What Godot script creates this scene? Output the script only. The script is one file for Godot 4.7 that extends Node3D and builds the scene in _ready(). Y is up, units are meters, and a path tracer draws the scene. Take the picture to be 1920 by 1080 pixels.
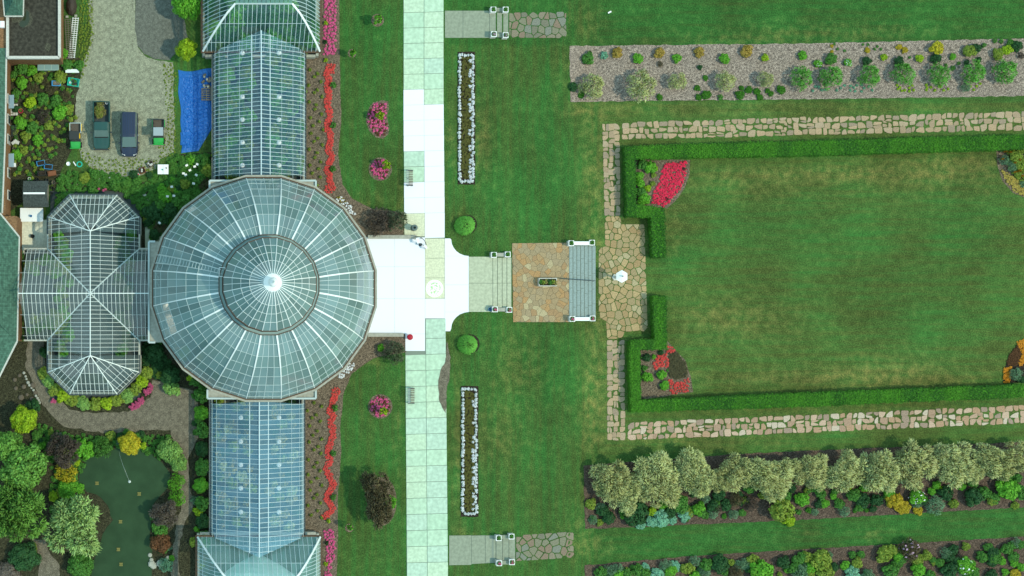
extends Node3D
# Photo pixels (1920 x 1080) are turned into metres: the ground scale is SC metres a pixel, the camera hangs HC metres above the point NX, NY.
const SC := 0.0605
const HC := 150.0
const NX := 365.0
const NY := 625.0
const WHITE := Color(1, 1, 1)

class Geo:
	var v := PackedVector3Array()
	var n := PackedVector3Array()
	var c := PackedColorArray()
	var uv := PackedVector2Array()
	var colored := false
	func tri(a: Vector3, b: Vector3, d: Vector3, col := Color(1, 1, 1)) -> void:
		var nn := (d - a).cross(b - a).normalized()
		v.append(a); v.append(b); v.append(d)
		n.append(nn); n.append(nn); n.append(nn)
		c.append(col); c.append(col); c.append(col)
	func face(p: Array, out: Vector3, col := Color(1, 1, 1)) -> void:
		var k := p.size()
		var nn := Vector3.ZERO
		for i in range(1, k - 1):
			nn += (p[i + 1] - p[0]).cross(p[i] - p[0])
		var flip := nn.dot(out) < 0
		for i in range(1, k - 1):
			if flip: tri(p[0], p[i + 1], p[i], col)
			else: tri(p[0], p[i], p[i + 1], col)
	func stri(a: Vector3, b: Vector3, d: Vector3, na: Vector3, nb: Vector3, nd: Vector3, col := Color(1, 1, 1)) -> void:
		if (d - a).cross(b - a).dot(na + nb + nd) < 0:
			var t := b; b = d; d = t
			t = nb; nb = nd; nd = t
		v.append(a); v.append(b); v.append(d)
		n.append(na); n.append(nb); n.append(nd)
		c.append(col); c.append(col); c.append(col)
	func box(t: Transform3D, s: Vector3, col := Color(1, 1, 1), bev := 0.0) -> void:
		# box with chamfered top edges when bev > 0; t is the middle of the bottom face
		var x := s.x / 2; var z := s.z / 2; var y := s.y
		var b0 := [Vector3(-x, 0, -z), Vector3(x, 0, -z), Vector3(x, 0, z), Vector3(-x, 0, z)]
		var b1 := [Vector3(-x, y - bev, -z), Vector3(x, y - bev, -z), Vector3(x, y - bev, z), Vector3(-x, y - bev, z)]
		var b2 := [Vector3(-x + bev, y, -z + bev), Vector3(x - bev, y, -z + bev), Vector3(x - bev, y, z - bev), Vector3(-x + bev, y, z - bev)]
		var o := [Vector3(0, 0, -1), Vector3(1, 0, 0), Vector3(0, 0, 1), Vector3(-1, 0, 0)]
		for i in 4:
			var j := (i + 1) % 4
			face([t * b0[i], t * b0[j], t * b1[j], t * b1[i]], t.basis * o[i], col)
			if bev > 0: face([t * b1[i], t * b1[j], t * b2[j], t * b2[i]], t.basis * (o[i] + Vector3.UP), col)
		face([t * b2[0], t * b2[1], t * b2[2], t * b2[3]], t.basis.y, col)
		face([t * b0[0], t * b0[1], t * b0[2], t * b0[3]], -t.basis.y, col)
	func bar(a: Vector3, b: Vector3, w: float, h: float, up := Vector3.UP, col := Color(1, 1, 1)) -> void:
		# a bar of width w and height h along a-b, hanging below the line
		var d := (b - a).normalized()
		var s := d.cross(up)
		if s.length() < 0.01: s = d.cross(Vector3.RIGHT)
		s = s.normalized()
		var u := s.cross(d).normalized()
		var q := [s * w / 2, -s * w / 2, -s * w / 2 - u * h, s * w / 2 - u * h]
		for i in 4:
			var j := (i + 1) % 4
			face([a + q[i], a + q[j], b + q[j], b + q[i]], (q[i] + q[j]) + u * h, col)
		face([a + q[0], a + q[1], a + q[2], a + q[3]], -d, col)
		face([b + q[0], b + q[1], b + q[2], b + q[3]], d, col)
	func path(p: Array, w: float, h: float, up := Vector3.UP) -> void:
		for i in p.size() - 1: bar(p[i], p[i + 1], w, h, up)
	func tube(p: Array, r0: float, r1: float, k := 6, col := Color(1, 1, 1)) -> void:
		var rings := []
		for i in p.size():
			var d: Vector3 = (p[min(i + 1, p.size() - 1)] - p[max(i - 1, 0)]).normalized()
			var s := d.cross(Vector3.UP if absf(d.y) < 0.9 else Vector3.RIGHT).normalized()
			var u := s.cross(d)
			var r := lerpf(r0, r1, float(i) / (p.size() - 1))
			var ring := []
			for j in k:
				ring.append([p[i], (s * cos(TAU * j / k) + u * sin(TAU * j / k)), r])
			rings.append(ring)
		for i in rings.size() - 1:
			for j in k:
				var a = rings[i][j]; var b = rings[i][(j + 1) % k]; var e = rings[i + 1][(j + 1) % k]; var f = rings[i + 1][j]
				stri(a[0] + a[1] * a[2], b[0] + b[1] * b[2], e[0] + e[1] * e[2], a[1], b[1], e[1], col)
				stri(a[0] + a[1] * a[2], e[0] + e[1] * e[2], f[0] + f[1] * f[2], a[1], e[1], f[1], col)
		var last: int = rings.size() - 1
		var cap := []
		for j in k: cap.append(rings[last][j][0] + rings[last][j][1] * rings[last][j][2])
		face(cap, p[last] - p[last - 1], col)
	func lathe(pr: Array, at: Vector3, k := 16, smooth := true, turn := 0.0, col := Color(1, 1, 1)) -> void:
		# pr: Vector2(radius, height) from bottom to top
		for i in pr.size() - 1:
			var a: Vector2 = pr[i]; var b: Vector2 = pr[i + 1]
			var t := (b - a).normalized()
			for j in k:
				var f0 := turn + TAU * j / k; var f1 := turn + TAU * (j + 1) / k
				var d0 := Vector3(cos(f0), 0, sin(f0)); var d1 := Vector3(cos(f1), 0, sin(f1))
				var n0 := d0 * t.y - Vector3.UP * t.x; var n1 := d1 * t.y - Vector3.UP * t.x
				if not smooth:
					n0 = (n0 + n1).normalized(); n1 = n0
				var p0 := at + d0 * a.x + Vector3.UP * a.y; var p1 := at + d1 * a.x + Vector3.UP * a.y
				var p2 := at + d1 * b.x + Vector3.UP * b.y; var p3 := at + d0 * b.x + Vector3.UP * b.y
				if a.x > 0.0001: stri(p0, p1, p2, n0, n1, n1, col)
				if b.x > 0.0001: stri(p0, p2, p3, n0, n1, n0, col)
				elif a.x <= 0.0001: pass
	func prism(p: PackedVector3Array, th: float, bev: float, inset: float, col := Color(1, 1, 1)) -> void:
		# p: polygon of the top face's outline (y = top height); bevelled edge, sides of depth th
		var k := p.size()
		var m := Vector3.ZERO
		for q in p: m += q
		m /= k
		var top := []; var rim := []
		for q in p:
			var d := (m - q); d.y = 0
			var l := d.length()
			d = d / maxf(l, 0.001)
			rim.append(q - Vector3(0, bev, 0))
			top.append(q + d * minf(inset, l * 0.4))
		face(top, Vector3.UP, col)
		for i in k:
			var j := (i + 1) % k
			var o: Vector3 = (rim[i] + rim[j]) / 2 - m
			o.y = 0
			face([rim[i], rim[j], top[j], top[i]], o.normalized() + Vector3.UP, col)
			face([rim[i], rim[j], rim[j] - Vector3(0, th, 0), rim[i] - Vector3(0, th, 0)], o, col)
	func mesh(origin := Vector3.ZERO) -> ArrayMesh:
		if origin != Vector3.ZERO:
			for i in v.size(): v[i] -= origin
		var a := []
		a.resize(Mesh.ARRAY_MAX)
		a[Mesh.ARRAY_VERTEX] = v
		a[Mesh.ARRAY_NORMAL] = n
		if colored: a[Mesh.ARRAY_COLOR] = c
		if uv.size() == v.size(): a[Mesh.ARRAY_TEX_UV] = uv
		var m := ArrayMesh.new()
		m.add_surface_from_arrays(Mesh.PRIMITIVE_TRIANGLES, a)
		return m

var rng := RandomNumberGenerator.new()
var names := {}
var M := {}
var TX := {}
var crowns := {}

func rf(a: float, b: float) -> float: return rng.randf_range(a, b)

# ---------- ground ----------
func gl(px: float) -> float:
	if px < 925: return 0.0
	if px < 960: return -0.45 * (px - 925) / 35.0
	if px < 1067: return -0.45
	if px < 1117: return -0.45 - 0.9 * (px - 1067) / 50.0
	return -1.35

func P(px: float, py: float, h := 0.0) -> Vector3:
	var k := SC * (HC - h) / HC
	return Vector3((px - NX) * k, h, (py - NY) * k)

func G(px: float, py: float, up := 0.0) -> Vector3: return P(px, py, gl(px) + up)

# metres of a length in pixels seen at height h
func W(px: float, h := 0.0) -> float: return px * SC * (HC - h) / HC

# ---------- naming ----------
func numbered(called: String) -> String:
	var k: int = names.get(called, 0)
	names[called] = k + 1
	return called if k == 0 else "%s_%03d" % [called, k]

func tag(o: Node3D, label: String, category: String, group := "", kind := "") -> Node3D:
	if label: o.set_meta("label", label)
	if category: o.set_meta("category", category)
	if group: o.set_meta("group", group)
	if kind: o.set_meta("kind", kind)
	return o

func thing(called: String, label: String, category: String, at := Vector3.ZERO, group := "", kind := "") -> Node3D:
	var o := Node3D.new()
	o.name = numbered(called)
	o.position = at
	add_child(o)
	return tag(o, label, category, group, kind)

func part(parent: Node, called: String, mesh: Mesh, mat: Material) -> MeshInstance3D:
	var o := MeshInstance3D.new()
	o.name = called
	o.mesh = mesh
	o.material_override = mat
	parent.add_child(o, true)
	return o

# g in world space, put under a thing that stands at its position
func wpart(parent: Node3D, called: String, g: Geo, mat: Material) -> MeshInstance3D:
	return part(parent, called, g.mesh(parent.position), mat)

func solo(called: String, label: String, category: String, g: Geo, mat: Material, group := "", kind := "", at := Vector3.ZERO) -> MeshInstance3D:
	var o := MeshInstance3D.new()
	o.name = numbered(called)
	o.mesh = g.mesh(at)
	o.material_override = mat
	o.position = at
	add_child(o)
	tag(o, label, category, group, kind)
	return o

func copy(o: Node3D, called: String, at: Vector3, turn := 0.0) -> Node3D:
	var r: Node3D = o.duplicate()
	r.name = numbered(called)
	add_child(r)
	r.position = at
	r.rotation.y = turn
	return r

# ---------- materials ----------
func lin(r: float, g: float, b: float) -> Color: return Color(r, g, b).linear_to_srgb()
func s8(r: int, g: int, b: int, a := 1.0) -> Color: return Color(r / 255.0, g / 255.0, b / 255.0, a)

func mat(key: String, col: Color, rough := 0.85, tex := "", scale := 0.5, bump := 0.0, spec := 0.3) -> StandardMaterial3D:
	if M.has(key): return M[key]
	var m := StandardMaterial3D.new()
	m.resource_name = key
	m.albedo_color = col
	m.roughness = rough
	m.metallic_specular = spec
	if tex:
		m.albedo_texture = TX[tex]
		m.uv1_triplanar = true
		m.uv1_world_triplanar = true
		m.uv1_scale = Vector3.ONE * scale
		if bump > 0:
			m.heightmap_enabled = true
			m.heightmap_texture = TX[tex]
			m.heightmap_scale = bump
	M[key] = m
	return m

func leafmat(key: String, col: Color, back := 0.25) -> StandardMaterial3D:
	if M.has(key): return M[key]
	var m := StandardMaterial3D.new()
	m.resource_name = key
	m.albedo_color = col
	m.vertex_color_use_as_albedo = true
	m.roughness = 0.65
	m.metallic_specular = 0.3
	m.backlight_enabled = true
	m.backlight = Color(back, back, back)
	M[key] = m
	return m

func glass(key: String, col: Color, alpha: float, rough := 0.08) -> StandardMaterial3D:
	if M.has(key): return M[key]
	var m := StandardMaterial3D.new()
	m.resource_name = key
	m.albedo_color = Color(col.r, col.g, col.b, alpha)
	m.transparency = BaseMaterial3D.TRANSPARENCY_ALPHA
	m.roughness = rough
	m.metallic_specular = 0.5
	M[key] = m
	return m

func noise_bytes(w: int, h: int, sd: int, freq: float, oct := 4, type := FastNoiseLite.TYPE_SIMPLEX_SMOOTH, seamless := true) -> PackedByteArray:
	var f := FastNoiseLite.new()
	f.seed = sd
	f.frequency = freq
	f.noise_type = type
	f.fractal_octaves = oct
	if type == FastNoiseLite.TYPE_CELLULAR:
		f.cellular_return_type = FastNoiseLite.RETURN_CELL_VALUE
		f.fractal_type = FastNoiseLite.FRACTAL_NONE
	var im: Image = f.get_seamless_image(w, h) if seamless else f.get_image(w, h)
	im.convert(Image.FORMAT_L8)
	return im.get_data()

# grey texture between lo and hi, from two layers of noise
func noise_tex(key: String, sd: int, f1: float, f2: float, mixv: float, lo: float, hi: float, type := FastNoiseLite.TYPE_SIMPLEX_SMOOTH, size := 512) -> void:
	var a := noise_bytes(size, size, sd, f1, 4)
	var b := noise_bytes(size, size, sd + 7, f2, 2, type)
	var o := PackedByteArray()
	o.resize(size * size)
	for i in o.size():
		var t := clampf((a[i] * (1.0 - mixv) + b[i] * mixv) / 255.0, 0.0, 1.0)
		t = clampf((t - 0.5) * 1.5 + 0.5, 0.0, 1.0)
		o[i] = int(255.0 * (lo + (hi - lo) * t))
	TX[key] = ImageTexture.create_from_image(Image.create_from_data(size, size, false, Image.FORMAT_L8, o))

func make_textures() -> void:
	noise_tex("concrete", 3, 0.012, 0.25, 0.35, 0.84, 1.0)
	noise_tex("rough", 11, 0.03, 0.4, 0.5, 0.45, 1.0)
	noise_tex("gravel", 21, 0.012, 0.3, 0.72, 0.5, 1.0, FastNoiseLite.TYPE_CELLULAR)
	noise_tex("mulch", 31, 0.02, 0.22, 0.7, 0.28, 1.0, FastNoiseLite.TYPE_CELLULAR)
	noise_tex("stone", 41, 0.02, 0.12, 0.4, 0.62, 1.0)
	# roof shingles: rows of short tabs
	var n := noise_bytes(256, 256, 5, 0.03)
	var sh := PackedByteArray(); sh.resize(256 * 256)
	var bk := PackedByteArray(); bk.resize(256 * 256)
	var r := RandomNumberGenerator.new()
	r.seed = 77
	var tone := []
	for i in 4096: tone.append(r.randf_range(0.72, 1.0))
	for y in 256:
		for x in 256:
			var row := y / 16
			var t: float = tone[(row * 37 + ((x + row % 2 * 8 + row * 5) % 256) / 16) % 4096]
			if y % 16 < 2: t *= 0.7
			sh[y * 256 + x] = int(255 * t * (0.8 + 0.2 * n[y * 256 + x] / 255.0))
			var xx := (x + (row % 2) * 16) % 256
			var tb: float = tone[(row * 53 + xx / 32 + 900) % 4096]
			if y % 16 < 2 or xx % 32 < 2: tb = 1.0
			bk[y * 256 + x] = int(255 * tb * (0.75 + 0.25 * n[y * 256 + x] / 255.0))
	TX["shingle"] = ImageTexture.create_from_image(Image.create_from_data(256, 256, false, Image.FORMAT_L8, sh))
	TX["brick"] = ImageTexture.create_from_image(Image.create_from_data(256, 256, false, Image.FORMAT_L8, bk))

# a flat sheet on the ground from a polygon in photo pixels; cut where the ground bends
func sheet_geo(g: Geo, poly: PackedVector2Array, up: float) -> void:
	var cuts := [-4000.0, 925.0, 960.0, 1067.0, 1117.0, 6000.0]
	for i in cuts.size() - 1:
		var rect := PackedVector2Array([Vector2(cuts[i], -4000), Vector2(cuts[i + 1], -4000), Vector2(cuts[i + 1], 5000), Vector2(cuts[i], 5000)])
		for q in Geometry2D.intersect_polygons(poly, rect):
			var ix := Geometry2D.triangulate_polygon(q)
			for k in range(0, ix.size(), 3):
				var p := []
				for e in 3: p.append(G(q[ix[k + e]].x, q[ix[k + e]].y, up))
				g.face(p, Vector3.UP)

func pv(a: Array) -> PackedVector2Array:
	var o := PackedVector2Array()
	for i in range(0, a.size(), 2): o.append(Vector2(a[i], a[i + 1]))
	return o

# outline with uneven edges
func wavy(poly: PackedVector2Array, step := 8.0, amp := 1.0) -> PackedVector2Array:
	var o := PackedVector2Array()
	for i in poly.size():
		var a := poly[i]; var b := poly[(i + 1) % poly.size()]
		var k := maxi(1, int(a.distance_to(b) / step))
		var nn := (b - a).orthogonal().normalized()
		for j in k:
			o.append(a.lerp(b, float(j) / k) + nn * (rf(-amp, amp) if j > 0 else 0.0))
	return o

func sheet(called: String, label: String, poly: PackedVector2Array, up: float, m: Material, kind := "structure", category := "ground") -> MeshInstance3D:
	var g := Geo.new()
	sheet_geo(g, poly, up)
	var o := solo(called, label, category, g, m, "", kind)
	return o

# ---------- plants ----------
func leaf(g: Geo, p: Vector3, along: Vector3, nrm: Vector3, l: float, w: float, col: Color) -> void:
	var s := along.cross(nrm)
	if s.length() < 0.01: return
	s = s.normalized() * w * 0.5
	var m := p + along * l * 0.45
	var e := p + along * l
	g.stri(p, m + s, e, nrm, nrm, nrm, col)
	g.stri(p, e, m - s, nrm, nrm, nrm, col)

func rdir() -> Vector3:
	var z := rf(-1, 1)
	var a := rf(0, TAU)
	var r := sqrt(1 - z * z)
	return Vector3(r * cos(a), z, r * sin(a))

# a unit crown: radius 1, height 1, base at 0
func crown(key: String, sd: int, style: String, clumps: int, leaves: int, ll: float, lw: float) -> ArrayMesh:
	if crowns.has(key): return crowns[key]
	rng.seed = sd
	var g := Geo.new()
	g.colored = true
	if style == "conifer":
		var tiers := clumps
		for t in tiers:
			var f := float(t) / tiers
			var y := 0.08 + 0.9 * f
			var rad := (1.0 - f) * rf(0.9, 1.05) + 0.06
			var nb := int(5 + 9 * (1 - f))
			for b in nb:
				var a := TAU * (b + rf(-0.3, 0.3)) / nb + t * 0.7
				var d := Vector3(cos(a), -0.12, sin(a))
				var len := rad * rf(0.78, 1.1)
				var nl := int(leaves * len / tiers / nb * 2.2) + 4
				for i in nl:
					var u := (i + rf(0, 1)) / nl
					var p := Vector3(0, y, 0) + d * len * u + Vector3(0, -0.04 * u * u, 0)
					var side := Vector3(-d.z, 0, d.x) * (1 if i % 2 else -1)
					var al := (d * rf(0.5, 1.0) + side * rf(0.3, 1.0) * (1.1 - u) + Vector3.UP * rf(-0.1, 0.35)).normalized()
					var sh := rf(0.5, 1.0)
					leaf(g, p, al, (Vector3.UP + rdir() * 0.7).normalized(), ll * rf(0.7, 1.3), lw, Color(sh, sh * rf(0.92, 1.0), sh * rf(0.85, 1.0)))
	elif style == "mound":
		for i in leaves:
			var y := rf(0.02, 1)
			var a := rf(0, TAU)
			var r := sqrt(maxf(0.0, 1 - y * y))
			var d := Vector3(r * cos(a), y, r * sin(a))
			var rad := rf(0.82, 1.0)
			var down := (Vector3(d.x * y, -r, d.z * y) + rdir() * 0.35 + d * 0.35).normalized()
			var sh := rf(0.5, 1.0)
			leaf(g, d * rad, down, (d + rdir() * 0.25).normalized(), ll * rf(0.6, 1.2), lw, Color(sh * rf(0.9, 1), sh, sh * rf(0.8, 1)))
	else:
		var cs := []
		for i in clumps:
			var a := TAU * i * 0.618 + rf(-0.4, 0.4)
			var u := (i + 0.5) / clumps
			var pol := acos(1 - 1.08 * u)
			var rr := rf(0.5, 0.72) if not key.begins_with("willow") else rf(0.42, 0.86)
			cs.append([Vector3(cos(a) * sin(pol) * rr, 0.3 + cos(pol) * rr * 0.55 + rf(-0.06, 0.06), sin(a) * sin(pol) * rr), rf(0.26, 0.42) * pow(12.0 / clumps, 0.2), rf(0.75, 1.0)])
		for i in leaves:
			var q = cs[i % clumps]
			var d := rdir()
			if d.y < -0.35: d.y = -d.y
			var outw: Vector3 = q[0] - Vector3(0, 0.2, 0)
			d = (d + outw * 0.7).normalized()
			var p: Vector3 = q[0] + Vector3(d.x, d.y * 0.85, d.z) * q[1] * rf(0.72, 1.08)
			if p.y < 0.0: p.y = rf(0.0, 0.15)
			var sh: float = q[2] * rf(0.55, 1.0) if not (key.begins_with("bloom") or key.begins_with("speck")) else rf(0.78, 1.0)
			var col := Color(sh * rf(0.85, 1.0), sh, sh * rf(0.75, 1.0)) if not (key.begins_with("bloom") or key.begins_with("speck")) else Color(sh, sh, sh)
			var nn := (d * 1.2 + rdir() * 0.6).normalized()
			var al: Vector3
			if style == "feather":
				al = (d + rdir() * 0.6 + Vector3.UP * 0.2).normalized()
				nn = (d.cross(rdir()).cross(al) + Vector3.UP * 0.6 + d * 0.5).normalized()
			else:
				al = nn.cross(rdir()).normalized()
			leaf(g, p - al * ll * 0.4, al, nn, ll * rf(0.65, 1.3), lw * rf(0.8, 1.2), col)
	crowns[key] = g.mesh()
	return crowns[key]

func make_crowns() -> void:
	for k in 4:
		crown("dome%d" % k, 100 + k, "dome", 16, 1100, 0.22, 0.16)
		crown("fine%d" % k, 200 + k, "feather", 20, 1500, 0.2, 0.05)
		crown("small%d" % k, 300 + k, "dome", 7, 260, 0.36, 0.28)
	for k in 3:
		crown("tree%d" % k, 400 + k, "dome", 46, 5200, 0.1, 0.08)
		crown("willow%d" % k, 500 + k, "feather", 30, 5600, 0.16, 0.04)
	for k in 2:
		crown("spruce%d" % k, 600 + k, "conifer", 22, 15000, 0.13, 0.05)
		crown("mound%d" % k, 700 + k, "mound", 1, 2600, 0.3, 0.035)
		crown("bloom%d" % k, 800 + k, "dome", 9, 220, 0.3, 0.26)
		crown("speck%d" % k, 950 + k, "dome", 12, 46, 0.2, 0.17)
		crown("cone%d" % k, 900 + k, "dome", 30, 3000, 0.1, 0.1)
	# unit trunk: height 1, with three limbs
	var g := Geo.new()
	g.tube([Vector3.ZERO, Vector3(0.02, 0.5, 0.01), Vector3(0, 1, 0)], 0.06, 0.025, 6)
	for i in 3:
		var a := TAU * i / 3.0
		g.tube([Vector3(0, 0.45, 0), Vector3(cos(a) * 0.18, 0.7, sin(a) * 0.18), Vector3(cos(a) * 0.3, 0.95, sin(a) * 0.3)], 0.03, 0.01, 5)
	crowns["trunk"] = g.mesh()

var plant_n := 0
func plant(called: String, label: String, category: String, px: float, py: float, r: float, h: float, ck: String, m: Material, group := "", tall := false, flower: Material = null, base := -99.0) -> Node3D:
	var b := gl(px) if base < -50 else base
	var at := P(px, py, b + h * 0.6)
	at.y = b
	var t := thing(called, label, category, at, group)
	plant_n += 1
	var rr := W(r, h * 0.6)
	var a := plant_n * 2.4
	var st := part(t, "trunk" if tall else "stem", crowns["trunk"], M["bark"])
	st.scale = Vector3(rr * 0.8, h * 0.75, rr * 0.8)
	st.rotation.y = a
	var keys := {"dome": 4, "fine": 4, "small": 4, "tree": 3, "willow": 3, "spruce": 2, "mound": 2, "bloom": 2, "cone": 2}
	var low := h * (0.22 if tall else 0.0)
	var cr := part(t, "crown" if tall else "foliage", crowns["%s%d" % [ck, plant_n % keys[ck]]], m)
	cr.scale = Vector3(rr * rf(0.94, 1.06), h - low, rr * rf(0.94, 1.06))
	cr.position.y = low
	cr.rotation.y = a
	if called == "pale_tree":
		cr.scale *= Vector3(rf(0.86, 1.2), rf(0.85, 1.1), rf(0.86, 1.2))
		if plant_n % 3 == 0: cr.material_override = M["leaf pale olive"]
	if flower:
		var fl := part(t, "flowers", crowns["%s%d" % ["bloom" if r < 6 else "speck", plant_n % 2]], flower)
		fl.scale = Vector3(rr * 0.95, h * 1.04, rr * 0.95)
		fl.rotation.y = a + 1.0
		if called == "white_flower":
			cr.scale.y *= 0.4
			fl.scale *= 1.12
	return t

# kind: [name, label start, category, crown, material, height as a share of the radius]
var K := {}
func bed_plants(where: String, group: String, list: Array) -> void:
	for e in list:
		var k = K[e[3]]
		var h: float = W(e[2]) * k[5] if e.size() < 5 else e[4]
		var near := ""
		var best := 1e9
		if e[2] >= 6:
			for o in list:
				var dd := Vector2(o[0] - e[0], o[1] - e[1]).length()
				if o[3] != e[3] and o[2] >= 6 and dd < best:
					best = dd
					near = " by " + ("an " if K[o[3]][1][0] in "aeiou" else "a ") + K[o[3]][1]
		if (k[1] + " " + where + near).split(" ").size() > 16: near = ""
		plant(k[0], k[1] + " " + where + near, k[2], e[0], e[1], e[2], h, k[3], k[4], group + ", " + k[0].replace("_", " "), k[2] == "tree", k[6] if k.size() > 6 else null)

# small leaf or flower tufts scattered over a polygon, too many to count: one object
func tufts(called: String, label: String, category: String, poly: PackedVector2Array, step: float, size: float, up: float, m: Material, mesh_key := "small", jitter := 0.4, parent: Node3D = null) -> Node3D:
	var lo := poly[0]; var hi := poly[0]
	for p in poly:
		lo = lo.min(p); hi = hi.max(p)
	var tr: Array[Transform3D] = []
	var y := lo.y
	var row := 0
	while y <= hi.y:
		var x := lo.x + (step * 0.5 if row % 2 else 0.0)
		while x <= hi.x:
			var q := Vector2(x + rf(-jitter, jitter) * step, y + rf(-jitter, jitter) * step)
			if Geometry2D.is_point_in_polygon(q, poly):
				var s := W(size) * rf(0.75, 1.25)
				tr.append(Transform3D(Basis(Vector3.UP, rf(0, TAU)).scaled(Vector3(s, s * rf(0.8, 1.2), s)), G(q.x, q.y, up)))
			x += step
		y += step * 0.87
		row += 1
	var mm := MultiMesh.new()
	mm.transform_format = MultiMesh.TRANSFORM_3D
	mm.mesh = crowns[mesh_key + "0"]
	mm.instance_count = tr.size()
	for i in tr.size(): mm.set_instance_transform(i, tr[i])
	var o := MultiMeshInstance3D.new()
	o.multimesh = mm
	o.material_override = m
	if parent:
		o.name = called
		o.position = -parent.position
		o.set_meta("kind", "stuff")
		parent.add_child(o, true)
		return o
	o.name = numbered(called)
	add_child(o)
	return tag(o, label, category, "", "stuff")

# band of given width round a line of points
func band(pts: Array, w: float) -> PackedVector2Array:
	var l := PackedVector2Array(); var r := PackedVector2Array()
	for i in pts.size():
		var d: Vector2 = (pts[min(i + 1, pts.size() - 1)] - pts[max(i - 1, 0)]).normalized().orthogonal() * w / 2
		l.append(pts[i] + d); r.append(pts[i] - d)
	r.reverse()
	l.append_array(r)
	return l

# ---------- paving stones ----------
func clip_half(poly: PackedVector2Array, m: Vector2, d: Vector2) -> PackedVector2Array:
	# keep the side where (p - m).d <= 0
	var o := PackedVector2Array()
	for i in poly.size():
		var a := poly[i]; var b := poly[(i + 1) % poly.size()]
		var fa := (a - m).dot(d); var fb := (b - m).dot(d)
		if fa <= 0: o.append(a)
		if (fa < 0) != (fb < 0) and absf(fa - fb) > 0.00001: o.append(a.lerp(b, fa / (fa - fb)))
	return o

func stones(parent: Node3D, called: String, region: PackedVector2Array, cx: float, cy: float, jit: float, gap: float, up: float, mats: Array, rounding := 0.22, th := 0.06) -> int:
	var lo := region[0]; var hi := region[0]
	for p in region:
		lo = lo.min(p); hi = hi.max(p)
	var nx := int((hi.x - lo.x) / cx) + 3
	var ny := int((hi.y - lo.y) / cy) + 3
	var sites := []
	for j in ny:
		for i in nx:
			var sh := 0.5 * cx if j % 2 else 0.0
			sites.append(Vector2(lo.x + (i - 1) * cx + sh + rf(-jit, jit) * cx, lo.y + (j - 0.5) * cy + rf(-jit, jit) * cy))
	var made := 0
	for j in ny:
		for i in nx:
			var s: Vector2 = sites[j * nx + i]
			var q := PackedVector2Array([s + Vector2(-cx, -cy) * 1.7, s + Vector2(cx, -cy) * 1.7, s + Vector2(cx, cy) * 1.7, s + Vector2(-cx, cy) * 1.7])
			for jj in range(maxi(0, j - 2), mini(ny, j + 3)):
				for ii in range(maxi(0, i - 2), mini(nx, i + 3)):
					if ii == i and jj == j: continue
					var o: Vector2 = sites[jj * nx + ii]
					q = clip_half(q, (s + o) / 2, o - s)
					if q.size() < 3: break
				if q.size() < 3: break
			if q.size() < 3: continue
			for piece in Geometry2D.intersect_polygons(q, region):
				for ins in Geometry2D.offset_polygon(piece, -gap * rf(0.6, 1.3)):
					if ins.size() < 3: continue
					var ar := 0.0
					for e in ins.size(): ar += ins[e].cross(ins[(e + 1) % ins.size()])
					if absf(ar) * 0.5 < cx * cy * 0.12: continue
					var pts := PackedVector3Array()
					var lift := up + rf(-0.012, 0.012)
					for e in ins.size():
						var b := ins[e]
						var a := ins[(e + ins.size() - 1) % ins.size()]
						var c := ins[(e + 1) % ins.size()]
						var u := b.lerp(a, rounding); var v := b.lerp(c, rounding)
						pts.append(G(u.x, u.y, lift)); pts.append(G(v.x, v.y, lift))
					var g := Geo.new()
					g.prism(pts, th, 0.012, 0.02)
					part(parent, called, g.mesh(parent.position), mats[rng.randi() % mats.size()])
					made += 1
	return made

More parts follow.
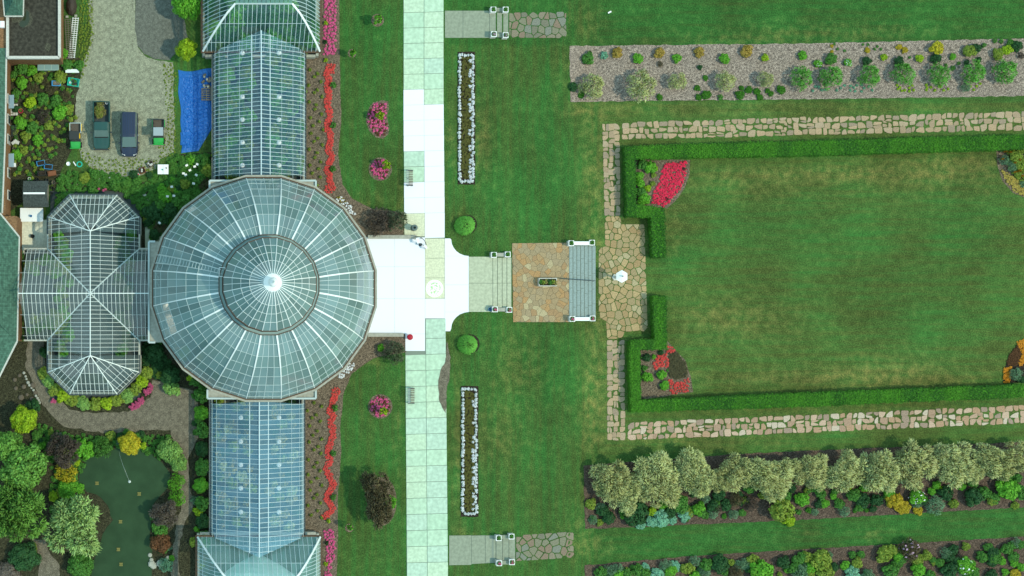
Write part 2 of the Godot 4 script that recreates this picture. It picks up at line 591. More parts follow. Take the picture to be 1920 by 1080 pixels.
# rows of roughly squared stones in a four-cornered strip: q[0] to q[1] is the way along, q[0] to q[3] the way across
func ashlar(parent: Node3D, called: String, q: Array, rows: int, wmin: float, wmax: float, jit: float, gap: float, up: float, mats: Array) -> void:
	var along := (q[1] as Vector2).distance_to(q[0])
	var across := (q[3] as Vector2).distance_to(q[0])
	var edge := []
	for r in rows + 1: edge.append(float(r) / rows)
	for r in rows:
		var u := 0.0
		while u < along - 2.0:
			var w := rf(wmin, wmax)
			if along - (u + w) < wmin * 0.7: w = along - u
			var lo := u; var hi := minf(u + w, along)
			u += w
			var v0: float = edge[r] + (rf(-0.07, 0.07) if r > 0 else 0.0)
			var v1: float = edge[r + 1] + (rf(-0.07, 0.07) if r < rows - 1 else 0.0)
			var cells := [[lo, hi, v0, v1]]
			if rng.randf() < 0.1: cells = [[lo, hi, v0, (v0 + v1) / 2], [lo, hi, (v0 + v1) / 2, v1]]
			for ce in cells:
				var pl := PackedVector2Array()
				var cor := [Vector2(ce[0], ce[2] * across), Vector2(ce[1], ce[2] * across), Vector2(ce[1], ce[3] * across), Vector2(ce[0], ce[3] * across)]
				var chop := rng.randi() % 6
				for k in 4:
					var p: Vector2 = cor[k]
					var m := Vector2((ce[0] + ce[1]) / 2, (ce[2] + ce[3]) / 2 * across)
					p += (m - p).normalized() * gap * 1.4 + Vector2(rf(-jit, jit), rf(-jit, jit))
					if k == chop:
						pl.append(p.lerp(cor[(k + 3) % 4], 0.4).lerp(m, 0.1)); pl.append(p.lerp(cor[(k + 1) % 4], 0.4).lerp(m, 0.1))
					else: pl.append(p)
				var pts := PackedVector3Array()
				var lift := up + rf(-0.012, 0.012)
				for k in pl.size():
					var bb := pl[k]; var aa := pl[(k + pl.size() - 1) % pl.size()]; var cc := pl[(k + 1) % pl.size()]
					for s in [bb.lerp(aa, 0.14), bb.lerp(cc, 0.14)]:
						var x: Vector2 = (q[0] as Vector2).lerp(q[1], s.x / along).lerp((q[3] as Vector2).lerp(q[2], s.x / along), s.y / across)
						pts.append(G(x.x, x.y, lift))
				var g := Geo.new()
				g.prism(pts, 0.06, 0.012, 0.02)
				part(parent, called, g.mesh(parent.position), mats[rng.randi() % mats.size()])

func palette(key: String, cols: Array, tex := "stone", scale := 0.9, rough := 0.9) -> Array:
	var o := []
	for i in cols.size(): o.append(mat("%s %d" % [key, i], cols[i], rough, tex, scale, 0.8))
	return o

# ---------- glasshouses ----------
# panes differ a little: newer, grimier or replaced glass
func pick(gm: Material) -> Material:
	var k := rng.randi() % 5
	if k < 2: return gm
	var c: Color = gm.albedo_color
	var q: Array = [[1.05, 1.04], [0.94, 0.95], [1.02, 1.02]][k - 2]
	return glass("%s %d" % [gm.resource_name, k], Color(minf(1, c.r * q[0]), minf(1, c.g * q[0]), minf(1, c.b * q[0])), minf(0.95, c.a * q[1]), 0.1)

# bars and panes between two curves a and b that run from the top down
func glaze(t: Node3D, gm: Material, bm: Material, a: Array, b: Array, cols: int, rows: Array, purl: Array, bw: float, edge_bars := true, pane := "pane") -> void:
	var cur := []
	for j in cols + 1:
		var c := []
		for k in a.size(): c.append(a[k].lerp(b[k], float(j) / cols))
		cur.append(c)
	for j in cols:
		for r in rows.size() - 1:
			var g := Geo.new()
			for k in range(rows[r], rows[r + 1]):
				g.face([cur[j][k], cur[j + 1][k], cur[j + 1][k + 1], cur[j][k + 1]], Vector3.UP)
			wpart(t, pane, g, pick(gm))
	for j in range(0 if edge_bars else 1, cols + 1 if edge_bars else cols):
		var g := Geo.new()
		var pts := []
		for p in cur[j]: pts.append(p + Vector3(0, 0.05, 0))
		g.path(pts, bw, 0.09)
		wpart(t, "glazing_bar", g, bm)
	for k in purl:
		var g := Geo.new()
		g.bar(a[k] + Vector3(0, 0.03, 0), b[k] + Vector3(0, 0.03, 0), bw * 0.7, 0.05)
		wpart(t, "purlin", g, bm)

# a roof slope with parallel bars: pt(s, f) gives the point at s along the eaves and f from top (0) to eaves (1); fmin(s) where the slope begins
func slope(t: Node3D, gm: Material, bm: Material, pt: Callable, fmin: Callable, s0: float, s1: float, cols: int, rows: Array, levels: Array, purl: Array, bw: float) -> void:
	for j in cols + 1:
		var sa := lerpf(s0, s1, float(j) / cols)
		var fa: float = fmin.call(sa)
		if j < cols:
			var sb := lerpf(s0, s1, float(j + 1) / cols)
			var fb: float = fmin.call(sb)
			for r in rows.size() - 1:
				var g := Geo.new()
				for k in range(rows[r], rows[r + 1]):
					var u: float = levels[k]; var v: float = levels[k + 1]
					if v - minf(fa, fb) < 0.02: continue
					g.face([pt.call(sa, maxf(u, minf(fa, v))), pt.call(sb, maxf(u, minf(fb, v))), pt.call(sb, maxf(v, fb)), pt.call(sa, maxf(v, fa))], Vector3.UP)
				if g.v.size(): wpart(t, "pane", g, pick(gm))
		if j == 0 or j == cols or fa > 0.97: continue
		var pts := [pt.call(sa, fa) + Vector3(0, 0.05, 0)]
		for l in levels:
			if l > fa + 0.02: pts.append(pt.call(sa, l) + Vector3(0, 0.05, 0))
		var g := Geo.new()
		g.path(pts, bw, 0.08)
		wpart(t, "glazing_bar", g, bm)
	for k in purl:
		var l: float = levels[k]
		var lo := 1e9; var hi := -1e9
		for i in 101:
			var s := lerpf(s0, s1, i / 100.0)
			if fmin.call(s) <= l:
				lo = minf(lo, s); hi = maxf(hi, s)
		if hi - lo < 0.2: continue
		var g := Geo.new()
		g.bar(pt.call(lo, l) + Vector3(0, 0.03, 0), pt.call(hi, l) + Vector3(0, 0.03, 0), bw * 0.7, 0.05)
		wpart(t, "purlin", g, bm)

func prof_h(pr: Array, d: float) -> float:
	for i in pr.size() - 1:
		if d <= pr[i + 1].x: return lerpf(pr[i].y, pr[i + 1].y, (d - pr[i].x) / (pr[i + 1].x - pr[i].x))
	return pr[pr.size() - 1].y

# ridge from o along dir for len metres; pr: Vector2(distance from ridge, height); near an end only |d| <= k * q is roofed
func gable(t: Node3D, gm: Material, bm: Material, o: Vector3, dir: Vector3, len: float, pr: Array, cols: int, rows: Array, k0: float, k1: float, bw: float, sides := [-1, 1], strong := []) -> void:
	var side := Vector3(-dir.z, 0, dir.x)
	for s in sides:
		var at := func(q: float, d: float) -> Vector3: return Vector3(o.x, 0, o.z) + dir * q + side * s * d + Vector3(0, prof_h(pr, d), 0)
		for j in cols + 1:
			var q0 := len * j / cols
			var l0 := minf(q0 * k0, (len - q0) * k1)
			if j < cols:
				var q1 := len * (j + 1) / cols
				var l1 := minf(q1 * k0, (len - q1) * k1)
				for r in rows.size() - 1:
					var g := Geo.new()
					for k in range(rows[r], rows[r + 1]):
						var d0: float = pr[k].x; var d1: float = pr[k + 1].x
						if minf(d1, maxf(l0, l1)) - d0 < 0.01: continue
						g.face([at.call(q0, minf(d0, l0)), at.call(q1, minf(d0, l1)), at.call(q1, minf(d1, l1)), at.call(q0, minf(d1, l0))], Vector3.UP + side * s * 0.5)
					if g.v.size(): wpart(t, "pane", g, pick(gm))
			var pts := []
			for p in pr:
				pts.append(at.call(q0, minf(p.x, l0)) + Vector3(0, 0.05, 0))
				if p.x >= l0: break
			if pts.size() > 1 and l0 > 0.2:
				var g := Geo.new()
				g.path(pts, bw, 0.08)
				wpart(t, "glazing_bar", g, bm)
		for k in range(1, pr.size()):
			var d: float = pr[k].x
			var a := d / k0; var b := len - d / k1
			if b - a < 0.3: continue
			var g := Geo.new()
			var w: float = bw * (2.0 if k in strong else 0.6)
			g.bar(at.call(a, d) + Vector3(0, 0.04, 0), at.call(b, d) + Vector3(0, 0.04, 0), w, 0.08)
			wpart(t, "purlin", g, bm)
	var g := Geo.new()
	var top: float = pr[0].y + 0.1
	g.bar(Vector3(o.x, top, o.z), Vector3(o.x, top, o.z) + dir * len, bw * 2.6, 0.14)
	wpart(t, "ridge_beam", g, bm)

# wall along a polygon in world x, z
func wall_geo(g: Geo, pts: Array, y0: float, y1: float, th: float, closed := true) -> void:
	var k := pts.size()
	for i in (k if closed else k - 1):
		g.bar(pts[i] + Vector3(0, y1, 0), pts[(i + 1) % k] + Vector3(0, y1, 0), th, y1 - y0)

func lawn_texture() -> ImageTexture:
	var w := 2048; var h := 1152
	# dry patches, where the photograph shows them: x, y, half width, half height, strength
	var dry := [[1120, 330, 26, 150, 0.7], [1125, 700, 22, 130, 0.8], [1105, 40, 40, 30, 0.6], [1600, 322, 320, 16, 0.8], [1750, 320, 130, 40, 0.6], [1580, 710, 320, 16, 0.9], [1680, 700, 110, 34, 0.7], [905, 260, 18, 70, 0.9],
		[845, 270, 12, 50, 0.6], [1430, 345, 130, 26, 0.5], [1400, 600, 110, 40, 0.6], [1340, 590, 60, 30, 0.4], [1270, 430, 22, 50, 0.5], [1490, 770, 380, 12, 0.45], [1700, 745, 180, 8, 0.9], [1590, 55, 180, 18, 0.6], [1380, 70, 150, 14, 0.5],
		[1090, 210, 30, 16, 0.7], [970, 690, 50, 60, 0.55], [930, 820, 50, 60, 0.55], [860, 830, 10, 130, 0.8], [1110, 780, 22, 60, 0.6], [870, 1000, 30, 12, 0.6], [1100, 1000, 40, 50, 0.5], [1200, 830, 130, 14, 0.45], [1380, 830, 160, 12, 0.4],
		[860, 405, 14, 20, 0.6], [750, 400, 8, 60, 0.7], [700, 680, 24, 16, 0.6], [685, 375, 30, 14, 0.5], [1830, 300, 80, 14, 0.6], [1865, 362, 6, 5, 1.0], [1865, 640, 6, 5, 1.0], [1520, 1000, 24, 10, 0.5], [1130, 1030, 60, 20, 0.4], [1650, 1005, 30, 12, 0.6],
		[1320, 200, 200, 14, 0.4], [1650, 200, 250, 12, 0.4], [1160, 200, 50, 16, 0.4], [1060, 130, 26, 60, 0.3], [745, 800, 8, 120, 0.4], [1120, 460, 14, 30, 0.7], [1120, 600, 14, 30, 0.7]]
	var dark := [[1270, 480, 60, 30, 0.5], [1600, 480, 260, 110, 0.35], [1450, 420, 140, 50, 0.4], [1750, 600, 150, 60, 0.4], [1830, 420, 90, 90, 0.5], [940, 560, 120, 40, 0.0], [690, 60, 40, 70, 0.5], [1000, 330, 60, 120, 0.35], [1030, 700, 60, 90, 0.3], [700, 250, 60, 100, 0.2]]
	var sw := 256; var sh := 144
	var db := PackedByteArray(); db.resize(sw * sh)
	var kb := PackedByteArray(); kb.resize(sw * sh)
	for y in sh:
		for x in sw:
			var px := x * 8.0 - 64.0 + 4.0; var py := y * 8.0 - 36.0 + 4.0
			var a := 0.0
			for e in dry:
				var dx: float = (px - e[0]) / e[2]; var dy: float = (py - e[1]) / e[3]
				var q := dx * dx + dy * dy
				if q < 6: a += e[4] * exp(-q)
			var b := 0.0
			for e in dark:
				var dx: float = (px - e[0]) / e[2]; var dy: float = (py - e[1]) / e[3]
				var q := dx * dx + dy * dy
				if q < 6: b += e[4] * exp(-q)
			# mowing lanes, run along the drive left of the terrace and along the paths right of it
			if px > 840 and px < 1130: b += 0.16 * sin(px * 0.13) + 0.1 * sin(px * 0.05)
			elif px >= 1130: b += 0.05 * sin(py * 0.16)
			db[y * sw + x] = int(clampf(a, 0, 1) * 255)
			var em := 0.62
			if px > 1130 and py > 190 and py < 850: em = 0.26
			if py < 85 and px > 840: em = 0.95
			if py > 950 and px > 1090: em = 0.85
			if px < 400: em = 0.5
			kb[y * sw + x] = int(clampf(em + b * 0.6, 0, 1) * 255)
	var di := Image.create_from_data(sw, sh, false, Image.FORMAT_L8, db)
	di.resize(w, h, Image.INTERPOLATE_BILINEAR)
	var ki := Image.create_from_data(sw, sh, false, Image.FORMAT_L8, kb)
	ki.resize(w, h, Image.INTERPOLATE_BILINEAR)
	var dd := di.get_data(); var kk := ki.get_data()
	var hi_ := Image.create_from_data(128, h, false, Image.FORMAT_L8, noise_bytes(128, h, 61, 0.09, 3, FastNoiseLite.TYPE_SIMPLEX_SMOOTH, false))
	hi_.resize(w, h, Image.INTERPOLATE_BILINEAR)
	var vi := Image.create_from_data(w, 72, false, Image.FORMAT_L8, noise_bytes(w, 72, 62, 0.09, 3, FastNoiseLite.TYPE_SIMPLEX_SMOOTH, false))
	vi.resize(w, h, Image.INTERPOLATE_BILINEAR)
	var sth := hi_.get_data(); var stv := vi.get_data()
	var n1 := noise_bytes(w, h, 51, 0.006, 4, FastNoiseLite.TYPE_SIMPLEX_SMOOTH, false)
	var n2 := noise_bytes(w, h, 52, 0.05, 3, FastNoiseLite.TYPE_SIMPLEX_SMOOTH, false)
	var n3 := noise_bytes(w, h, 53, 0.35, 2, FastNoiseLite.TYPE_SIMPLEX_SMOOTH, false)
	var o := PackedByteArray(); o.resize(w * h * 3)
	for i in w * h:
		var big := n1[i] / 255.0; var mid := n2[i] / 255.0; var fin := n3[i] / 255.0
		var st := (sth[i] if i % w > 1194 else stv[i]) / 255.0
		var k := clampf(kk[i] / 255.0 + (big - 0.5) * 0.7 + (st - 0.5) * 0.8, 0.0, 1.0)
		var d := dd[i] / 255.0
		d = clampf(0.6 * d * (0.35 + 1.1 * mid) + (mid - 0.62) * 0.5 + (fin - 0.5) * 0.35 * (0.2 + d), 0.0, 1.0)
		var f := 0.5 + 0.72 * fin + 0.2 * mid + 0.2 * (st - 0.2) + 0.3 * (big - 0.5)
		var r := 86.0 - 33.0 * k; var gg := 104.0 - 7.0 * k; var b := 53.0 - 7.0 * k
		o[i * 3] = clampi(int((r + (120.0 - r) * d) * f), 0, 255)
		o[i * 3 + 1] = clampi(int((gg + (116.0 - gg) * d) * f), 0, 255)
		o[i * 3 + 2] = clampi(int((b + (66.0 - b) * d) * f), 0, 255)
	return ImageTexture.create_from_image(Image.create_from_data(w, h, false, Image.FORMAT_RGB8, o))

func make_materials() -> void:
	mat("bark", lin(0.09, 0.07, 0.05), 0.95, "rough", 1.5)
	mat("white metal", lin(0.72, 0.78, 0.78), 0.45)
	mat("grey metal", lin(0.42, 0.5, 0.5), 0.5)
	mat("dark metal", lin(0.045, 0.06, 0.065), 0.5)
	mat("rust", lin(0.2, 0.13, 0.085), 0.85, "rough", 1.2)
	mat("beige stone", lin(0.42, 0.42, 0.36), 0.85, "concrete", 0.35)
	mat("pale stone", lin(0.6, 0.6, 0.55), 0.8, "concrete", 0.6)
	mat("white paint", lin(0.8, 0.82, 0.82), 0.6)
	mat("blown white slab", lin(0.76, 0.77, 0.84), 0.8, "", 0.2)  # overexposed sunlight painted into the paving as plain white
	mat("cream slab", lin(0.72, 0.74, 0.54), 0.85, "concrete", 0.5)
	mat("grey concrete", lin(0.3, 0.34, 0.26), 0.9, "concrete", 0.33, 0.4)
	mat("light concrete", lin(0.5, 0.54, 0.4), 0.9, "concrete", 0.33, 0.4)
	mat("blue stone", lin(0.3, 0.38, 0.37), 0.85, "concrete", 0.7)
	mat("soil", lin(0.075, 0.06, 0.045), 1.0, "mulch", 0.35, 3.0)
	mat("garden soil", lin(0.1, 0.1, 0.055), 1.0, "mulch", 0.25, 3.0)
	mat("mulch", lin(0.36, 0.28, 0.2), 1.0, "mulch", 0.3, 4.0)
	mat("bark mulch", lin(0.24, 0.17, 0.13), 1.0, "mulch", 0.3, 4.0)
	mat("grey mulch", lin(0.61, 0.5, 0.42), 1.0, "mulch", 0.27, 4.0)
	mat("gravel", lin(0.45, 0.47, 0.34), 1.0, "gravel", 0.22, 2.5)
	mat("dirt", lin(0.27, 0.24, 0.18), 1.0, "gravel", 0.2, 2.5)
	mat("asphalt", lin(0.22, 0.235, 0.2), 0.95, "gravel", 0.3, 1.0)
	mat("green shingle", lin(0.1, 0.23, 0.17), 0.9, "shingle", 0.3)
	mat("flat roof", lin(0.085, 0.08, 0.062), 0.9, "rough", 0.14)
	mat("brick", lin(0.36, 0.2, 0.1), 0.9, "brick", 0.6)
	mat("house floor", lin(0.06, 0.075, 0.075), 0.9, "concrete", 0.3)
	mat("water", lin(0.036, 0.075, 0.036), 0.12, "concrete", 0.06, 0.0, 0.18)
	mat("tarp", lin(0.012, 0.13, 0.46), 0.5, "", 1.0, 0.0, 0.5)
	glass("dome glass", lin(0.2, 0.32, 0.33), 0.74, 0.12)
	glass("wing glass", lin(0.1, 0.4, 0.6), 0.13, 0.05)
	glass("cactus glass", lin(0.2, 0.52, 0.74), 0.26, 0.05)  # blue tint stands in for the sky reflected by the roof panes
	glass("north glass", lin(0.12, 0.42, 0.38), 0.13, 0.05)
	glass("rear glass", lin(0.28, 0.42, 0.43), 0.16, 0.05)
	glass("south glass", lin(0.26, 0.52, 0.5), 0.42, 0.06)
	leafmat("leaf mid", lin(0.109, 0.295, 0.0543))
	leafmat("leaf bright", lin(0.186, 0.512, 0.0465))
	leafmat("leaf lime", lin(0.434, 0.62, 0.031))
	leafmat("leaf dark", lin(0.0434, 0.132, 0.0465))
	leafmat("leaf spruce", lin(0.209, 0.44, 0.0853))
	leafmat("leaf pale", lin(0.68, 0.7, 0.34))
	leafmat("leaf pale olive", lin(0.6, 0.6, 0.28))
	leafmat("leaf willow", lin(0.483, 0.693, 0.266))
	leafmat("leaf olive", lin(0.31, 0.403, 0.062))
	leafmat("leaf blue", lin(0.232, 0.512, 0.372))
	leafmat("leaf silver", lin(0.232, 0.419, 0.264))
	leafmat("leaf gold", lin(0.754, 0.609, 0.0435))
	leafmat("leaf amber", lin(0.58, 0.406, 0.029))
	leafmat("leaf orange", lin(0.527, 0.341, 0.0775))
	leafmat("leaf purple", lin(0.132, 0.101, 0.093), 0.1)
	leafmat("leaf brown", lin(0.217, 0.093, 0.0465), 0.1)
	leafmat("leaf copper", lin(0.17, 0.14, 0.08), 0.15)
	leafmat("leaf grass", lin(0.18, 0.52, 0.085))
	leafmat("leaf hedge", lin(0.065, 0.225, 0.018))
	leafmat("leaf straw", lin(0.496, 0.403, 0.155))
	leafmat("petal red", lin(0.85, 0.103, 0.09), 0.15)
	leafmat("petal pink", lin(0.85, 0.14, 0.36), 0.15)
	leafmat("petal crimson", lin(0.95, 0.05, 0.13), 0.15)
	leafmat("petal white", lin(0.95, 0.97, 1.0), 0.15)
	leafmat("petal lilac", lin(0.55, 0.36, 0.5), 0.15)
	leafmat("petal orange", lin(0.765, 0.323, 0.03), 0.15)
	leafmat("petal yellow", lin(0.562, 0.434, 0.1), 0.15)
	leafmat("leaf edging", lin(0.22, 0.2, 0.06))

func slab(t: Node3D, called: String, px0: float, py0: float, px1: float, py1: float, up: float, m: Material, gap := 0.35, slant := 0.0, th := 0.1) -> void:
	var g := Geo.new()
	var q := gap
	g.prism(PackedVector3Array([G(px0 + q, py0 + q, up), G(px1 - q, py0 + q - slant, up), G(px1 - q, py1 - q - slant, up), G(px0 + q, py1 - q, up)]), th, 0.01, 0.012)
	wpart(t, called, g, m)

func build_ground() -> void:
	var g := Geo.new()
	g.face([Vector3(-1500, -1.9, -1500), Vector3(1500, -1.9, -1500), Vector3(1500, -1.9, 1500), Vector3(-1500, -1.9, 1500)], Vector3.UP)
	solo("ground", "grassy ground around the park, out to the horizon", "ground", g, mat("far grass", lin(0.05, 0.11, 0.03), 1.0, "rough", 0.02), "", "structure")
	g = Geo.new()
	sheet_geo(g, pv([-700, -700, 2700, -700, 2700, 1800, -700, 1800]), 0.0)
	for p in g.v:
		g.uv.append(Vector2((p.x / SC + NX + 64.0) / 2048.0, (p.z / SC + NY + 36.0) / 1152.0))
	var m := StandardMaterial3D.new()
	m.albedo_texture = lawn_texture()
	m.albedo_color = Color(0.93, 0.93, 0.93)
	m.roughness = 0.95
	m.metallic_specular = 0.15
	m.resource_name = "lawn"
	M["lawn"] = m
	solo("lawn", "mown green lawn with dry patches and mowing lanes", "lawn", g, m, "", "structure")

	# the paved drive: two columns of slabs
	var t := thing("paved_drive", "long pale drive of square concrete slabs running past the glasshouses", "pavement", G(797, 540), "", "structure")
	g = Geo.new()
	sheet_geo(g, pv([757, -40, 831, -40, 833, 440, 839, 1120, 763, 1120, 760, 640]), 0.012)
	wpart(t, "joint_bed", g, mat("joint", lin(0.2, 0.24, 0.2), 1.0))
	var mints := [mat("mint slab 0", lin(0.525, 0.714, 0.541), 0.85, "concrete", 0.22, 0.3), mat("mint slab 1", lin(0.492, 0.689, 0.517), 0.85, "concrete", 0.22, 0.3), mat("mint slab 2", lin(0.558, 0.722, 0.541), 0.85, "concrete", 0.3, 0.3), mat("mint slab 3", lin(0.517, 0.689, 0.558), 0.85, "concrete", 0.27, 0.3)]
	var y := -34.0
	while y < 1110:
		var f := clampf((y - 200) / 880.0, 0, 1)
		var pitch := lerpf(28.9, 30.4, f)
		var xl := lerpf(756.5, 763, f); var xm := lerpf(795, 801.5, f); var xr := lerpf(832, 840.5, f)
		var mid := y + pitch / 2
		for c in 2:
			var a := xl if c == 0 else xm
			var b := xm if c == 0 else xr
			var yy := y + (0.0 if c == 0 else -1.0)
			var white := (c == 0 and ((mid > 170 and mid < 287) or (mid > 345 and mid < 394))) or (c == 1 and mid > 196 and mid < 446)  # slabs that get the overexposed white in place of their mint tone
			var ym := mid
			if ym > 440 and ym < 660 and c == 0: continue
			if ym > 440 and ym < 596 and c == 1: continue
			if c == 0 and ym > 394 and ym < 440:
				slab(t, "slab", a, yy, b, 444.0 if mid + pitch > 440 else yy + pitch, 0.06, M["cream slab"], 0.25, 1.0)
				continue
			slab(t, "slab", a, (598.0 if c == 1 and ym > 596 and ym < 627 else yy), b, (446.5 if c == 1 and ym > 405 and ym < 441 else yy + pitch), 0.06, M["blown white slab"] if white else mints[rng.randi() % 4], 0.12 if white else 0.4, 1.0)
		y += pitch
	# forecourt in front of the dome
	t = thing("forecourt", "paved forecourt with overexposed sunlight painted in as white, in front of the round glasshouse", "pavement", G(740, 536), "", "structure")
	g = Geo.new()
	sheet_geo(g, pv([684, 445, 799, 445, 799, 449, 843, 449, 850, 468, 862, 476, 878, 481, 878, 584, 862, 590, 850, 600, 843, 618, 799, 618, 799, 657, 761, 657, 761, 626, 684, 626]), 0.014)
	wpart(t, "joint_bed", g, M["joint"])
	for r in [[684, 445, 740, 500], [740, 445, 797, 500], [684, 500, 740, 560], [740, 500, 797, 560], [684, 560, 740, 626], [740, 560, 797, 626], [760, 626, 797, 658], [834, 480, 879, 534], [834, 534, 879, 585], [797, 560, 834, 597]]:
		slab(t, "slab", r[0], r[1], r[2], r[3], 0.06, M["blown white slab"], 0.1)
	for r in [[797, 447, 834, 484], [797, 484, 834, 521], [797, 521, 834, 560]]:
		slab(t, "slab", r[0], r[1], r[2], r[3], 0.055, M["cream slab"], 0.3)
	for sgn in [-1, 1]:
		# quarter-round flares towards the drive
		var pts := PackedVector3Array()
		var y0 := 480.0 if sgn < 0 else 585.0
		var ye := 447.0 if sgn < 0 else 621.0
		pts.append(G(834.1, y0, 0.058)); pts.append(G(834.1, ye, 0.058)); pts.append(G(844, ye, 0.058))
		for i in 7:
			var a := PI / 2 * i / 6.0
			pts.append(G(879 - 33 * cos(a), y0 + sgn * 31 * (1 - sin(a)), 0.058))
		g = Geo.new()
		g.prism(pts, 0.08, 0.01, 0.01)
		wpart(t, "slab", g, M["blown white slab"])
	# the round emblem set into the forecourt
	var em := Image.create_empty(192, 192, false, Image.FORMAT_RGB8)
	em.fill(s8(205, 215, 165))
	var er := RandomNumberGenerator.new()
	er.seed = 12
	var nb := noise_bytes(192, 192, 88, 0.03, 2)
	for yy in 192:
		for xx in 192:
			var d := Vector2(xx - 95.5, yy - 95.5).length() / 95.5
			var a := Vector2(xx - 95.5, yy - 95.5).angle()
			var c := s8(236, 238, 236)
			if d > 0.97: c = s8(205, 215, 170)
			elif d > 0.76 and d < 0.9 and fmod(a * 11.0 / PI + 22.0, 1.0) < 0.3 and int(a * 11.0 / PI + 22.0) % 5 != 0: c = s8(208, 226, 170)
			elif d < 0.66:
				var v := nb[yy * 192 + xx]
				if v > 150: c = s8(165, 208, 152)
				elif v > 128: c = s8(214, 230, 176)
			elif d < 0.7: c = s8(220, 232, 210)
			em.set_pixel(xx, yy, c)
	g = Geo.new()
	var ec := G(815, 541, 0.064)
	for i in 40:
		var a0 := TAU * i / 40.0; var a1 := TAU * (i + 1) / 40.0
		var d0 := Vector3(cos(a0), 0, sin(a0)); var d1 := Vector3(cos(a1), 0, sin(a1))
		g.tri(ec, ec + d0 * W(17), ec + d1 * W(17))
		for d in [Vector3.ZERO, d0, d1]: g.uv.append(Vector2(0.5 + d.x * 0.5, 0.5 + d.z * 0.5))
	var emm := StandardMaterial3D.new()
	emm.albedo_texture = ImageTexture.create_from_image(em)
	emm.roughness = 0.8
	solo("paving_emblem", "round white and green emblem set in the cream forecourt slab", "emblem", g, emm, "", "", ec - Vector3(0, 0.004, 0))

	# walkways and steps down from the drive
	walkway([[834, 20, 868, 71], [868, 20, 918, 71]], "grey concrete", "weathered grey concrete walk between the drive and the crazy paving beside the shrub-free lawn", 0.0)
	walkway([[842, 1004, 884, 1060], [884, 1004, 910, 1057], [910, 1004, 930, 1055]], "grey concrete", "weathered grey concrete walk between the drive and the crazy paving beside the tree bed", 0.5)
	walkway([[879, 481, 924, 531], [879, 531, 924, 585]], "light concrete", "pale concrete walk between the white forecourt and the steps to the stone terrace", 0.0)
	steps("concrete_steps", "concrete steps between forecourt walk and stone terrace", 924, 959, 483, 583, 4, -0.45, 0.0, "light concrete", [483, 531, 583])
	steps("concrete_steps", "narrow concrete steps leading to the crazy paving at the lawn with the shrub bed", 918, 953, 23, 69, 3, -0.45, 0.0, "grey concrete", [23, 69])
	steps("concrete_steps", "narrow concrete steps leading to the crazy paving beside the tree bed", 930, 966, 1007, 1055, 3, -0.45, 0.0, "grey concrete", [1007, 1055])
	steps("stone_steps", "broad blue-grey stone steps with a central handrail below the orange terrace", 1067, 1117, 461, 598, 7, -1.35, -0.45, "blue stone", [461, 490, 517, 546, 573, 598])

	# stone paving
	var warm := palette("warm stone", [lin(0.596, 0.426, 0.216), lin(0.544, 0.404, 0.216), lin(0.648, 0.473, 0.251), lin(0.492, 0.381, 0.208), lin(0.609, 0.508, 0.303), lin(0.518, 0.357, 0.182)])
	var pinkish := palette("pale stone", [lin(0.688, 0.473, 0.342), lin(0.797, 0.572, 0.43), lin(0.578, 0.384, 0.273), lin(0.8, 0.659, 0.528), lin(0.632, 0.407, 0.265), lin(0.495, 0.363, 0.283)])
	var tan := palette("tan stone", [lin(0.592, 0.437, 0.278), lin(0.535, 0.391, 0.26), lin(0.661, 0.471, 0.306), lin(0.465, 0.358, 0.26), lin(0.619, 0.471, 0.324)])
	var orange := palette("orange stone", [lin(0.563, 0.379, 0.194), lin(0.515, 0.379, 0.216), lin(0.547, 0.41, 0.235), lin(0.61, 0.372, 0.174), lin(0.483, 0.372, 0.222), lin(0.652, 0.539, 0.324), lin(0.531, 0.342, 0.18), lin(0.507, 0.395, 0.243)])
	var grey := palette("grey stone", [lin(0.31, 0.302, 0.209), lin(0.265, 0.259, 0.19), lin(0.345, 0.302, 0.218), lin(0.299, 0.313, 0.257), lin(0.345, 0.259, 0.19)])
	t = thing("stone_terrace", "terrace of orange and tan irregular flagstones between two flights of steps", "pavement", G(1013, 530), "", "structure")
	g = Geo.new()
	sheet_geo(g, pv([960, 456, 1067, 455, 1067, 604, 962, 604]), 0.03)
	wpart(t, "mortar", g, mat("mortar", lin(0.36, 0.3, 0.2), 1.0, "rough", 0.6))
	stones(t, "flagstone", pv([960, 456, 1067, 455, 1067, 604, 962, 604]), 9.5, 10.5, 0.45, 0.16, 0.06, orange, 0.05)
	t = thing("stone_path", "flagstone path with grass joints along the far side of the trimmed hedge by the shrub bed", "path", G(1540, 235), "", "structure")
	ashlar(t, "flagstone", [Vector2(1165, 229), Vector2(1925, 208), Vector2(1925, 244), Vector2(1167, 262)], 3, 8, 18, 1.5, 0.8, 0.03, tan)
	t = thing("stone_path", "pale flagstone path with grass joints between the trimmed hedge and the tree bed", "path", G(1540, 790), "", "structure")
	ashlar(t, "flagstone", [Vector2(1176, 792), Vector2(1925, 759), Vector2(1925, 794), Vector2(1176, 826)], 3, 8, 18, 1.5, 0.8, 0.03, pinkish)
	t = thing("stone_path", "narrow flagstone path crossing between the two long paths, widening below the terrace steps", "path", G(1160, 520), "", "structure")
	ashlar(t, "flagstone", [Vector2(1129, 232), Vector2(1133, 405), Vector2(1164, 405), Vector2(1162, 231)], 3, 7.5, 15, 0.8, 0.5, 0.03, tan)
	stones(t, "flagstone", pv([1133, 405, 1163, 405, 1166, 420, 1209, 420, 1215, 622, 1172, 622, 1172, 636, 1138, 636, 1136, 602, 1122, 595, 1122, 470, 1134, 455]), 12, 12, 0.4, 0.55, 0.03, warm, 0.13)
	ashlar(t, "flagstone", [Vector2(1138, 637), Vector2(1138, 826), Vector2(1173, 826), Vector2(1171, 637)], 3, 7.5, 17, 0.8, 0.5, 0.03, tan)
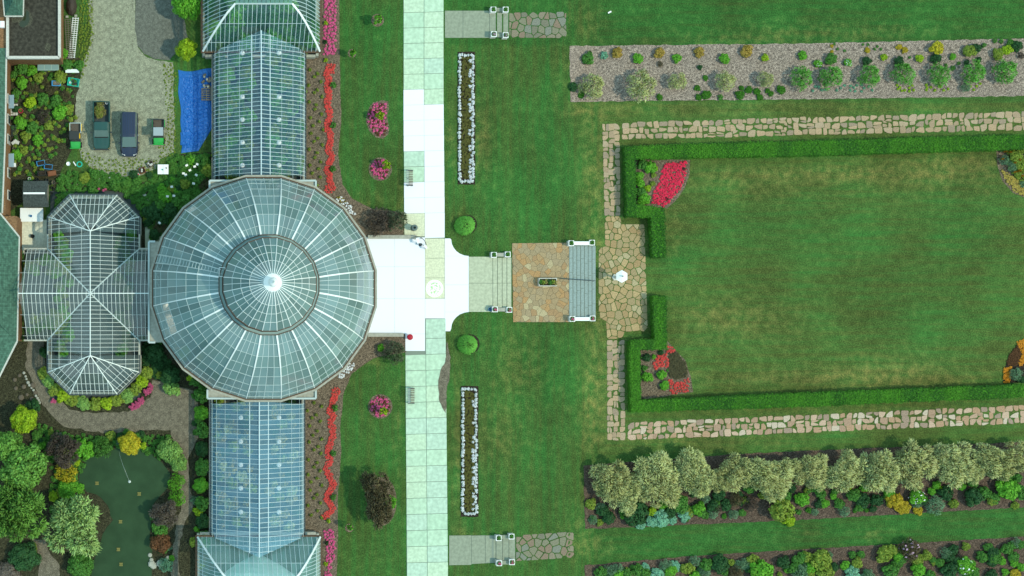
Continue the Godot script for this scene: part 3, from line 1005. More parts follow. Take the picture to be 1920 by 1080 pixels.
	t = thing("crazy_paving", "grey crazy paving with mossy joints ending in the lawn near the shrub bed", "path", G(1008, 46), "", "structure")
	stones(t, "flagstone", pv([954, 23, 1062, 21, 1063, 72, 954, 71]), 13, 14.5, 0.42, 0.7, 0.03, grey, 0.12)
	t = thing("crazy_paving", "grey crazy paving with mossy joints ending in the lawn near the tree bed", "path", G(1020, 1025), "", "structure")
	stones(t, "flagstone", pv([967, 1003, 1076, 996, 1077, 1046, 967, 1053]), 14, 13.5, 0.42, 0.8, 0.03, grey, 0.12)

	# planting beds
	sheet("shrub_bed", "long bed of greyish wood-chip mulch with scattered shrubs", wavy(pv([1068, 86, 1480, 82, 1925, 72, 1925, 180, 1500, 186, 1070, 191])), 0.02, M["grey mulch"])
	sheet("tree_bed", "long mulched bed planted with a row of pale small trees", wavy(pv([1094, 873, 1400, 850, 1925, 828, 1925, 951, 1480, 976, 1097, 992])), 0.02, M["bark mulch"])
	sheet("border_bed", "mulched border full of shrubs beyond the grass walk behind the tree bed", wavy(pv([1096, 1060, 1270, 1045, 1400, 1036, 1925, 1006, 1925, 1130, 1096, 1130])), 0.02, M["bark mulch"])
	sheet("house_border", "brown wood-chip border along the glasshouse with the globe lamps, red ribbon and magenta flowers", wavy(pv([572, -30, 636, -30, 637, 120, 640, 230, 634, 290, 642, 345, 660, 372, 700, 392, 757, 398, 757, 444, 560, 444, 560, 120, 572, 118]), 8, 0.8), 0.02, M["mulch"])
	sheet("house_border", "brown wood-chip border along the glasshouse with dry plants inside, red ribbon and yellow tufts", wavy(pv([560, 627, 762, 627, 762, 660, 700, 672, 660, 700, 645, 735, 638, 800, 640, 850, 634, 930, 634, 1000, 630, 1130, 560, 1130]), 8, 0.8), 0.02, M["mulch"])
	sheet("eroded_edge", "bare brown soil washed over the edge of the drive", wavy(pv([838, 640, 845, 670, 843, 705, 838, 730, 836, 775, 829, 764, 823, 750, 822, 712, 827, 692, 835, 678]), 5, 1.0), 0.075, M["dirt"], "structure")

	# the yard behind
	sheet("planting_soil", "dark soil under the pond garden", pv([-60, 640, 398, 640, 398, 1130, -60, 1130]), 0.01, M["garden soil"])
	sheet("planting_soil", "dark soil under the weedy plants by the brick building and the court", pv([14, 108, 150, 108, 150, 250, 110, 330, 14, 400]), 0.01, M["garden soil"])
	sheet("planting_soil", "dark soil under the herb patch between the yard and the domed glasshouse", wavy(pv([100, 330, 300, 345, 330, 290, 398, 285, 398, 480, 270, 480, 100, 420])), 0.011, M["garden soil"])
	sheet("gravel_yard", "pale gravel yard where the vehicles are parked", wavy(pv([163, -40, 253, -40, 254, 60, 258, 88, 270, 103, 290, 112, 324, 117, 327, 200, 326, 285, 300, 298, 292, 318, 240, 336, 180, 322, 152, 296, 138, 240, 143, 190, 150, 150, 158, 112, 170, 70]), 7, 2.0), 0.03, M["gravel"])
	sheet("asphalt_apron", "grey asphalt patch beside the gravel yard", wavy(pv([253, -40, 320, -40, 345, 30, 352, 70, 318, 113, 290, 111, 270, 101, 258, 86, 254, 60]), 7, 1.2), 0.04, M["asphalt"])
	sheet("dirt_path", "grey-brown gravel path round the pond garden", wavy(pv([52, 640, 82, 640, 86, 700, 92, 730, 130, 768, 180, 775, 240, 772, 282, 745, 286, 712, 325, 720, 372, 738, 372, 820, 352, 860, 356, 905, 362, 950, 345, 985, 335, 1030, 340, 1130, 318, 1130, 322, 1040, 330, 990, 340, 950, 335, 900, 330, 850, 320, 806, 200, 812, 120, 800, 80, 760, 62, 720, 48, 690]), 8, 2.0), 0.03, M["dirt"])
	sheet("dirt_path", "short gravel path between the spruce and the silvery willow", wavy(pv([60, 1010, 85, 1012, 95, 1040, 112, 1060, 112, 1130, 68, 1130, 75, 1050]), 8, 1.5), 0.03, M["dirt"])
	sheet("patio", "sunny cream concrete patio beside the cross-shaped glasshouse", pv([32, 412, 94, 412, 96, 475, 46, 478, 30, 440]), 0.05, mat("patio slab", lin(0.78, 0.8, 0.66), 0.85, "concrete", 0.4))
	sheet("patio", "concrete landing with shade painted in as grey between the two round-ended glasshouses", pv([272, 420, 308, 422, 308, 460, 272, 470]), 0.05, M["light concrete"])  # shade on the pale patio put in as a darker concrete tone
	# pond
	var pond := wavy(pv([147, 905, 150, 880, 165, 860, 190, 846, 230, 838, 275, 843, 303, 866, 320, 890, 314, 915, 300, 930, 286, 948, 282, 965, 281, 1000, 285, 1030, 282, 1130, 165, 1130, 178, 1045, 192, 1003, 212, 975, 202, 948, 188, 932, 162, 922]), 8, 2.0)
	g = Geo.new()
	sheet_geo(g, pond, 0.035)
	solo("pond", "murky green pond with a thin fountain jet", "pond", g, M["water"], "", "structure")

func walkway(rects: Array, m: String, label: String, slant: float) -> void:
	var t := thing("concrete_walk", label, "pavement", G(rects[0][0], rects[0][1]), "", "structure")
	var r0 = rects[0]; var r1 = rects[rects.size() - 1]
	var g := Geo.new()
	sheet_geo(g, pv([r0[0], r0[1], r1[2], r1[1], r1[2], r1[3], r0[0], r0[3]]), 0.014)
	wpart(t, "joint_bed", g, M["joint"])
	for r in rects: slab(t, "slab", r[0], r[1], r[2], r[3], 0.05, M[m], 0.3, slant)

func steps(called: String, label: String, x0: float, x1: float, y0: float, y1: float, n: int, lo: float, hi: float, m: String, cuts: Array) -> void:
	var t := thing(called, label, "steps", P((x0 + x1) / 2, (y0 + y1) / 2, lo), "", "structure")
	for i in n:
		var a := x0 + (x1 - x0) * i / n
		var b := x0 + (x1 - x0) * (i + 1) / n
		var h := hi + (lo - hi) * i / n + 0.06
		var g := Geo.new()
		g.prism(PackedVector3Array([P(a, y0, h - 0.05), P(b, y0, h - 0.05), P(b, y1, h - 0.05), P(a, y1, h - 0.05)]), 0.4, 0.0, 0.0)
		wpart(t, "riser", g, M["joint"])
		for k in cuts.size() - 1:
			g = Geo.new()
			var j := (i * 9) % 13 - 6 if n > 5 else 0
			var ya: float = cuts[k] + (j if k > 0 else 0) + 0.2
			var yb: float = cuts[k + 1] + (j if k < cuts.size() - 2 else 0) - 0.2
			g.prism(PackedVector3Array([P(a + 0.5, ya, h), P(b - 0.5, ya, h), P(b - 0.5, yb, h), P(a + 0.5, yb, h)]), 0.06, 0.015, 0.02)
			wpart(t, "tread", g, M[m])

# ---------- the glasshouses ----------
func build_dome() -> void:
	var n := 20
	var c := P(494, 541, 7.0)
	c.y = 0
	var t := thing("domed_glasshouse", "big round glasshouse with ribbed teal dome, glazed cupola and white finial", "glasshouse", c)
	var re := W(209, 7.0)
	var rt := W(90, 17.5)
	var ang := func(i: float) -> float: return TAU * (i + 0.5) / n
	var dirv := func(i: float) -> Vector3: return Vector3(cos(ang.call(i)), 0, sin(ang.call(i)))
	var tl := [0.0, 0.17, 0.34, 0.5, 0.64, 0.77, 0.88, 0.96, 1.0]
	var curve := func(i: float) -> Array:
		var o := []
		for f in tl: o.append(c + dirv.call(i) * lerpf(rt, re, f) + Vector3(0, 7.3 + 10.2 * (1 - pow(f, 2.1)), 0))
		return o
	for i in n:
		var a: Array = curve.call(i); var b: Array = curve.call(i + 1)
		glaze(t, M["dome glass"], M["dome bar"], a, b, 4, [0, 3, 5, 8], [1, 2, 3, 4, 5, 6, 7], 0.05, false)
		var g := Geo.new()
		for k in a.size() - 1:
			g.bar(a[k] + Vector3(0, 0.12, 0), a[k + 1] + Vector3(0, 0.12, 0), lerpf(0.17, 0.06, k / 7.0), 0.14)
		wpart(t, "rib", g, M["white metal"])
	# eaves: gutter and cornice rings
	for e in [[re - 0.02, re + 0.14, 7.28, 0.25, "gutter", "rust"], [re + 0.12, re + 0.36, 7.16, 0.4, "cornice", "beige stone"], [rt - 0.05, rt + 0.24, 17.64, 0.3, "upper_gutter", "gutter lead"], [rt + 0.22, rt + 0.3, 17.7, 0.3, "upper_rim", "rust"], [rt - 0.18, rt - 0.08, 19.0, 0.2, "cupola_rim", "rust"]]:
		var g := Geo.new()
		for i in n:
			var d0: Vector3 = dirv.call(i); var d1: Vector3 = dirv.call(i + 1)
			var y: float = e[2]; var th: float = e[3]
			var q := [c + d0 * e[0], c + d1 * e[0], c + d1 * e[1], c + d0 * e[1]]
			var u := Vector3(0, y, 0); var w := Vector3(0, y - th, 0)
			g.face([q[0] + u, q[1] + u, q[2] + u, q[3] + u], Vector3.UP)
			g.face([q[3] + u, q[2] + u, q[2] + w, q[3] + w], d0 + d1)
			g.face([q[0] + u, q[1] + u, q[1] + w, q[0] + w], -d0 - d1)
			g.face([q[0] + w, q[1] + w, q[2] + w, q[3] + w], Vector3.DOWN)
		wpart(t, e[4], g, M[e[5]])
	# wall below the dome
	var g := Geo.new()
	for i in n:
		g.bar(c + dirv.call(i) * (re + 0.05) + Vector3(0, 6.95 - 0.003 * (i % 3), 0), c + dirv.call(i + 1) * (re + 0.05) + Vector3(0, 6.95 - 0.003 * (i % 3), 0), 0.35, 6.95)
	wpart(t, "wall", g, M["beige stone"])
	g = Geo.new()
	var rim := []
	for i in n: rim.append(c + dirv.call(i) * re + Vector3(0, 0.1, 0))
	g.face(rim, Vector3.UP)
	wpart(t, "floor", g, M["house floor"])
	# cupola
	g = Geo.new()
	var rc := rt - 0.14
	for i in n:
		g.bar(c + dirv.call(i) * rc + Vector3(0, 18.9, 0), c + dirv.call(i + 1) * rc + Vector3(0, 18.9, 0), 0.06, 1.3)
	wpart(t, "drum", g, M["grey metal"])
	var tc := [0.0, 0.2, 0.4, 0.6, 0.8, 1.0]
	for i in n:
		var a := []; var b := []
		for f in tc:
			var r := lerpf(0.55, rc - 0.03, f)
			var y := 19.0 + 5.0 * (1 - pow(f, 1.6))
			a.append(c + dirv.call(i) * r + Vector3(0, y, 0)); b.append(c + dirv.call(i + 1) * r + Vector3(0, y, 0))
		glaze(t, M["dome glass"], M["white metal"], a, b, 2, [0, 5], [2, 3, 4], 0.045, false)
		g = Geo.new()
		for k in a.size() - 1: g.bar(a[k] + Vector3(0, 0.08, 0), a[k + 1] + Vector3(0, 0.08, 0), 0.075, 0.12)
		wpart(t, "cupola_rib", g, M["white metal"])
	g = Geo.new()
	g.lathe([Vector2(0.9, 23.75), Vector2(0.88, 23.9), Vector2(0.5, 24.15), Vector2(0.34, 24.3), Vector2(0.4, 24.5), Vector2(0.46, 24.75), Vector2(0.36, 25.1), Vector2(0.14, 25.4), Vector2(0.06, 25.7), Vector2(0.05, 26.5), Vector2(0.0, 27.2)], c, 20)
	wpart(t, "finial", g, mat("finial paint", lin(0.78, 0.82, 0.82), 0.4))
	# maintenance ladder on the glass
	g = Geo.new()
	for s in [-0.22, 0.22]:
		var pts := []
		for f in tl:
			var d: Vector3 = dirv.call(10.35 + s * 0.55)
			pts.append(c + d * lerpf(rt, re, f) + Vector3(0, 7.52 + 10.2 * (1 - pow(f, 2.1)), 0))
		g.path(pts, 0.06, 0.06)
	for k in 22:
		var f := (k + 0.5) / 22.0
		var y := 7.5 + 10.2 * (1 - pow(f, 2.1))
		var r := lerpf(rt, re, f)
		g.bar(c + dirv.call(10.35 - 0.12) * r + Vector3(0, y, 0), c + dirv.call(10.35 + 0.12) * r + Vector3(0, y, 0), 0.05, 0.04)
	wpart(t, "roof_ladder", g, M["grey metal"])
	g = Geo.new()
	var hp: Vector3 = c + dirv.call(10.35) * (rt + 0.05) + Vector3(0, 17.66, 0)
	for e in [[Vector3(-0.3, 0, -0.45), Vector3(-0.3, 0, 0.45)], [Vector3(0.3, 0, -0.45), Vector3(0.3, 0, 0.45)], [Vector3(-0.27, 0, -0.45), Vector3(0.27, 0, -0.45)], [Vector3(-0.27, 0, 0.45), Vector3(0.27, 0, 0.45)]]:
		g.bar(hp + e[0] + Vector3(0, 0.1, 0), hp + e[1] + Vector3(0, 0.1, 0), 0.06, 0.08)
	wpart(t, "hatch_frame", g, M["white metal"])
	# flat stone porches that link the dome to its neighbours
	for e in [[393, 339, 592, 372, "link_roof", 0], [389, 710, 592, 747, "link_roof", 1], [279, 453, 303, 642, "link_roof", 2]]:
		g = Geo.new()
		var p0 := P(e[0], e[1], 6.3); var p1 := P(e[2], e[3], 6.3)
		var m := (p0 + p1) / 2
		g.box(Transform3D(Basis(), Vector3(m.x, 0, m.z)), Vector3(p1.x - p0.x, 6.3, p1.z - p0.z))
		var o := wpart(t, e[4], g, M["beige stone"])
		g = Geo.new()
		var cs := [p0, Vector3(p1.x, 6.3, p0.z), p1, Vector3(p0.x, 6.3, p1.z)]
		var eg: Array = [[cs[0], cs[1], cs[0].lerp(cs[3], 0.45), cs[1].lerp(cs[2], 0.45)], [cs[3], cs[2], cs[3].lerp(cs[0], 0.45), cs[2].lerp(cs[1], 0.45)], [cs[0], cs[3], cs[0].lerp(cs[1], 0.5), cs[3].lerp(cs[2], 0.5)]][e[5]]
		var up := Vector3(0, 0.2, 0)
		g.bar(eg[0] + up, eg[1] + up, 0.2, 0.2)
		g.bar(eg[0] + up * 0.98, eg[2] + up * 0.98, 0.2, 0.2)
		g.bar(eg[1] + up * 0.98, eg[3] + up * 0.98, 0.2, 0.2)
		part(o, "parapet", g.mesh(t.position), M["grey metal"])
	# plants inside, dimly seen through the dome
	for i in 26:
		var a := TAU * i * 0.382
		var r := 2.5 + 8.0 * fmod(i * 0.618, 1.0)
		var q := c + Vector3(cos(a) * r, 0.1, sin(a) * r)
		inside_plant("indoor palm or tree inside the round domed glasshouse", q, rf(1.2, 2.0), rf(3.0, 5.5), ["leaf mid", "leaf dark", "leaf bright"][i % 3], "plants inside the domed glasshouse")

func inside_plant(label: String, at: Vector3, r: float, h: float, m: String, group: String, ck := "dome") -> void:
	var t := thing("indoor_plant", label, "plant", at, group)
	plant_n += 1
	var s := part(t, "stem", crowns["trunk"], M["bark"])
	s.scale = Vector3(r * 0.7, h * 0.8, r * 0.7)
	var f := part(t, "foliage", crowns["%s%d" % [ck, plant_n % 3]], M[m])
	f.scale = Vector3(r, h, r)
	f.rotation.y = plant_n * 1.7

func wing(called: String, label: String, x0: float, x1: float, yr: float, ye: float, yend: float, gm: String, cols: int) -> Node3D:
	# long gabled house: eaves x0..x1, ridge starts at yr (at the pavilion, eaves there at ye), ends flat at yend
	var he := 3.0; var hr := 6.9
	var a := P(x0, ye, he); var b := P(x1, yend, he)
	var cx := (a.x + b.x) / 2
	var hw := absf(b.x - a.x) / 2
	var zr := P(0, yr, hr).z; var ze := P(0, ye, he).z; var z1 := P(0, yend, he).z
	var t := thing(called, label, "glasshouse", Vector3(cx, 0, (ze + z1) / 2))
	var pr := [Vector2(0, hr), Vector2(hw * 0.195, hr - 0.62), Vector2(hw * 0.45, 5.5), Vector2(hw * 0.7, 4.7), Vector2(hw * 0.88, 4.05), Vector2(hw * 0.965, 3.5), Vector2(hw, 2.6)]
	var sg := signf(z1 - zr)
	gable(t, M[gm], M["wing bar"], Vector3(cx, 0, zr), Vector3(0, 0, sg), absf(z1 - zr), pr, cols, [0, 1, 4, 6], hw / absf(ze - zr), 1e6, 0.042, [-1, 1], [1])
	# low wall, glass side and sill
	for s in [-1, 1]:
		var g := Geo.new()
		g.bar(Vector3(cx + s * hw, 0.9, ze), Vector3(cx + s * hw, 0.9, z1), 0.3, 0.9)
		wpart(t, "base_wall", g, M["beige stone"])
		g = Geo.new()
		g.bar(Vector3(cx + s * (hw + 0.04), 2.66, ze), Vector3(cx + s * (hw + 0.04), 2.66, z1), 0.16, 0.14)
		wpart(t, "gutter", g, M["dark metal"])
		g = Geo.new()
		g.face([Vector3(cx + s * hw, 0.9, ze), Vector3(cx + s * hw, 2.56, ze), Vector3(cx + s * hw, 2.56, z1), Vector3(cx + s * hw, 0.9, z1)], Vector3(s, 0, 0))
		wpart(t, "side_glass", g, M[gm])
	var g := Geo.new()
	g.face([Vector3(cx - hw, 0.06, zr), Vector3(cx + hw, 0.06, zr), Vector3(cx + hw, 0.06, z1), Vector3(cx - hw, 0.06, z1)], Vector3.UP)
	wpart(t, "floor", g, M["house floor"])
	return t

func globe_lamp(px: float, py: float, label: String, group: String) -> void:
	var at := P(px, py, 4.3)
	var t := thing("globe_lamp", label, "lamp", Vector3(at.x, 3.1, at.z), group)
	var g := Geo.new()
	var pr := []
	for i in 9: pr.append(Vector2(0.27 * sin(PI * i / 8.0), 0.3 - 0.27 * cos(PI * i / 8.0)))
	g.lathe(pr, Vector3.ZERO, 14)
	part(t, "globe", g.mesh(), M["white paint"])
	g = Geo.new()
	g.tube([Vector3(0, 0.56, 0), Vector3(0, 1.9, 0)], 0.02, 0.02, 6)
	part(t, "hanging_rod", g.mesh(), M["dark metal"])

func pavilion(called: String, label: String, x0: float, x1: float, ye: float, rx0: float, rx1: float, yr: float, yfar: float, gm: String, lantern: bool) -> void:
	var he := 3.2; var hr := 8.6
	var sg := signf(ye - yr)
	var t := thing(called, label, "glasshouse", Vector3(P((x0 + x1) / 2, ye, he).x, 0, P(0, (ye + yfar) / 2, he).z))
	var tl := [0.0, 0.22, 0.44, 0.64, 0.82, 0.94, 1.0]
	var hip := func(rx: float, ex: float) -> Array:
		var o := []
		var r := P(rx, yr, hr); var e := P(ex, ye, he)
		for f in tl: o.append(Vector3(lerpf(r.x, e.x, pow(f, 0.92)), he + (hr - he) * (1 - pow(f, 1.5)), lerpf(r.z, e.z, f)))
		return o
	var far := func(rx: float, ex: float) -> Array:
		var o := []
		var r := P(rx, yfar, hr); var e := P(ex, yfar, he)
		for f in tl: o.append(Vector3(lerpf(r.x, e.x, pow(f, 0.92)), he + (hr - he) * (1 - pow(f, 1.5)), r.z))
		return o
	var h0: Array = hip.call(rx0, x0); var h1: Array = hip.call(rx1, x1)
	var rz := P(0, yr, hr).z; var ez := P(0, ye, he).z; var zq := P(0, yfar, hr).z
	var hh := func(f: float) -> float: return he + (hr - he) * (1 - pow(f, 1.5))
	var xr0: float = h0[0].x; var xr1: float = h1[0].x; var xe0: float = h0[6].x; var xe1: float = h1[6].x
	slope(t, M[gm], M["wing bar"], func(s: float, f: float) -> Vector3: return Vector3(s, hh.call(f), lerpf(rz, ez, f)), func(s: float) -> float:
		if s < xr0: return pow(clampf((xr0 - s) / (xr0 - xe0), 0, 1), 1.087)
		if s > xr1: return pow(clampf((s - xr1) / (xe1 - xr1), 0, 1), 1.087)
		return 0.0, xe0, xe1, 27, [0, 2, 4, 6], tl, [2, 4], 0.045)
	for q in [[xr0, xe0], [xr1, xe1]]:
		slope(t, M[gm], M["wing bar"], func(s: float, f: float) -> Vector3: return Vector3(lerpf(q[0], q[1], pow(f, 0.92)), hh.call(f), s), func(s: float) -> float: return clampf((s - rz) / (ez - rz), 0, 1), zq, ez, 20, [0, 3, 6], tl, [2, 4], 0.045)
	for h in [h0, h1]:
		var g := Geo.new()
		var p := []
		for q in h: p.append(q + Vector3(0, 0.1, 0))
		g.path(p, 0.2, 0.16)
		wpart(t, "hip_rib", g, M["white metal"])
	var e0: Vector3 = h0[6]; var e1: Vector3 = h1[6]
	var zf := P(0, yfar, he).z
	var g := Geo.new()
	g.bar(e0 + Vector3(-0.2, 0.05, 0), e1 + Vector3(0.2, 0.05, 0), 0.26, 0.25)
	g.bar(Vector3(e0.x - 0.1, 3.24, e0.z - sg * 0.15), Vector3(e0.x - 0.1, 3.24, zf), 0.24, 0.25)
	g.bar(Vector3(e1.x + 0.1, 3.24, e1.z - sg * 0.15), Vector3(e1.x + 0.1, 3.24, zf), 0.24, 0.25)
	wpart(t, "gutter", g, M["rust"])
	g = Geo.new()
	g.bar(Vector3(e0.x + 0.3, 1.0, e0.z), Vector3(e1.x - 0.3, 1.0, e1.z), 0.3, 1.0)
	g.bar(Vector3(e0.x + 0.1, 1.02, e0.z), Vector3(e0.x + 0.1, 1.02, zf), 0.3, 1.0)
	g.bar(Vector3(e1.x - 0.1, 1.02, e1.z), Vector3(e1.x - 0.1, 1.02, zf), 0.3, 1.0)
	wpart(t, "base_wall", g, M["beige stone"])
	g = Geo.new()
	g.face([Vector3(e0.x, 0.07, e0.z), Vector3(e1.x, 0.07, e1.z), Vector3(e1.x, 0.07, zf), Vector3(e0.x, 0.07, zf)], Vector3.UP)
	wpart(t, "floor", g, M["house floor"])
	if lantern:
		# raised ridge lantern of vertical panes and flat lights
		var r0 := P(rx0, yr, hr); var r1 := P(rx1, yr, hr)
		g = Geo.new()
		g.bar(Vector3(r0.x, hr + 0.55, r0.z - sg * 0.5), Vector3(r1.x, hr + 0.55, r1.z - sg * 0.5), 0.3, 0.16)
		g.bar(Vector3(r0.x, hr + 0.1, r0.z), Vector3(r1.x, hr + 0.1, r1.z), 0.16, 0.16)
		wpart(t, "ridge_beam", g, M["grey metal"])
		for i in 13:
			var f := i / 13.0
			g = Geo.new()
			var a := r0.lerp(r1, f + 0.004); var b := r0.lerp(r1, f + 0.073)
			g.face([a + Vector3(0, 0.08, 0), b + Vector3(0, 0.08, 0), b + Vector3(0, 0.5, -sg * 0.4), a + Vector3(0, 0.5, -sg * 0.4)], Vector3.UP)
			wpart(t, "lantern_pane", g, M["south glass"])
		g = Geo.new()
		var w0 := P(rx0, yr, hr); var w1 := P(rx1, yfar, hr)
		g.face([Vector3(w0.x, hr + 0.35, w0.z - sg * 0.7), Vector3(w1.x, hr + 0.35, w0.z - sg * 0.7), Vector3(w1.x, hr + 0.35, w1.z), Vector3(w0.x, hr + 0.35, w1.z)], Vector3.UP)
		wpart(t, "lantern_roof", g, M["north glass"])
	else:
		# long translucent shade tent hung inside
		g = Geo.new()
		var cx := (e0.x + e1.x) / 2
		var z0 := e0.z - sg * 2.3
		for i in 20:
			var a0 := PI * i / 20.0; var a1 := PI * (i + 1) / 20.0
			for j in 6:
				var s0 := sin(PI / 2 * minf(1.0, j / 3.0)); var s1 := sin(PI / 2 * minf(1.0, (j + 1) / 3.0))
				var q0 := z0 - sg * 1.3 * j; var q1 := z0 - sg * 1.3 * (j + 1)
				g.face([Vector3(cx - cos(a0) * 5.0 * s0, 0.3 + 4.4 * s0 * sin(a0), q0), Vector3(cx - cos(a1) * 5.0 * s0, 0.3 + 4.4 * s0 * sin(a1), q0), Vector3(cx - cos(a1) * 5.0 * s1, 0.3 + 4.4 * s1 * sin(a1), q1), Vector3(cx - cos(a0) * 5.0 * s1, 0.3 + 4.4 * s1 * sin(a0), q1)], Vector3.UP)
		solo("shade_tent", "pale aqua fabric shade tent inside the glass pavilion", "tent", g, mat("tent", lin(0.62, 0.9, 0.9), 0.5), "", "", Vector3(cx, 0.1, z0))

func build_rear() -> void:
	var pr_he := 2.6
	var hr := 7.2
	var c := P(172, 551, hr - 2.0)
	var hw := W(86, 3.0)
	var t := thing("cross_glasshouse", "cross-shaped glasshouse with round ends behind the dome", "glasshouse", Vector3(c.x, 0, c.z))
	var pr := [Vector2(0, hr), Vector2(hw * 0.2, hr - 0.75), Vector2(hw * 0.45, 5.5), Vector2(hw * 0.72, 4.3), Vector2(hw * 0.9, 3.4), Vector2(hw, pr_he)]
	var o := Vector3(c.x, 0, c.z)
	var gm: Material = M["rear glass"]; var bm: Material = M["rear bar"]
	var ln := W(551 - 436, 5.0)
	gable(t, gm, bm, o, Vector3(0, 0, -1), ln, pr, 15, [0, 2, 5], 1.0, 1e6, 0.034, [-1, 1])
	gable(t, gm, bm, o, Vector3(0, 0, 1), ln, pr, 15, [0, 2, 5], 1.0, 1e6, 0.034, [-1, 1])
	gable(t, gm, bm, o, Vector3(-1, 0, 0), W(133, 5.0), pr, 17, [0, 2, 5], 1.0, 1e6, 0.034, [-1, 1])
	gable(t, gm, bm, o, Vector3(1, 0, 0), W(108, 5.0), pr, 14, [0, 2, 5], 1.0, 1e6, 0.034, [-1, 1])
	for d in [[1, 1], [1, -1], [-1, 1], [-1, -1]]:
		var g := Geo.new()
		var p := []
		for q in pr: p.append(o + Vector3(d[0] * q.x, q.y + 0.06, d[1] * q.x))
		g.path(p, 0.12, 0.1)
		wpart(t, "valley_beam", g, M["grey metal"])
	for sg in [-1, 1]:
		var ap := o + Vector3(0, 0, sg * ln)
		# round end: five facets on half an octagon
		var corner := []
		var oct := [Vector2(-1.0, 0.0), Vector2(-1.0, 0.38), Vector2(-0.52, 0.86), Vector2(0.52, 0.86), Vector2(1.0, 0.38), Vector2(1.0, 0.0)]
		for q in oct: corner.append(Vector3(q.x * hw, 0, sg * q.y * hw))
		for i in 5:
			var a := []; var b := []
			for q in pr:
				var f: float = q.x / hw
				a.append(ap + corner[i] * f + Vector3(0, q.y, 0)); b.append(ap + corner[i + 1] * f + Vector3(0, q.y, 0))
			var ed: Vector3 = (corner[i + 1] - corner[i]).normalized()
			var sa: float = corner[i].dot(ed); var sb: float = corner[i + 1].dot(ed)
			var foot: Vector3 = corner[i] - ed * sa
			var lv := []
			for q in pr: lv.append(q.x / hw)
			slope(t, gm, bm, func(s: float, f: float) -> Vector3: return ap + ed * s + foot * f + Vector3(0, prof_h(pr, f * hw), 0), func(s: float) -> float: return clampf(s / sa if s < 0 else s / maxf(sb, 0.001), 0, 1) if absf(s) > 0.001 else 0.0, sa, sb, [4, 7, 11, 7, 4][i], [0, 5], lv, [1, 2, 3, 4], 0.04)
			if i > 0:
				var g := Geo.new()
				var p := []
				for q in a: p.append(q + Vector3(0, 0.07, 0))
				g.path(p, 0.09, 0.1)
				wpart(t, "hip_rib", g, bm)
		var g := Geo.new()
		for i in 5:
			g.bar(ap + corner[i] * 1.01 + Vector3(0, 2.64, 0), ap + corner[i + 1] * 1.01 + Vector3(0, 2.64, 0), 0.16, 0.14)
		wpart(t, "gutter", g, M["dark metal"])
		g = Geo.new()
		for i in 5:
			g.bar(ap + corner[i] + Vector3(0, 1.0 - 0.004 * (i % 2), 0), ap + corner[i + 1] + Vector3(0, 1.0 - 0.004 * (i % 2), 0), 0.3, 1.0)
		wpart(t, "base_wall", g, M["beige stone"])
		g = Geo.new()
		for i in 5: g.face([ap + corner[i] + Vector3(0, 1, 0), ap + corner[i + 1] + Vector3(0, 1, 0), ap + corner[i + 1] + Vector3(0, 2.5, 0), ap + corner[i] + Vector3(0, 2.5, 0)], corner[i] + corner[i + 1])
		wpart(t, "side_glass", g, gm)
	var g := Geo.new()
	for s in [-1, 1]:
		for e in [[-W(133, 5.0), -hw], [hw, W(108, 5.0)]]:
			g.bar(o + Vector3(e[0], 2.6, s * hw), o + Vector3(e[1], 2.6, s * hw), 0.2, 2.6)
		for e in [[-ln, -hw], [hw, ln]]:
			g.bar(o + Vector3(s * hw, 2.62, e[0]), o + Vector3(s * hw, 2.62, e[1]), 0.2, 2.6)
	wpart(t, "side_wall", g, M["beige stone"])
	g = Geo.new()
	g.face([o + Vector3(-hw, 0.07, -ln - hw), o + Vector3(hw, 0.07, -ln - hw), o + Vector3(hw, 0.07, ln + hw), o + Vector3(-hw, 0.07, ln + hw)], Vector3.UP)
	g.face([o + Vector3(-8.0, 0.08, -hw), o + Vector3(6.4, 0.08, -hw), o + Vector3(6.4, 0.08, hw), o + Vector3(-8.0, 0.08, hw)], Vector3.UP)
	wpart(t, "floor", g, M["house floor"])
	for i in 54:
		var s := -1.0 if i % 2 else 1.0
		var z := -ln + 2 * ln * (i / 54.0)
		inside_plant("leafy plant on the benches inside the cross-shaped glasshouse", o + Vector3(s * hw * rf(0.55, 0.82), 0.1, z), rf(0.5, 0.9), rf(0.9, 1.9), ["leaf mid", "leaf bright", "leaf dark", "leaf olive"][i % 4], "plants inside the cross-shaped glasshouse")
	for i in 24:
		inside_plant("leafy plant on the benches inside the cross-shaped glasshouse", o + Vector3(-3.2 - 4.4 * (i / 24.0), 0.1, (-1.0 if i % 2 else 1.0) * hw * rf(0.35, 0.8)), rf(0.5, 0.9), rf(0.9, 1.9), ["leaf mid", "leaf bright", "leaf olive"][i % 3], "plants inside the cross-shaped glasshouse")

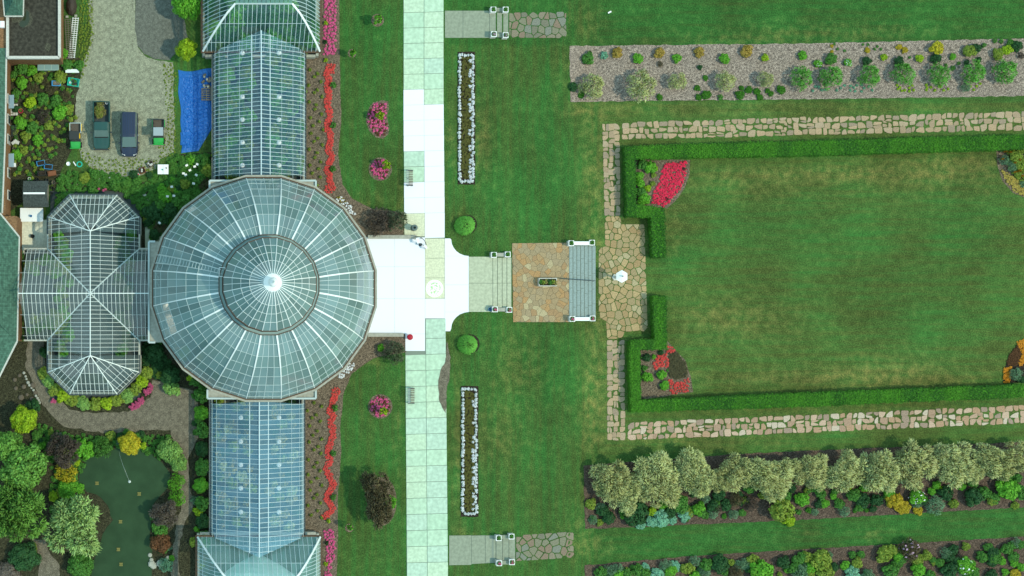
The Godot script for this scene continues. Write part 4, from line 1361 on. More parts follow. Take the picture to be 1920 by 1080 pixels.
func build_glasshouses() -> void:
	mat("dome bar", lin(0.5, 0.6, 0.6), 0.5)
	mat("gutter lead", lin(0.22, 0.3, 0.29), 0.6)
	mat("wing bar", lin(0.5, 0.62, 0.66), 0.5)
	mat("rear bar", lin(0.72, 0.78, 0.76), 0.5)
	build_dome()
	var nw := wing("long_glasshouse", "long gabled glasshouse full of green plants and white globe lamps", 400, 573, 57, 99, 338, "wing glass", 35)
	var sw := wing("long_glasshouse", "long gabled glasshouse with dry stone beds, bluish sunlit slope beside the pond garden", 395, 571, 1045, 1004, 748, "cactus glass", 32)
	pavilion("glass_pavilion", "hipped glass pavilion with a raised ridge lantern and dense plants inside", 380, 600, 97, 441, 548, 7, -75, "north glass", true)
	pavilion("glass_pavilion", "hipped milky glass pavilion with a pale tent inside", 370, 601, 1006, 432, 548, 1092, 1160, "south glass", false)
	build_rear()
	for y in [96, 179, 222, 265, 308]:
		for x in [455, 524]: globe_lamp(x, y, "white globe lamp hanging in the glasshouse full of green plants", "globe lamps in the green glasshouse")
	for y in [784, 829, 873, 917, 962]:
		for x in [452, 524]: globe_lamp(x, y, "white globe lamp hanging in the glasshouse with dry stone beds", "globe lamps in the dry glasshouse")
	# planting inside the long houses
	var k := 0
	for y in range(75, 335, 13):
		for x in [417, 432, 448, 463, 516, 530, 545, 558]:
			k += 1
			if k * 7 % 10 < 3: continue
			var p := P(x + rf(-6, 6), y + rf(-5, 5), 1.0)
			p.y = 0.08
			inside_plant("lush green plant inside the long glasshouse with globe lamps", p, rf(0.55, 1.1), rf(1.0, 2.6), ["leaf mid", "leaf mid", "leaf bright", "leaf mid", "leaf olive"][k % 5], "plants inside the green glasshouse")
	for y in range(752, 1000, 14):
		for x in [412, 424, 440, 458, 468, 510, 530, 550]:
			k += 1
			if k * 7 % 10 < 4: continue
			var p := P(x + rf(-6, 6), y + rf(-5, 5), 1.0)
			p.y = 0.08
			inside_plant("straw-coloured or green desert plant inside the long dry glasshouse", p, rf(0.35, 0.75), rf(0.5, 1.5), ["leaf straw", "leaf olive", "leaf straw", "leaf dark", "leaf pale"][k % 5], "plants inside the dry glasshouse", "small")
	for i in 26:
		var p := P(rf(392, 590), rf(-20, 85), 1.0)
		p.y = 0.08
		inside_plant("dense palm foliage inside the pavilion with the ridge lantern", p, rf(0.9, 1.6), rf(2.0, 3.6), ["leaf mid", "leaf dark", "leaf bright"][i % 3], "plants inside the lantern pavilion")

# ---------- brick building at the edge ----------
func build_brick() -> void:
	var hb := 4.6
	var t := thing("brick_building", "old brick building with green shingle roofs and a dark flat roof beside the gravel yard", "building", P(-10, 250, 0) * Vector3(1, 0, 1))
	var box := func(called: String, x0: float, y0: float, x1: float, y1: float, h: float, m: String) -> void:
		var g := Geo.new()
		var a := P(x0, y0, h); var b := P(x1, y1, h)
		g.box(Transform3D(Basis(), Vector3((a.x + b.x) / 2, 0, (a.z + b.z) / 2)), Vector3(b.x - a.x, h, b.z - a.z))
		wpart(t, called, g, M[m])
	box.call("wall", -60, 88, 10, 404, 4.2, "brick")
	box.call("wall", -60, -40, 112, 108, 4.3, "brick")
	box.call("wall", -60, 405, 31, 640, 4.7, "brick")
	box.call("flat_roof", 17, -40, 109, 105, 4.42, "flat roof")
	var g := Geo.new()
	var q := [P(15, -40, 4.3), P(112, -40, 4.3), P(112, 109, 4.3), P(15, 109, 4.3)]
	for i in q.size(): q[i].y = 0
	wall_geo(g, q, 4.3, 4.75, 0.3)
	wpart(t, "parapet", g, M["pale stone"])
	# standing water on the flat roof
	g = Geo.new()
	var pud := wavy(pv([36, 44, 42, 38, 47, 24, 50, 18, 55, 24, 56, 36, 52, 46, 44, 52, 38, 50]), 4, 1.2)
	var ix := Geometry2D.triangulate_polygon(pud)
	for k in range(0, ix.size(), 3): g.face([P(pud[ix[k]].x, pud[ix[k]].y, 4.435), P(pud[ix[k + 1]].x, pud[ix[k + 1]].y, 4.435), P(pud[ix[k + 2]].x, pud[ix[k + 2]].y, 4.435)], Vector3.UP)
	wpart(t, "puddle", g, mat("puddle", lin(0.03, 0.04, 0.02), 0.08, "", 1, 0, 0.5))
	# stains round the puddle
	for st in [[30, 34, 10, 12], [90, 88, 7, 9], [46, 35, 15, 20]]:
		g = Geo.new()
		var bl := PackedVector2Array()
		for i in 18: bl.append(Vector2(st[0] + cos(TAU * i / 18) * st[2] * rf(0.6, 1.1), st[1] + sin(TAU * i / 18) * st[3] * rf(0.6, 1.1)))
		ix = Geometry2D.triangulate_polygon(bl)
		for k in range(0, ix.size(), 3): g.face([P(bl[ix[k]].x, bl[ix[k]].y, 4.428 - st[2] * 0.0002), P(bl[ix[k + 1]].x, bl[ix[k + 1]].y, 4.428 - st[2] * 0.0002), P(bl[ix[k + 2]].x, bl[ix[k + 2]].y, 4.428 - st[2] * 0.0002)], Vector3.UP)
		wpart(t, "silt_stain", g, mat("silt", lin(0.14, 0.14, 0.1), 1.0, "rough", 0.3))
	# green roofs
	var roof := func(called: String, pts: Array, rid: Array) -> void:
		# pts: eaves outline with heights, rid: ridge points; fan of planes
		var r := Geo.new()
		for i in pts.size() - 1:
			r.face([pts[i], pts[i + 1], rid[mini(i + 1, rid.size() - 1)], rid[mini(i, rid.size() - 1)]], Vector3.UP)
		wpart(t, called, r, M["green shingle"])
		r = Geo.new()
		for i in pts.size() - 1: r.bar(pts[i] + Vector3(0, 0.05, 0), pts[i + 1] + Vector3(0, 0.05, 0), 0.18, 0.16)
		wpart(t, "eave_gutter", r, M["pale stone"])
	roof.call("roof", [P(-60, 397, 4.8), P(0, 400, 4.8), P(36, 444, 4.8), P(32, 640, 4.8), P(-4, 712, 4.8), P(-60, 716, 4.8)], [P(-60, 540, 8.0), P(-45, 520, 8.0), P(-30, 500, 8.0), P(-30, 580, 8.0), P(-45, 570, 8.0), P(-60, 540, 8.0)])
	roof.call("roof", [P(12, 90, 4.4), P(10, 250, 4.4), P(4, 400, 4.4)], [P(-50, 90, 6.6), P(-50, 250, 6.6), P(-50, 400, 6.6)])
	roof.call("roof", [P(3, -40, 5.3), P(9, 30, 5.3), P(43, 30, 5.3), P(45, -40, 5.3)], [P(24, -40, 7.0), P(24, 2, 7.0), P(24, 2, 7.0), P(24, -40, 7.0)])
	# windows in the long wall
	for y in [180, 218, 256, 320, 362]:
		g = Geo.new()
		var w := P(10, y, 4.2)
		g.box(Transform3D(Basis(), Vector3(w.x + 0.03, 1.0, w.z)), Vector3(0.16, 1.7, 1.1))
		var o := wpart(t, "window", g, M["pale stone"])
		g = Geo.new()
		g.box(Transform3D(Basis(), Vector3(w.x + 0.075, 1.1, w.z)), Vector3(0.1, 1.5, 0.92))
		part(o, "pane", g.mesh(t.position), mat("window pane", lin(0.05, 0.07, 0.08), 0.1, "", 1, 0, 0.5))
	for y in [190, 300]:
		g = Geo.new()
		var w := P(12, y, 2.0)
		g.box(Transform3D(Basis(Vector3(0, 0, 1), 0.35), Vector3(w.x + 0.4, 1.7, w.z)), Vector3(0.9, 0.06, 1.5))
		wpart(t, "awning", g, mat("awning", lin(0.32, 0.46, 0.55), 0.4))
	g = Geo.new()
	g.box(Transform3D(Basis(), P(5, 47, 4.3)), Vector3(0.5, 0.5, 0.7), WHITE, 0.05)
	wpart(t, "roof_vent", g, M["white paint"])

# ---------- garden objects ----------
func hedge(label: String, poly: PackedVector2Array, h: float, sd: int) -> void:
	rng.seed = sd
	poly = wavy(poly, 12, 0.9)
	var b := -1.35
	var c := Vector2.ZERO
	for p in poly: c += p
	c /= poly.size()
	var at := P(c.x, c.y, b)
	var t := thing("clipped_hedge", label, "hedge", at)
	var g := Geo.new()
	var inn := Geometry2D.offset_polygon(poly, -1.6)[0]
	var ix := Geometry2D.triangulate_polygon(inn)
	var cuts := b + h - 0.1
	for k in range(0, ix.size(), 3): g.face([P(inn[ix[k]].x, inn[ix[k]].y, cuts), P(inn[ix[k + 1]].x, inn[ix[k + 1]].y, cuts), P(inn[ix[k + 2]].x, inn[ix[k + 2]].y, cuts)], Vector3.UP)
	for i in inn.size():
		var q0 := P(inn[i].x, inn[i].y, cuts); var q1 := P(inn[(i + 1) % inn.size()].x, inn[(i + 1) % inn.size()].y, cuts)
		var m := P(c.x, c.y, cuts)
		g.face([q0, q1, Vector3(q1.x, b, q1.z), Vector3(q0.x, b, q0.z)], (q0 + q1) / 2 - m)
	wpart(t, "core", g, mat("hedge core", lin(0.065, 0.225, 0.018), 1.0))
	g = Geo.new()
	g.colored = true
	var f := FastNoiseLite.new()
	f.seed = sd
	f.frequency = 0.018
	var lo := poly[0]; var hi := poly[0]
	for p in poly:
		lo = lo.min(p); hi = hi.max(p)
	var tone := func(q: Vector2) -> Color:
		var k := clampf(0.5 + f.get_noise_2d(q.x, q.y * 0.3) * 1.1 + rf(-0.3, 0.3), 0, 1)
		var s := rf(0.6, 1.0)
		return Color(lerpf(0.35, 0.95, k) * s, lerpf(0.5, 1.0, k) * s, lerpf(0.6, 0.7, k) * s)
	var y := lo.y
	while y < hi.y:
		var x := lo.x
		while x < minf(hi.x, 1925.0):
			var q := Vector2(x + rf(-1, 1), y + rf(-1, 1))
			if Geometry2D.is_point_in_polygon(q, poly):
				for e in 2:
					var nn := (Vector3.UP + rdir() * 0.55).normalized()
					leaf(g, P(q.x + rf(-0.8, 0.8), q.y + rf(-0.8, 0.8), b + h + rf(-0.12, 0.03)), nn.cross(rdir()).normalized(), nn, rf(0.12, 0.22), 0.12, tone.call(q))
			x += 1.9
		y += 1.9
	for i in poly.size():
		var p0 := poly[i]; var p1 := poly[(i + 1) % poly.size()]
		var out := (p1 - p0).orthogonal().normalized()
		if Geometry2D.is_point_in_polygon((p0 + p1) / 2 + out * 2.0, poly): out = -out
		var o3 := Vector3(out.x, 0, out.y)
		var n := int(p0.distance_to(p1) / 1.6)
		for j in n:
			for e in 7:
				var q := p0.lerp(p1, (j + rf(0, 1)) / n)
				var top := P(q.x, q.y, b + h)
				top.y = b + h * rf(0.03, 1.0)
				var nn := (o3 + rdir() * 0.55 + Vector3.UP * 0.2).normalized()
				leaf(g, top + o3 * rf(-0.08, 0.02), nn.cross(rdir()).normalized(), nn, rf(0.12, 0.22), 0.12, tone.call(q))
	wpart(t, "foliage", g, M["leaf hedge"])

func square_planter(px: float, py: float, base: float, label: String, group: String, flower := "") -> void:
	var h := 0.75
	var at := P(px, py, base + h)
	at.y = base
	var t := thing("square_planter", label, "planter", at, group)
	var g := Geo.new()
	g.box(Transform3D(), Vector3(0.62, 0.12, 0.62))
	g.box(Transform3D(Basis(), Vector3(0, 0.121, 0)), Vector3(0.54, h - 0.25, 0.54))
	part(t, "pedestal", g.mesh(), M["pale stone"])
	g = Geo.new()
	for e in [[0.0, -0.27, 0.62, 0.09], [0.0, 0.27, 0.62, 0.09], [-0.27, 0.0, 0.09, 0.45], [0.27, 0.0, 0.09, 0.45]]:
		g.box(Transform3D(Basis(), Vector3(e[0], h - 0.128, e[1])), Vector3(e[2], 0.2, e[3]), WHITE, 0.02)
	part(t, "rim", g.mesh(), M["white paint"])
	g = Geo.new()
	g.box(Transform3D(Basis(), Vector3(0, h - 0.12, 0)), Vector3(0.45, 0.1, 0.45))
	part(t, "soil", g.mesh(), M["soil"])
	plant_n += 1
	var f := part(t, "plant", crowns["small%d" % (plant_n % 4)], M["leaf mid"])
	f.scale = Vector3(0.27, 0.3, 0.27)
	f.position.y = h - 0.04
	if flower:
		f = part(t, "flowers", crowns["bloom%d" % (plant_n % 2)], M[flower])
		f.scale = Vector3(0.22, 0.34, 0.22)
		f.position.y = h - 0.03

func low_wall(x0: float, x1: float, y: float, base: float, base1: float, h: float, label: String, m: String) -> void:
	var a := P(x0, y, base + h); var b := P(x1, y, base + h)
	var g := Geo.new()
	var w := 0.42
	var p := [Vector3(a.x, base + h, a.z), Vector3(b.x, base + h, b.z)]
	g.box(Transform3D(Basis(), Vector3((a.x + b.x) / 2, base1, (a.z + b.z) / 2)), Vector3(b.x - a.x, base + h - base1, w), WHITE, 0.02)
	solo("cheek_wall", label, "wall", g, M[m], "", "", Vector3((a.x + b.x) / 2, base1, (a.z + b.z) / 2))

func bench(px: float, py: float, label: String) -> void:
	var at := P(px, py, 0.35)
	at.y = 0.06
	var t := thing("slatted_bench", label, "bench", at)
	var iron: Material = M["dark metal"]
	var wood := mat("bench slat", lin(0.3, 0.24, 0.19), 0.7, "rough", 2.0)
	var mt := mat("bench back", lin(0.25, 0.3, 0.3), 0.6)
	for i in 9:
		var z := -0.76 + 0.19 * i
		var g := Geo.new()
		g.box(Transform3D(Basis(), Vector3(0.24, 0.42, z)), Vector3(0.46, 0.03, 0.1), WHITE, 0.006)
		part(t, "seat_slat", g.mesh(), wood)
		g = Geo.new()
		g.box(Transform3D(Basis(Vector3(0, 0, 1), 0.6) * Basis.IDENTITY, Vector3(-0.02, 0.47, z)) * Transform3D(Basis(), Vector3(0.0, 0.0, 0)), Vector3(0.03, 0.6, 0.1))
		part(t, "back_slat", g.mesh(), mt)
	for z in [-0.86, 0.0, 0.86]:
		var g := Geo.new()
		g.bar(Vector3(0.46, 0.41, z), Vector3(0.02, 0.41, z), 0.05, 0.05)
		g.bar(Vector3(0.02, 0.45, z), Vector3(-0.37, 0.99, z), 0.05, 0.05)
		g.bar(Vector3(0.44, 0.36, z), Vector3(0.46, 0.0, z), 0.05, 0.05, Vector3.RIGHT)
		g.bar(Vector3(0.02, 0.36, z), Vector3(-0.06, 0.0, z), 0.05, 0.05, Vector3.RIGHT)
		if z != 0.0: g.bar(Vector3(0.46, 0.66, z), Vector3(-0.1, 0.66, z), 0.06, 0.04)
		part(t, "side_frame", g.mesh(), iron)

func loft(g: Geo, secs: Array) -> void:
	# each section: [z, [Vector2(x, y) ...]] the same number of points, closed rings
	for i in secs.size() - 1:
		var a: Array = secs[i][1]; var b: Array = secs[i + 1][1]
		var mid := Vector3.ZERO
		for p in a: mid += Vector3(p.x, p.y, secs[i][0])
		mid /= a.size()
		for j in a.size():
			var k := (j + 1) % a.size()
			var q := [Vector3(a[j].x, a[j].y, secs[i][0]), Vector3(a[k].x, a[k].y, secs[i][0]), Vector3(b[k].x, b[k].y, secs[i + 1][0]), Vector3(b[j].x, b[j].y, secs[i + 1][0])]
			g.face(q, (q[0] + q[1]) / 2 - mid)
	for e in [0, secs.size() - 1]:
		var cap := []
		for p in secs[e][1]: cap.append(Vector3(p.x, p.y, secs[e][0]))
		g.face(cap, Vector3(0, 0, -1 if e == 0 else 1))

func ring(w0: float, y0: float, w1: float, y1: float, w2: float, y2: float) -> Array:
	return [Vector2(-w0, y0), Vector2(-w1, y1), Vector2(-w2, y2), Vector2(0, y2 + 0.03), Vector2(w2, y2), Vector2(w1, y1), Vector2(w0, y0)]

func wheel(t: Node3D, x: float, z: float, r: float) -> void:
	var g := Geo.new()
	g.lathe([Vector2(r * 0.55, -0.1), Vector2(r * 0.96, -0.1), Vector2(r, -0.06), Vector2(r, 0.06), Vector2(r * 0.96, 0.1), Vector2(r * 0.55, 0.1)], Vector3.ZERO, 16)
	var o := part(t, "wheel", g.mesh(), M["rubber"])
	o.transform = Transform3D(Basis(Vector3(0, 0, 1), PI / 2), Vector3(x, r, z))
	g = Geo.new()
	g.lathe([Vector2(0.0, -0.09), Vector2(r * 0.56, -0.09), Vector2(r * 0.56, 0.09), Vector2(0, 0.09)], Vector3.ZERO, 12)
	part(o, "rim", g.mesh(), M["grey metal"])

func bpart(t: Node3D, called: String, at: Vector3, s: Vector3, m: Material, bev := 0.03, rot := Basis.IDENTITY) -> MeshInstance3D:
	var g := Geo.new()
	g.box(Transform3D(rot, at), s, WHITE, bev)
	return part(t, called, g.mesh(), m)

func paint(key: String, c: Color) -> StandardMaterial3D:
	var m := mat(key, c, 0.35, "", 1, 0, 0.5)
	m.clearcoat_enabled = true
	m.clearcoat = 0.3
	m.clearcoat_roughness = 0.1
	return m

func build_vehicles() -> void:
	mat("rubber", lin(0.02, 0.02, 0.02), 0.9)
	var gls := mat("car glass", lin(0.09, 0.15, 0.14), 0.06, "", 1, 0, 0.6)  # teal tone raised to stand in for reflected sky
	var lamp := mat("car lamp", lin(0.7, 0.72, 0.72), 0.2)
	# minivan
	var blue := paint("navy paint", lin(0.01, 0.018, 0.05))
	var at := P(242, 251, 1.2)
	at.y = 0.035
	var t := thing("parked_minivan", "dark navy blue minivan parked on the gravel beside the green pickup", "minivan", at)
	var g := Geo.new()
	loft(g, [[-2.45, ring(0.8, 0.35, 0.86, 0.7, 0.78, 0.98)], [-2.35, ring(0.9, 0.3, 0.98, 0.7, 0.86, 1.02)], [-1.0, ring(0.92, 0.28, 1.0, 0.7, 0.9, 1.03)], [1.1, ring(0.92, 0.28, 1.0, 0.7, 0.9, 1.02)], [1.5, ring(0.92, 0.28, 0.99, 0.68, 0.86, 1.0)], [2.2, ring(0.88, 0.3, 0.94, 0.6, 0.74, 0.82)], [2.48, ring(0.6, 0.34, 0.68, 0.52, 0.52, 0.66)]])
	part(t, "body", g.mesh(), blue)
	g = Geo.new()
	loft(g, [[-2.36, ring(0.86, 1.0, 0.84, 1.2, 0.74, 1.55)], [-2.1, ring(0.88, 1.0, 0.85, 1.2, 0.72, 1.68)], [0.2, ring(0.88, 1.0, 0.85, 1.2, 0.71, 1.7)], [0.55, ring(0.88, 1.0, 0.85, 1.2, 0.7, 1.62)], [1.45, ring(0.84, 0.98, 0.82, 1.0, 0.78, 1.01)]])
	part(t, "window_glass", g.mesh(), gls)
	g = Geo.new()
	loft(g, [[-2.38, ring(0.7, 1.6, 0.74, 1.63, 0.66, 1.69)], [-2.1, ring(0.74, 1.67, 0.76, 1.72, 0.68, 1.76)], [0.1, ring(0.73, 1.69, 0.75, 1.74, 0.67, 1.78)], [0.42, ring(0.7, 1.62, 0.72, 1.68, 0.64, 1.72)]])
	var rf_ := part(t, "roof", g.mesh(), blue)
	for x in [-0.55, -0.28, 0.0, 0.28, 0.55]:
		g = Geo.new()
		g.bar(Vector3(x, 1.815, -2.05), Vector3(x, 1.825, 0.05), 0.03, 0.03)
		part(rf_, "roof_rail", g.mesh(), mat("navy trim", lin(0.03, 0.05, 0.12), 0.4))
	for s in [-1, 1]:
		bpart(t, "headlight", Vector3(s * 0.62, 0.66, 2.22), Vector3(0.4, 0.12, 0.2), lamp, 0.03, Basis(Vector3.UP, s * 0.45))
		bpart(t, "mirror", Vector3(s * 1.08, 1.0, 1.0), Vector3(0.2, 0.16, 0.12), blue)
		for z in [-1.55, 1.55]: wheel(t, s * 0.92, z, 0.33)
	bpart(t, "cowl", Vector3(0, 0.985, 1.5), Vector3(1.5, 0.03, 0.12), M["rubber"], 0)
	for x in [-0.4, 0.4]: bpart(t, "hood_crease", Vector3(x, 0.93, 1.95), Vector3(0.03, 0.03, 0.6), M["navy trim"], 0, Basis(Vector3.RIGHT, 0.2))
	for s in [-1, 1]:
		for z in [-1.2, 0.1]: bpart(t, "door_handle", Vector3(s * 1.0, 0.82, z), Vector3(0.04, 0.04, 0.2), M["grey metal"], 0)
	# pickup
	var green := paint("dark green paint", lin(0.009, 0.058, 0.05))
	at = P(190, 236, 1.0)
	at.y = 0.035
	t = thing("parked_pickup", "dark green pickup truck with cut brush heaped in its open bed", "pickup", at)
	g = Geo.new()
	loft(g, [[-0.3, ring(0.9, 0.4, 1.0, 0.75, 0.9, 1.05)], [1.0, ring(0.9, 0.4, 1.0, 0.75, 0.9, 1.05)], [2.2, ring(0.88, 0.4, 0.96, 0.72, 0.84, 0.98)], [2.55, ring(0.8, 0.42, 0.86, 0.62, 0.7, 0.88)]])
	part(t, "body", g.mesh(), green)
	g = Geo.new()
	loft(g, [[-0.3, ring(0.9, 1.04, 0.86, 1.3, 0.76, 1.6)], [0.55, ring(0.9, 1.04, 0.86, 1.3, 0.74, 1.62)], [1.25, ring(0.84, 1.04, 0.82, 1.05, 0.78, 1.06)]])
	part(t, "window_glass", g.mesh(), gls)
	g = Geo.new()
	loft(g, [[-0.34, ring(0.76, 1.6, 0.78, 1.65, 0.7, 1.7)], [0.42, ring(0.76, 1.62, 0.78, 1.67, 0.68, 1.72)], [0.6, ring(0.72, 1.57, 0.74, 1.6, 0.66, 1.63)]])
	part(t, "roof", g.mesh(), green)
	for s in [-1, 1]:
		bpart(t, "bed_side", Vector3(s * 0.9, 0.5, -1.55), Vector3(0.13, 0.72, 2.3), green, 0.03)
		bpart(t, "mirror", Vector3(s * 1.12, 1.05, 0.75), Vector3(0.22, 0.18, 0.12), M["dark metal"])
		bpart(t, "headlight", Vector3(s * 0.66, 0.66, 2.5), Vector3(0.3, 0.14, 0.1), mat("amber lamp", lin(0.7, 0.35, 0.06), 0.3))
		for z in [-1.6, 1.7]: wheel(t, s * 0.86, z, 0.36)
	bpart(t, "tailgate", Vector3(0, 0.5, -2.7), Vector3(1.9, 0.7, 0.1), green)
	bpart(t, "bed_floor", Vector3(0, 0.5, -1.52), Vector3(1.66, 0.08, 2.24), M["dark metal"], 0)
	bpart(t, "bumper", Vector3(0, 0.42, 2.6), Vector3(1.7, 0.2, 0.14), M["dark metal"])
	bpart(t, "cowl", Vector3(0, 1.03, 1.3), Vector3(1.5, 0.04, 0.12), M["rubber"], 0)
	for x in [-0.45, 0.0, 0.45]: bpart(t, "hood_crease", Vector3(x, 1.05, 1.75), Vector3(0.03, 0.02, 0.8), mat("green trim", lin(0.02, 0.1, 0.085), 0.4), 0, Basis(Vector3.RIGHT, 0.06))
	var c := G(187, 208, 0.62)
	var hp := thing("brush_heap", "heap of straw-coloured cut brush in the pickup bed", "brush", c + Vector3(0, 0.03, 0))
	var f := part(hp, "stems", crowns["fine0"], leafmat("cut brush", lin(0.4, 0.34, 0.12)))
	f.scale = Vector3(0.75, 0.8, 1.05)
	f = part(hp, "leaves", crowns["dome1"], M["leaf olive"])
	f.scale = Vector3(0.62, 0.7, 0.95)
	bucket(200, 193, 0.62, 0.16, 0.3, "white paint", "white bucket standing in the corner of the pickup bed")
	# two utility carts
	cart(141, 253, "yellow-seated green utility cart with a black canopy, parked by the weeds", "black canopy", true)
	cart(297, 246, "green utility cart with a grey canopy, parked near the blue tarpaulin", "grey canopy", false)

func cart(px: float, py: float, label: String, roof: String, black: bool) -> void:
	var at := P(px, py, 1.0)
	at.y = 0.035
	var t := thing("utility_cart", label, "utility cart", at)
	var gr := paint("cart green", lin(0.02, 0.34, 0.05))
	var ye := mat("cart yellow", lin(0.75, 0.5, 0.02), 0.5)
	var rm := mat(roof, lin(0.035, 0.04, 0.04) if black else lin(0.3, 0.36, 0.39), 0.6)
	bpart(t, "chassis", Vector3(0, 0.35, 0), Vector3(1.15, 0.14, 2.7), M["dark metal"])
	for e in [[-0.62, -0.8, 0.07, 1.15], [0.62, -0.8, 0.07, 1.15], [0, -1.36, 1.2, 0.07], [0, -0.26, 1.2, 0.07]]:
		bpart(t, "bed_side", Vector3(e[0], 0.56, e[1]), Vector3(e[2], 0.36, e[3]), M["dark metal"] if not black else M["grey metal"], 0.01)
	bpart(t, "bed_floor", Vector3(0, 0.52, -0.8), Vector3(1.16, 0.05, 1.05), mat("cart bed", lin(0.2, 0.17, 0.14), 0.9, "rough", 1.0), 0)
	var g := Geo.new()
	loft(g, [[0.75, ring(0.55, 0.48, 0.6, 0.7, 0.52, 0.88)], [1.15, ring(0.52, 0.48, 0.58, 0.66, 0.48, 0.8)], [1.42, ring(0.44, 0.5, 0.5, 0.58, 0.38, 0.64)]])
	part(t, "hood", g.mesh(), gr)
	bpart(t, "front_guard", Vector3(0, 0.5, 1.46), Vector3(1.3, 0.2, 0.1), gr)
	for s in [-1, 1]:
		bpart(t, "seat", Vector3(s * 0.28, 0.5, 0.1), Vector3(0.5, 0.2, 0.5), ye, 0.05)
		bpart(t, "seat_back", Vector3(s * 0.28, 0.7, -0.14), Vector3(0.5, 0.5, 0.1), ye, 0.05)
		bpart(t, "fender", Vector3(s * 0.66, 0.62, -0.9), Vector3(0.14, 0.1, 0.8), ye if black else gr)
		for z in [-0.95, 1.05]: wheel(t, s * 0.6, z, 0.3)
		for z in [-0.2, 0.62]:
			g = Geo.new()
			g.tube([Vector3(s * 0.55, 0.5, z), Vector3(s * 0.52, 1.78, z * 0.85)], 0.025, 0.025, 6)
			part(t, "canopy_post", g.mesh(), M["dark metal"])
	bpart(t, "canopy", Vector3(-0.04 if black else 0.0, 1.78, 0.16), Vector3(1.12, 0.07, 0.95), rm, 0.03)
	g = Geo.new()
	for i in 12:
		var a0 := TAU * i / 12.0; var a1 := TAU * (i + 1) / 12.0
		g.bar(Vector3(-0.25 + cos(a0) * 0.17, 0.98 + sin(a0) * 0.1, 0.62 + sin(a0) * 0.1), Vector3(-0.25 + cos(a1) * 0.17, 0.98 + sin(a1) * 0.1, 0.62 + sin(a1) * 0.1), 0.03, 0.03)
	part(t, "steering_wheel", g.mesh(), M["rubber"])

func bucket(px: float, py: float, base: float, r: float, h: float, m: String, label: String, group := "") -> void:
	var at := P(px, py, base + h)
	at.y = base
	var g := Geo.new()
	g.lathe([Vector2(0, 0.0), Vector2(r * 0.8, 0), Vector2(r, h), Vector2(r * 1.06, h), Vector2(r * 1.06, h + 0.02), Vector2(r * 0.92, h + 0.02), Vector2(r * 0.75, 0.06), Vector2(0.0, 0.06)], Vector3.ZERO, 18)
	var o := MeshInstance3D.new()
	o.name = numbered("bucket" if not m.begins_with("pot") else "flower_pot")
	o.mesh = g.mesh()
	o.material_override = M[m]
	o.position = at
	add_child(o)
	tag(o, label, "bucket" if not m.begins_with("pot") else "pot", group)

func tufted(called: String, label: String, cat: String, list: Array, m: String, ck: String, r: float, h: float, group: String) -> void:
	for e in list:
		plant(called, label, cat, e[0], e[1], (e[2] if e.size() > 2 else r) * rf(0.9, 1.1), h, ck, M[m], group)

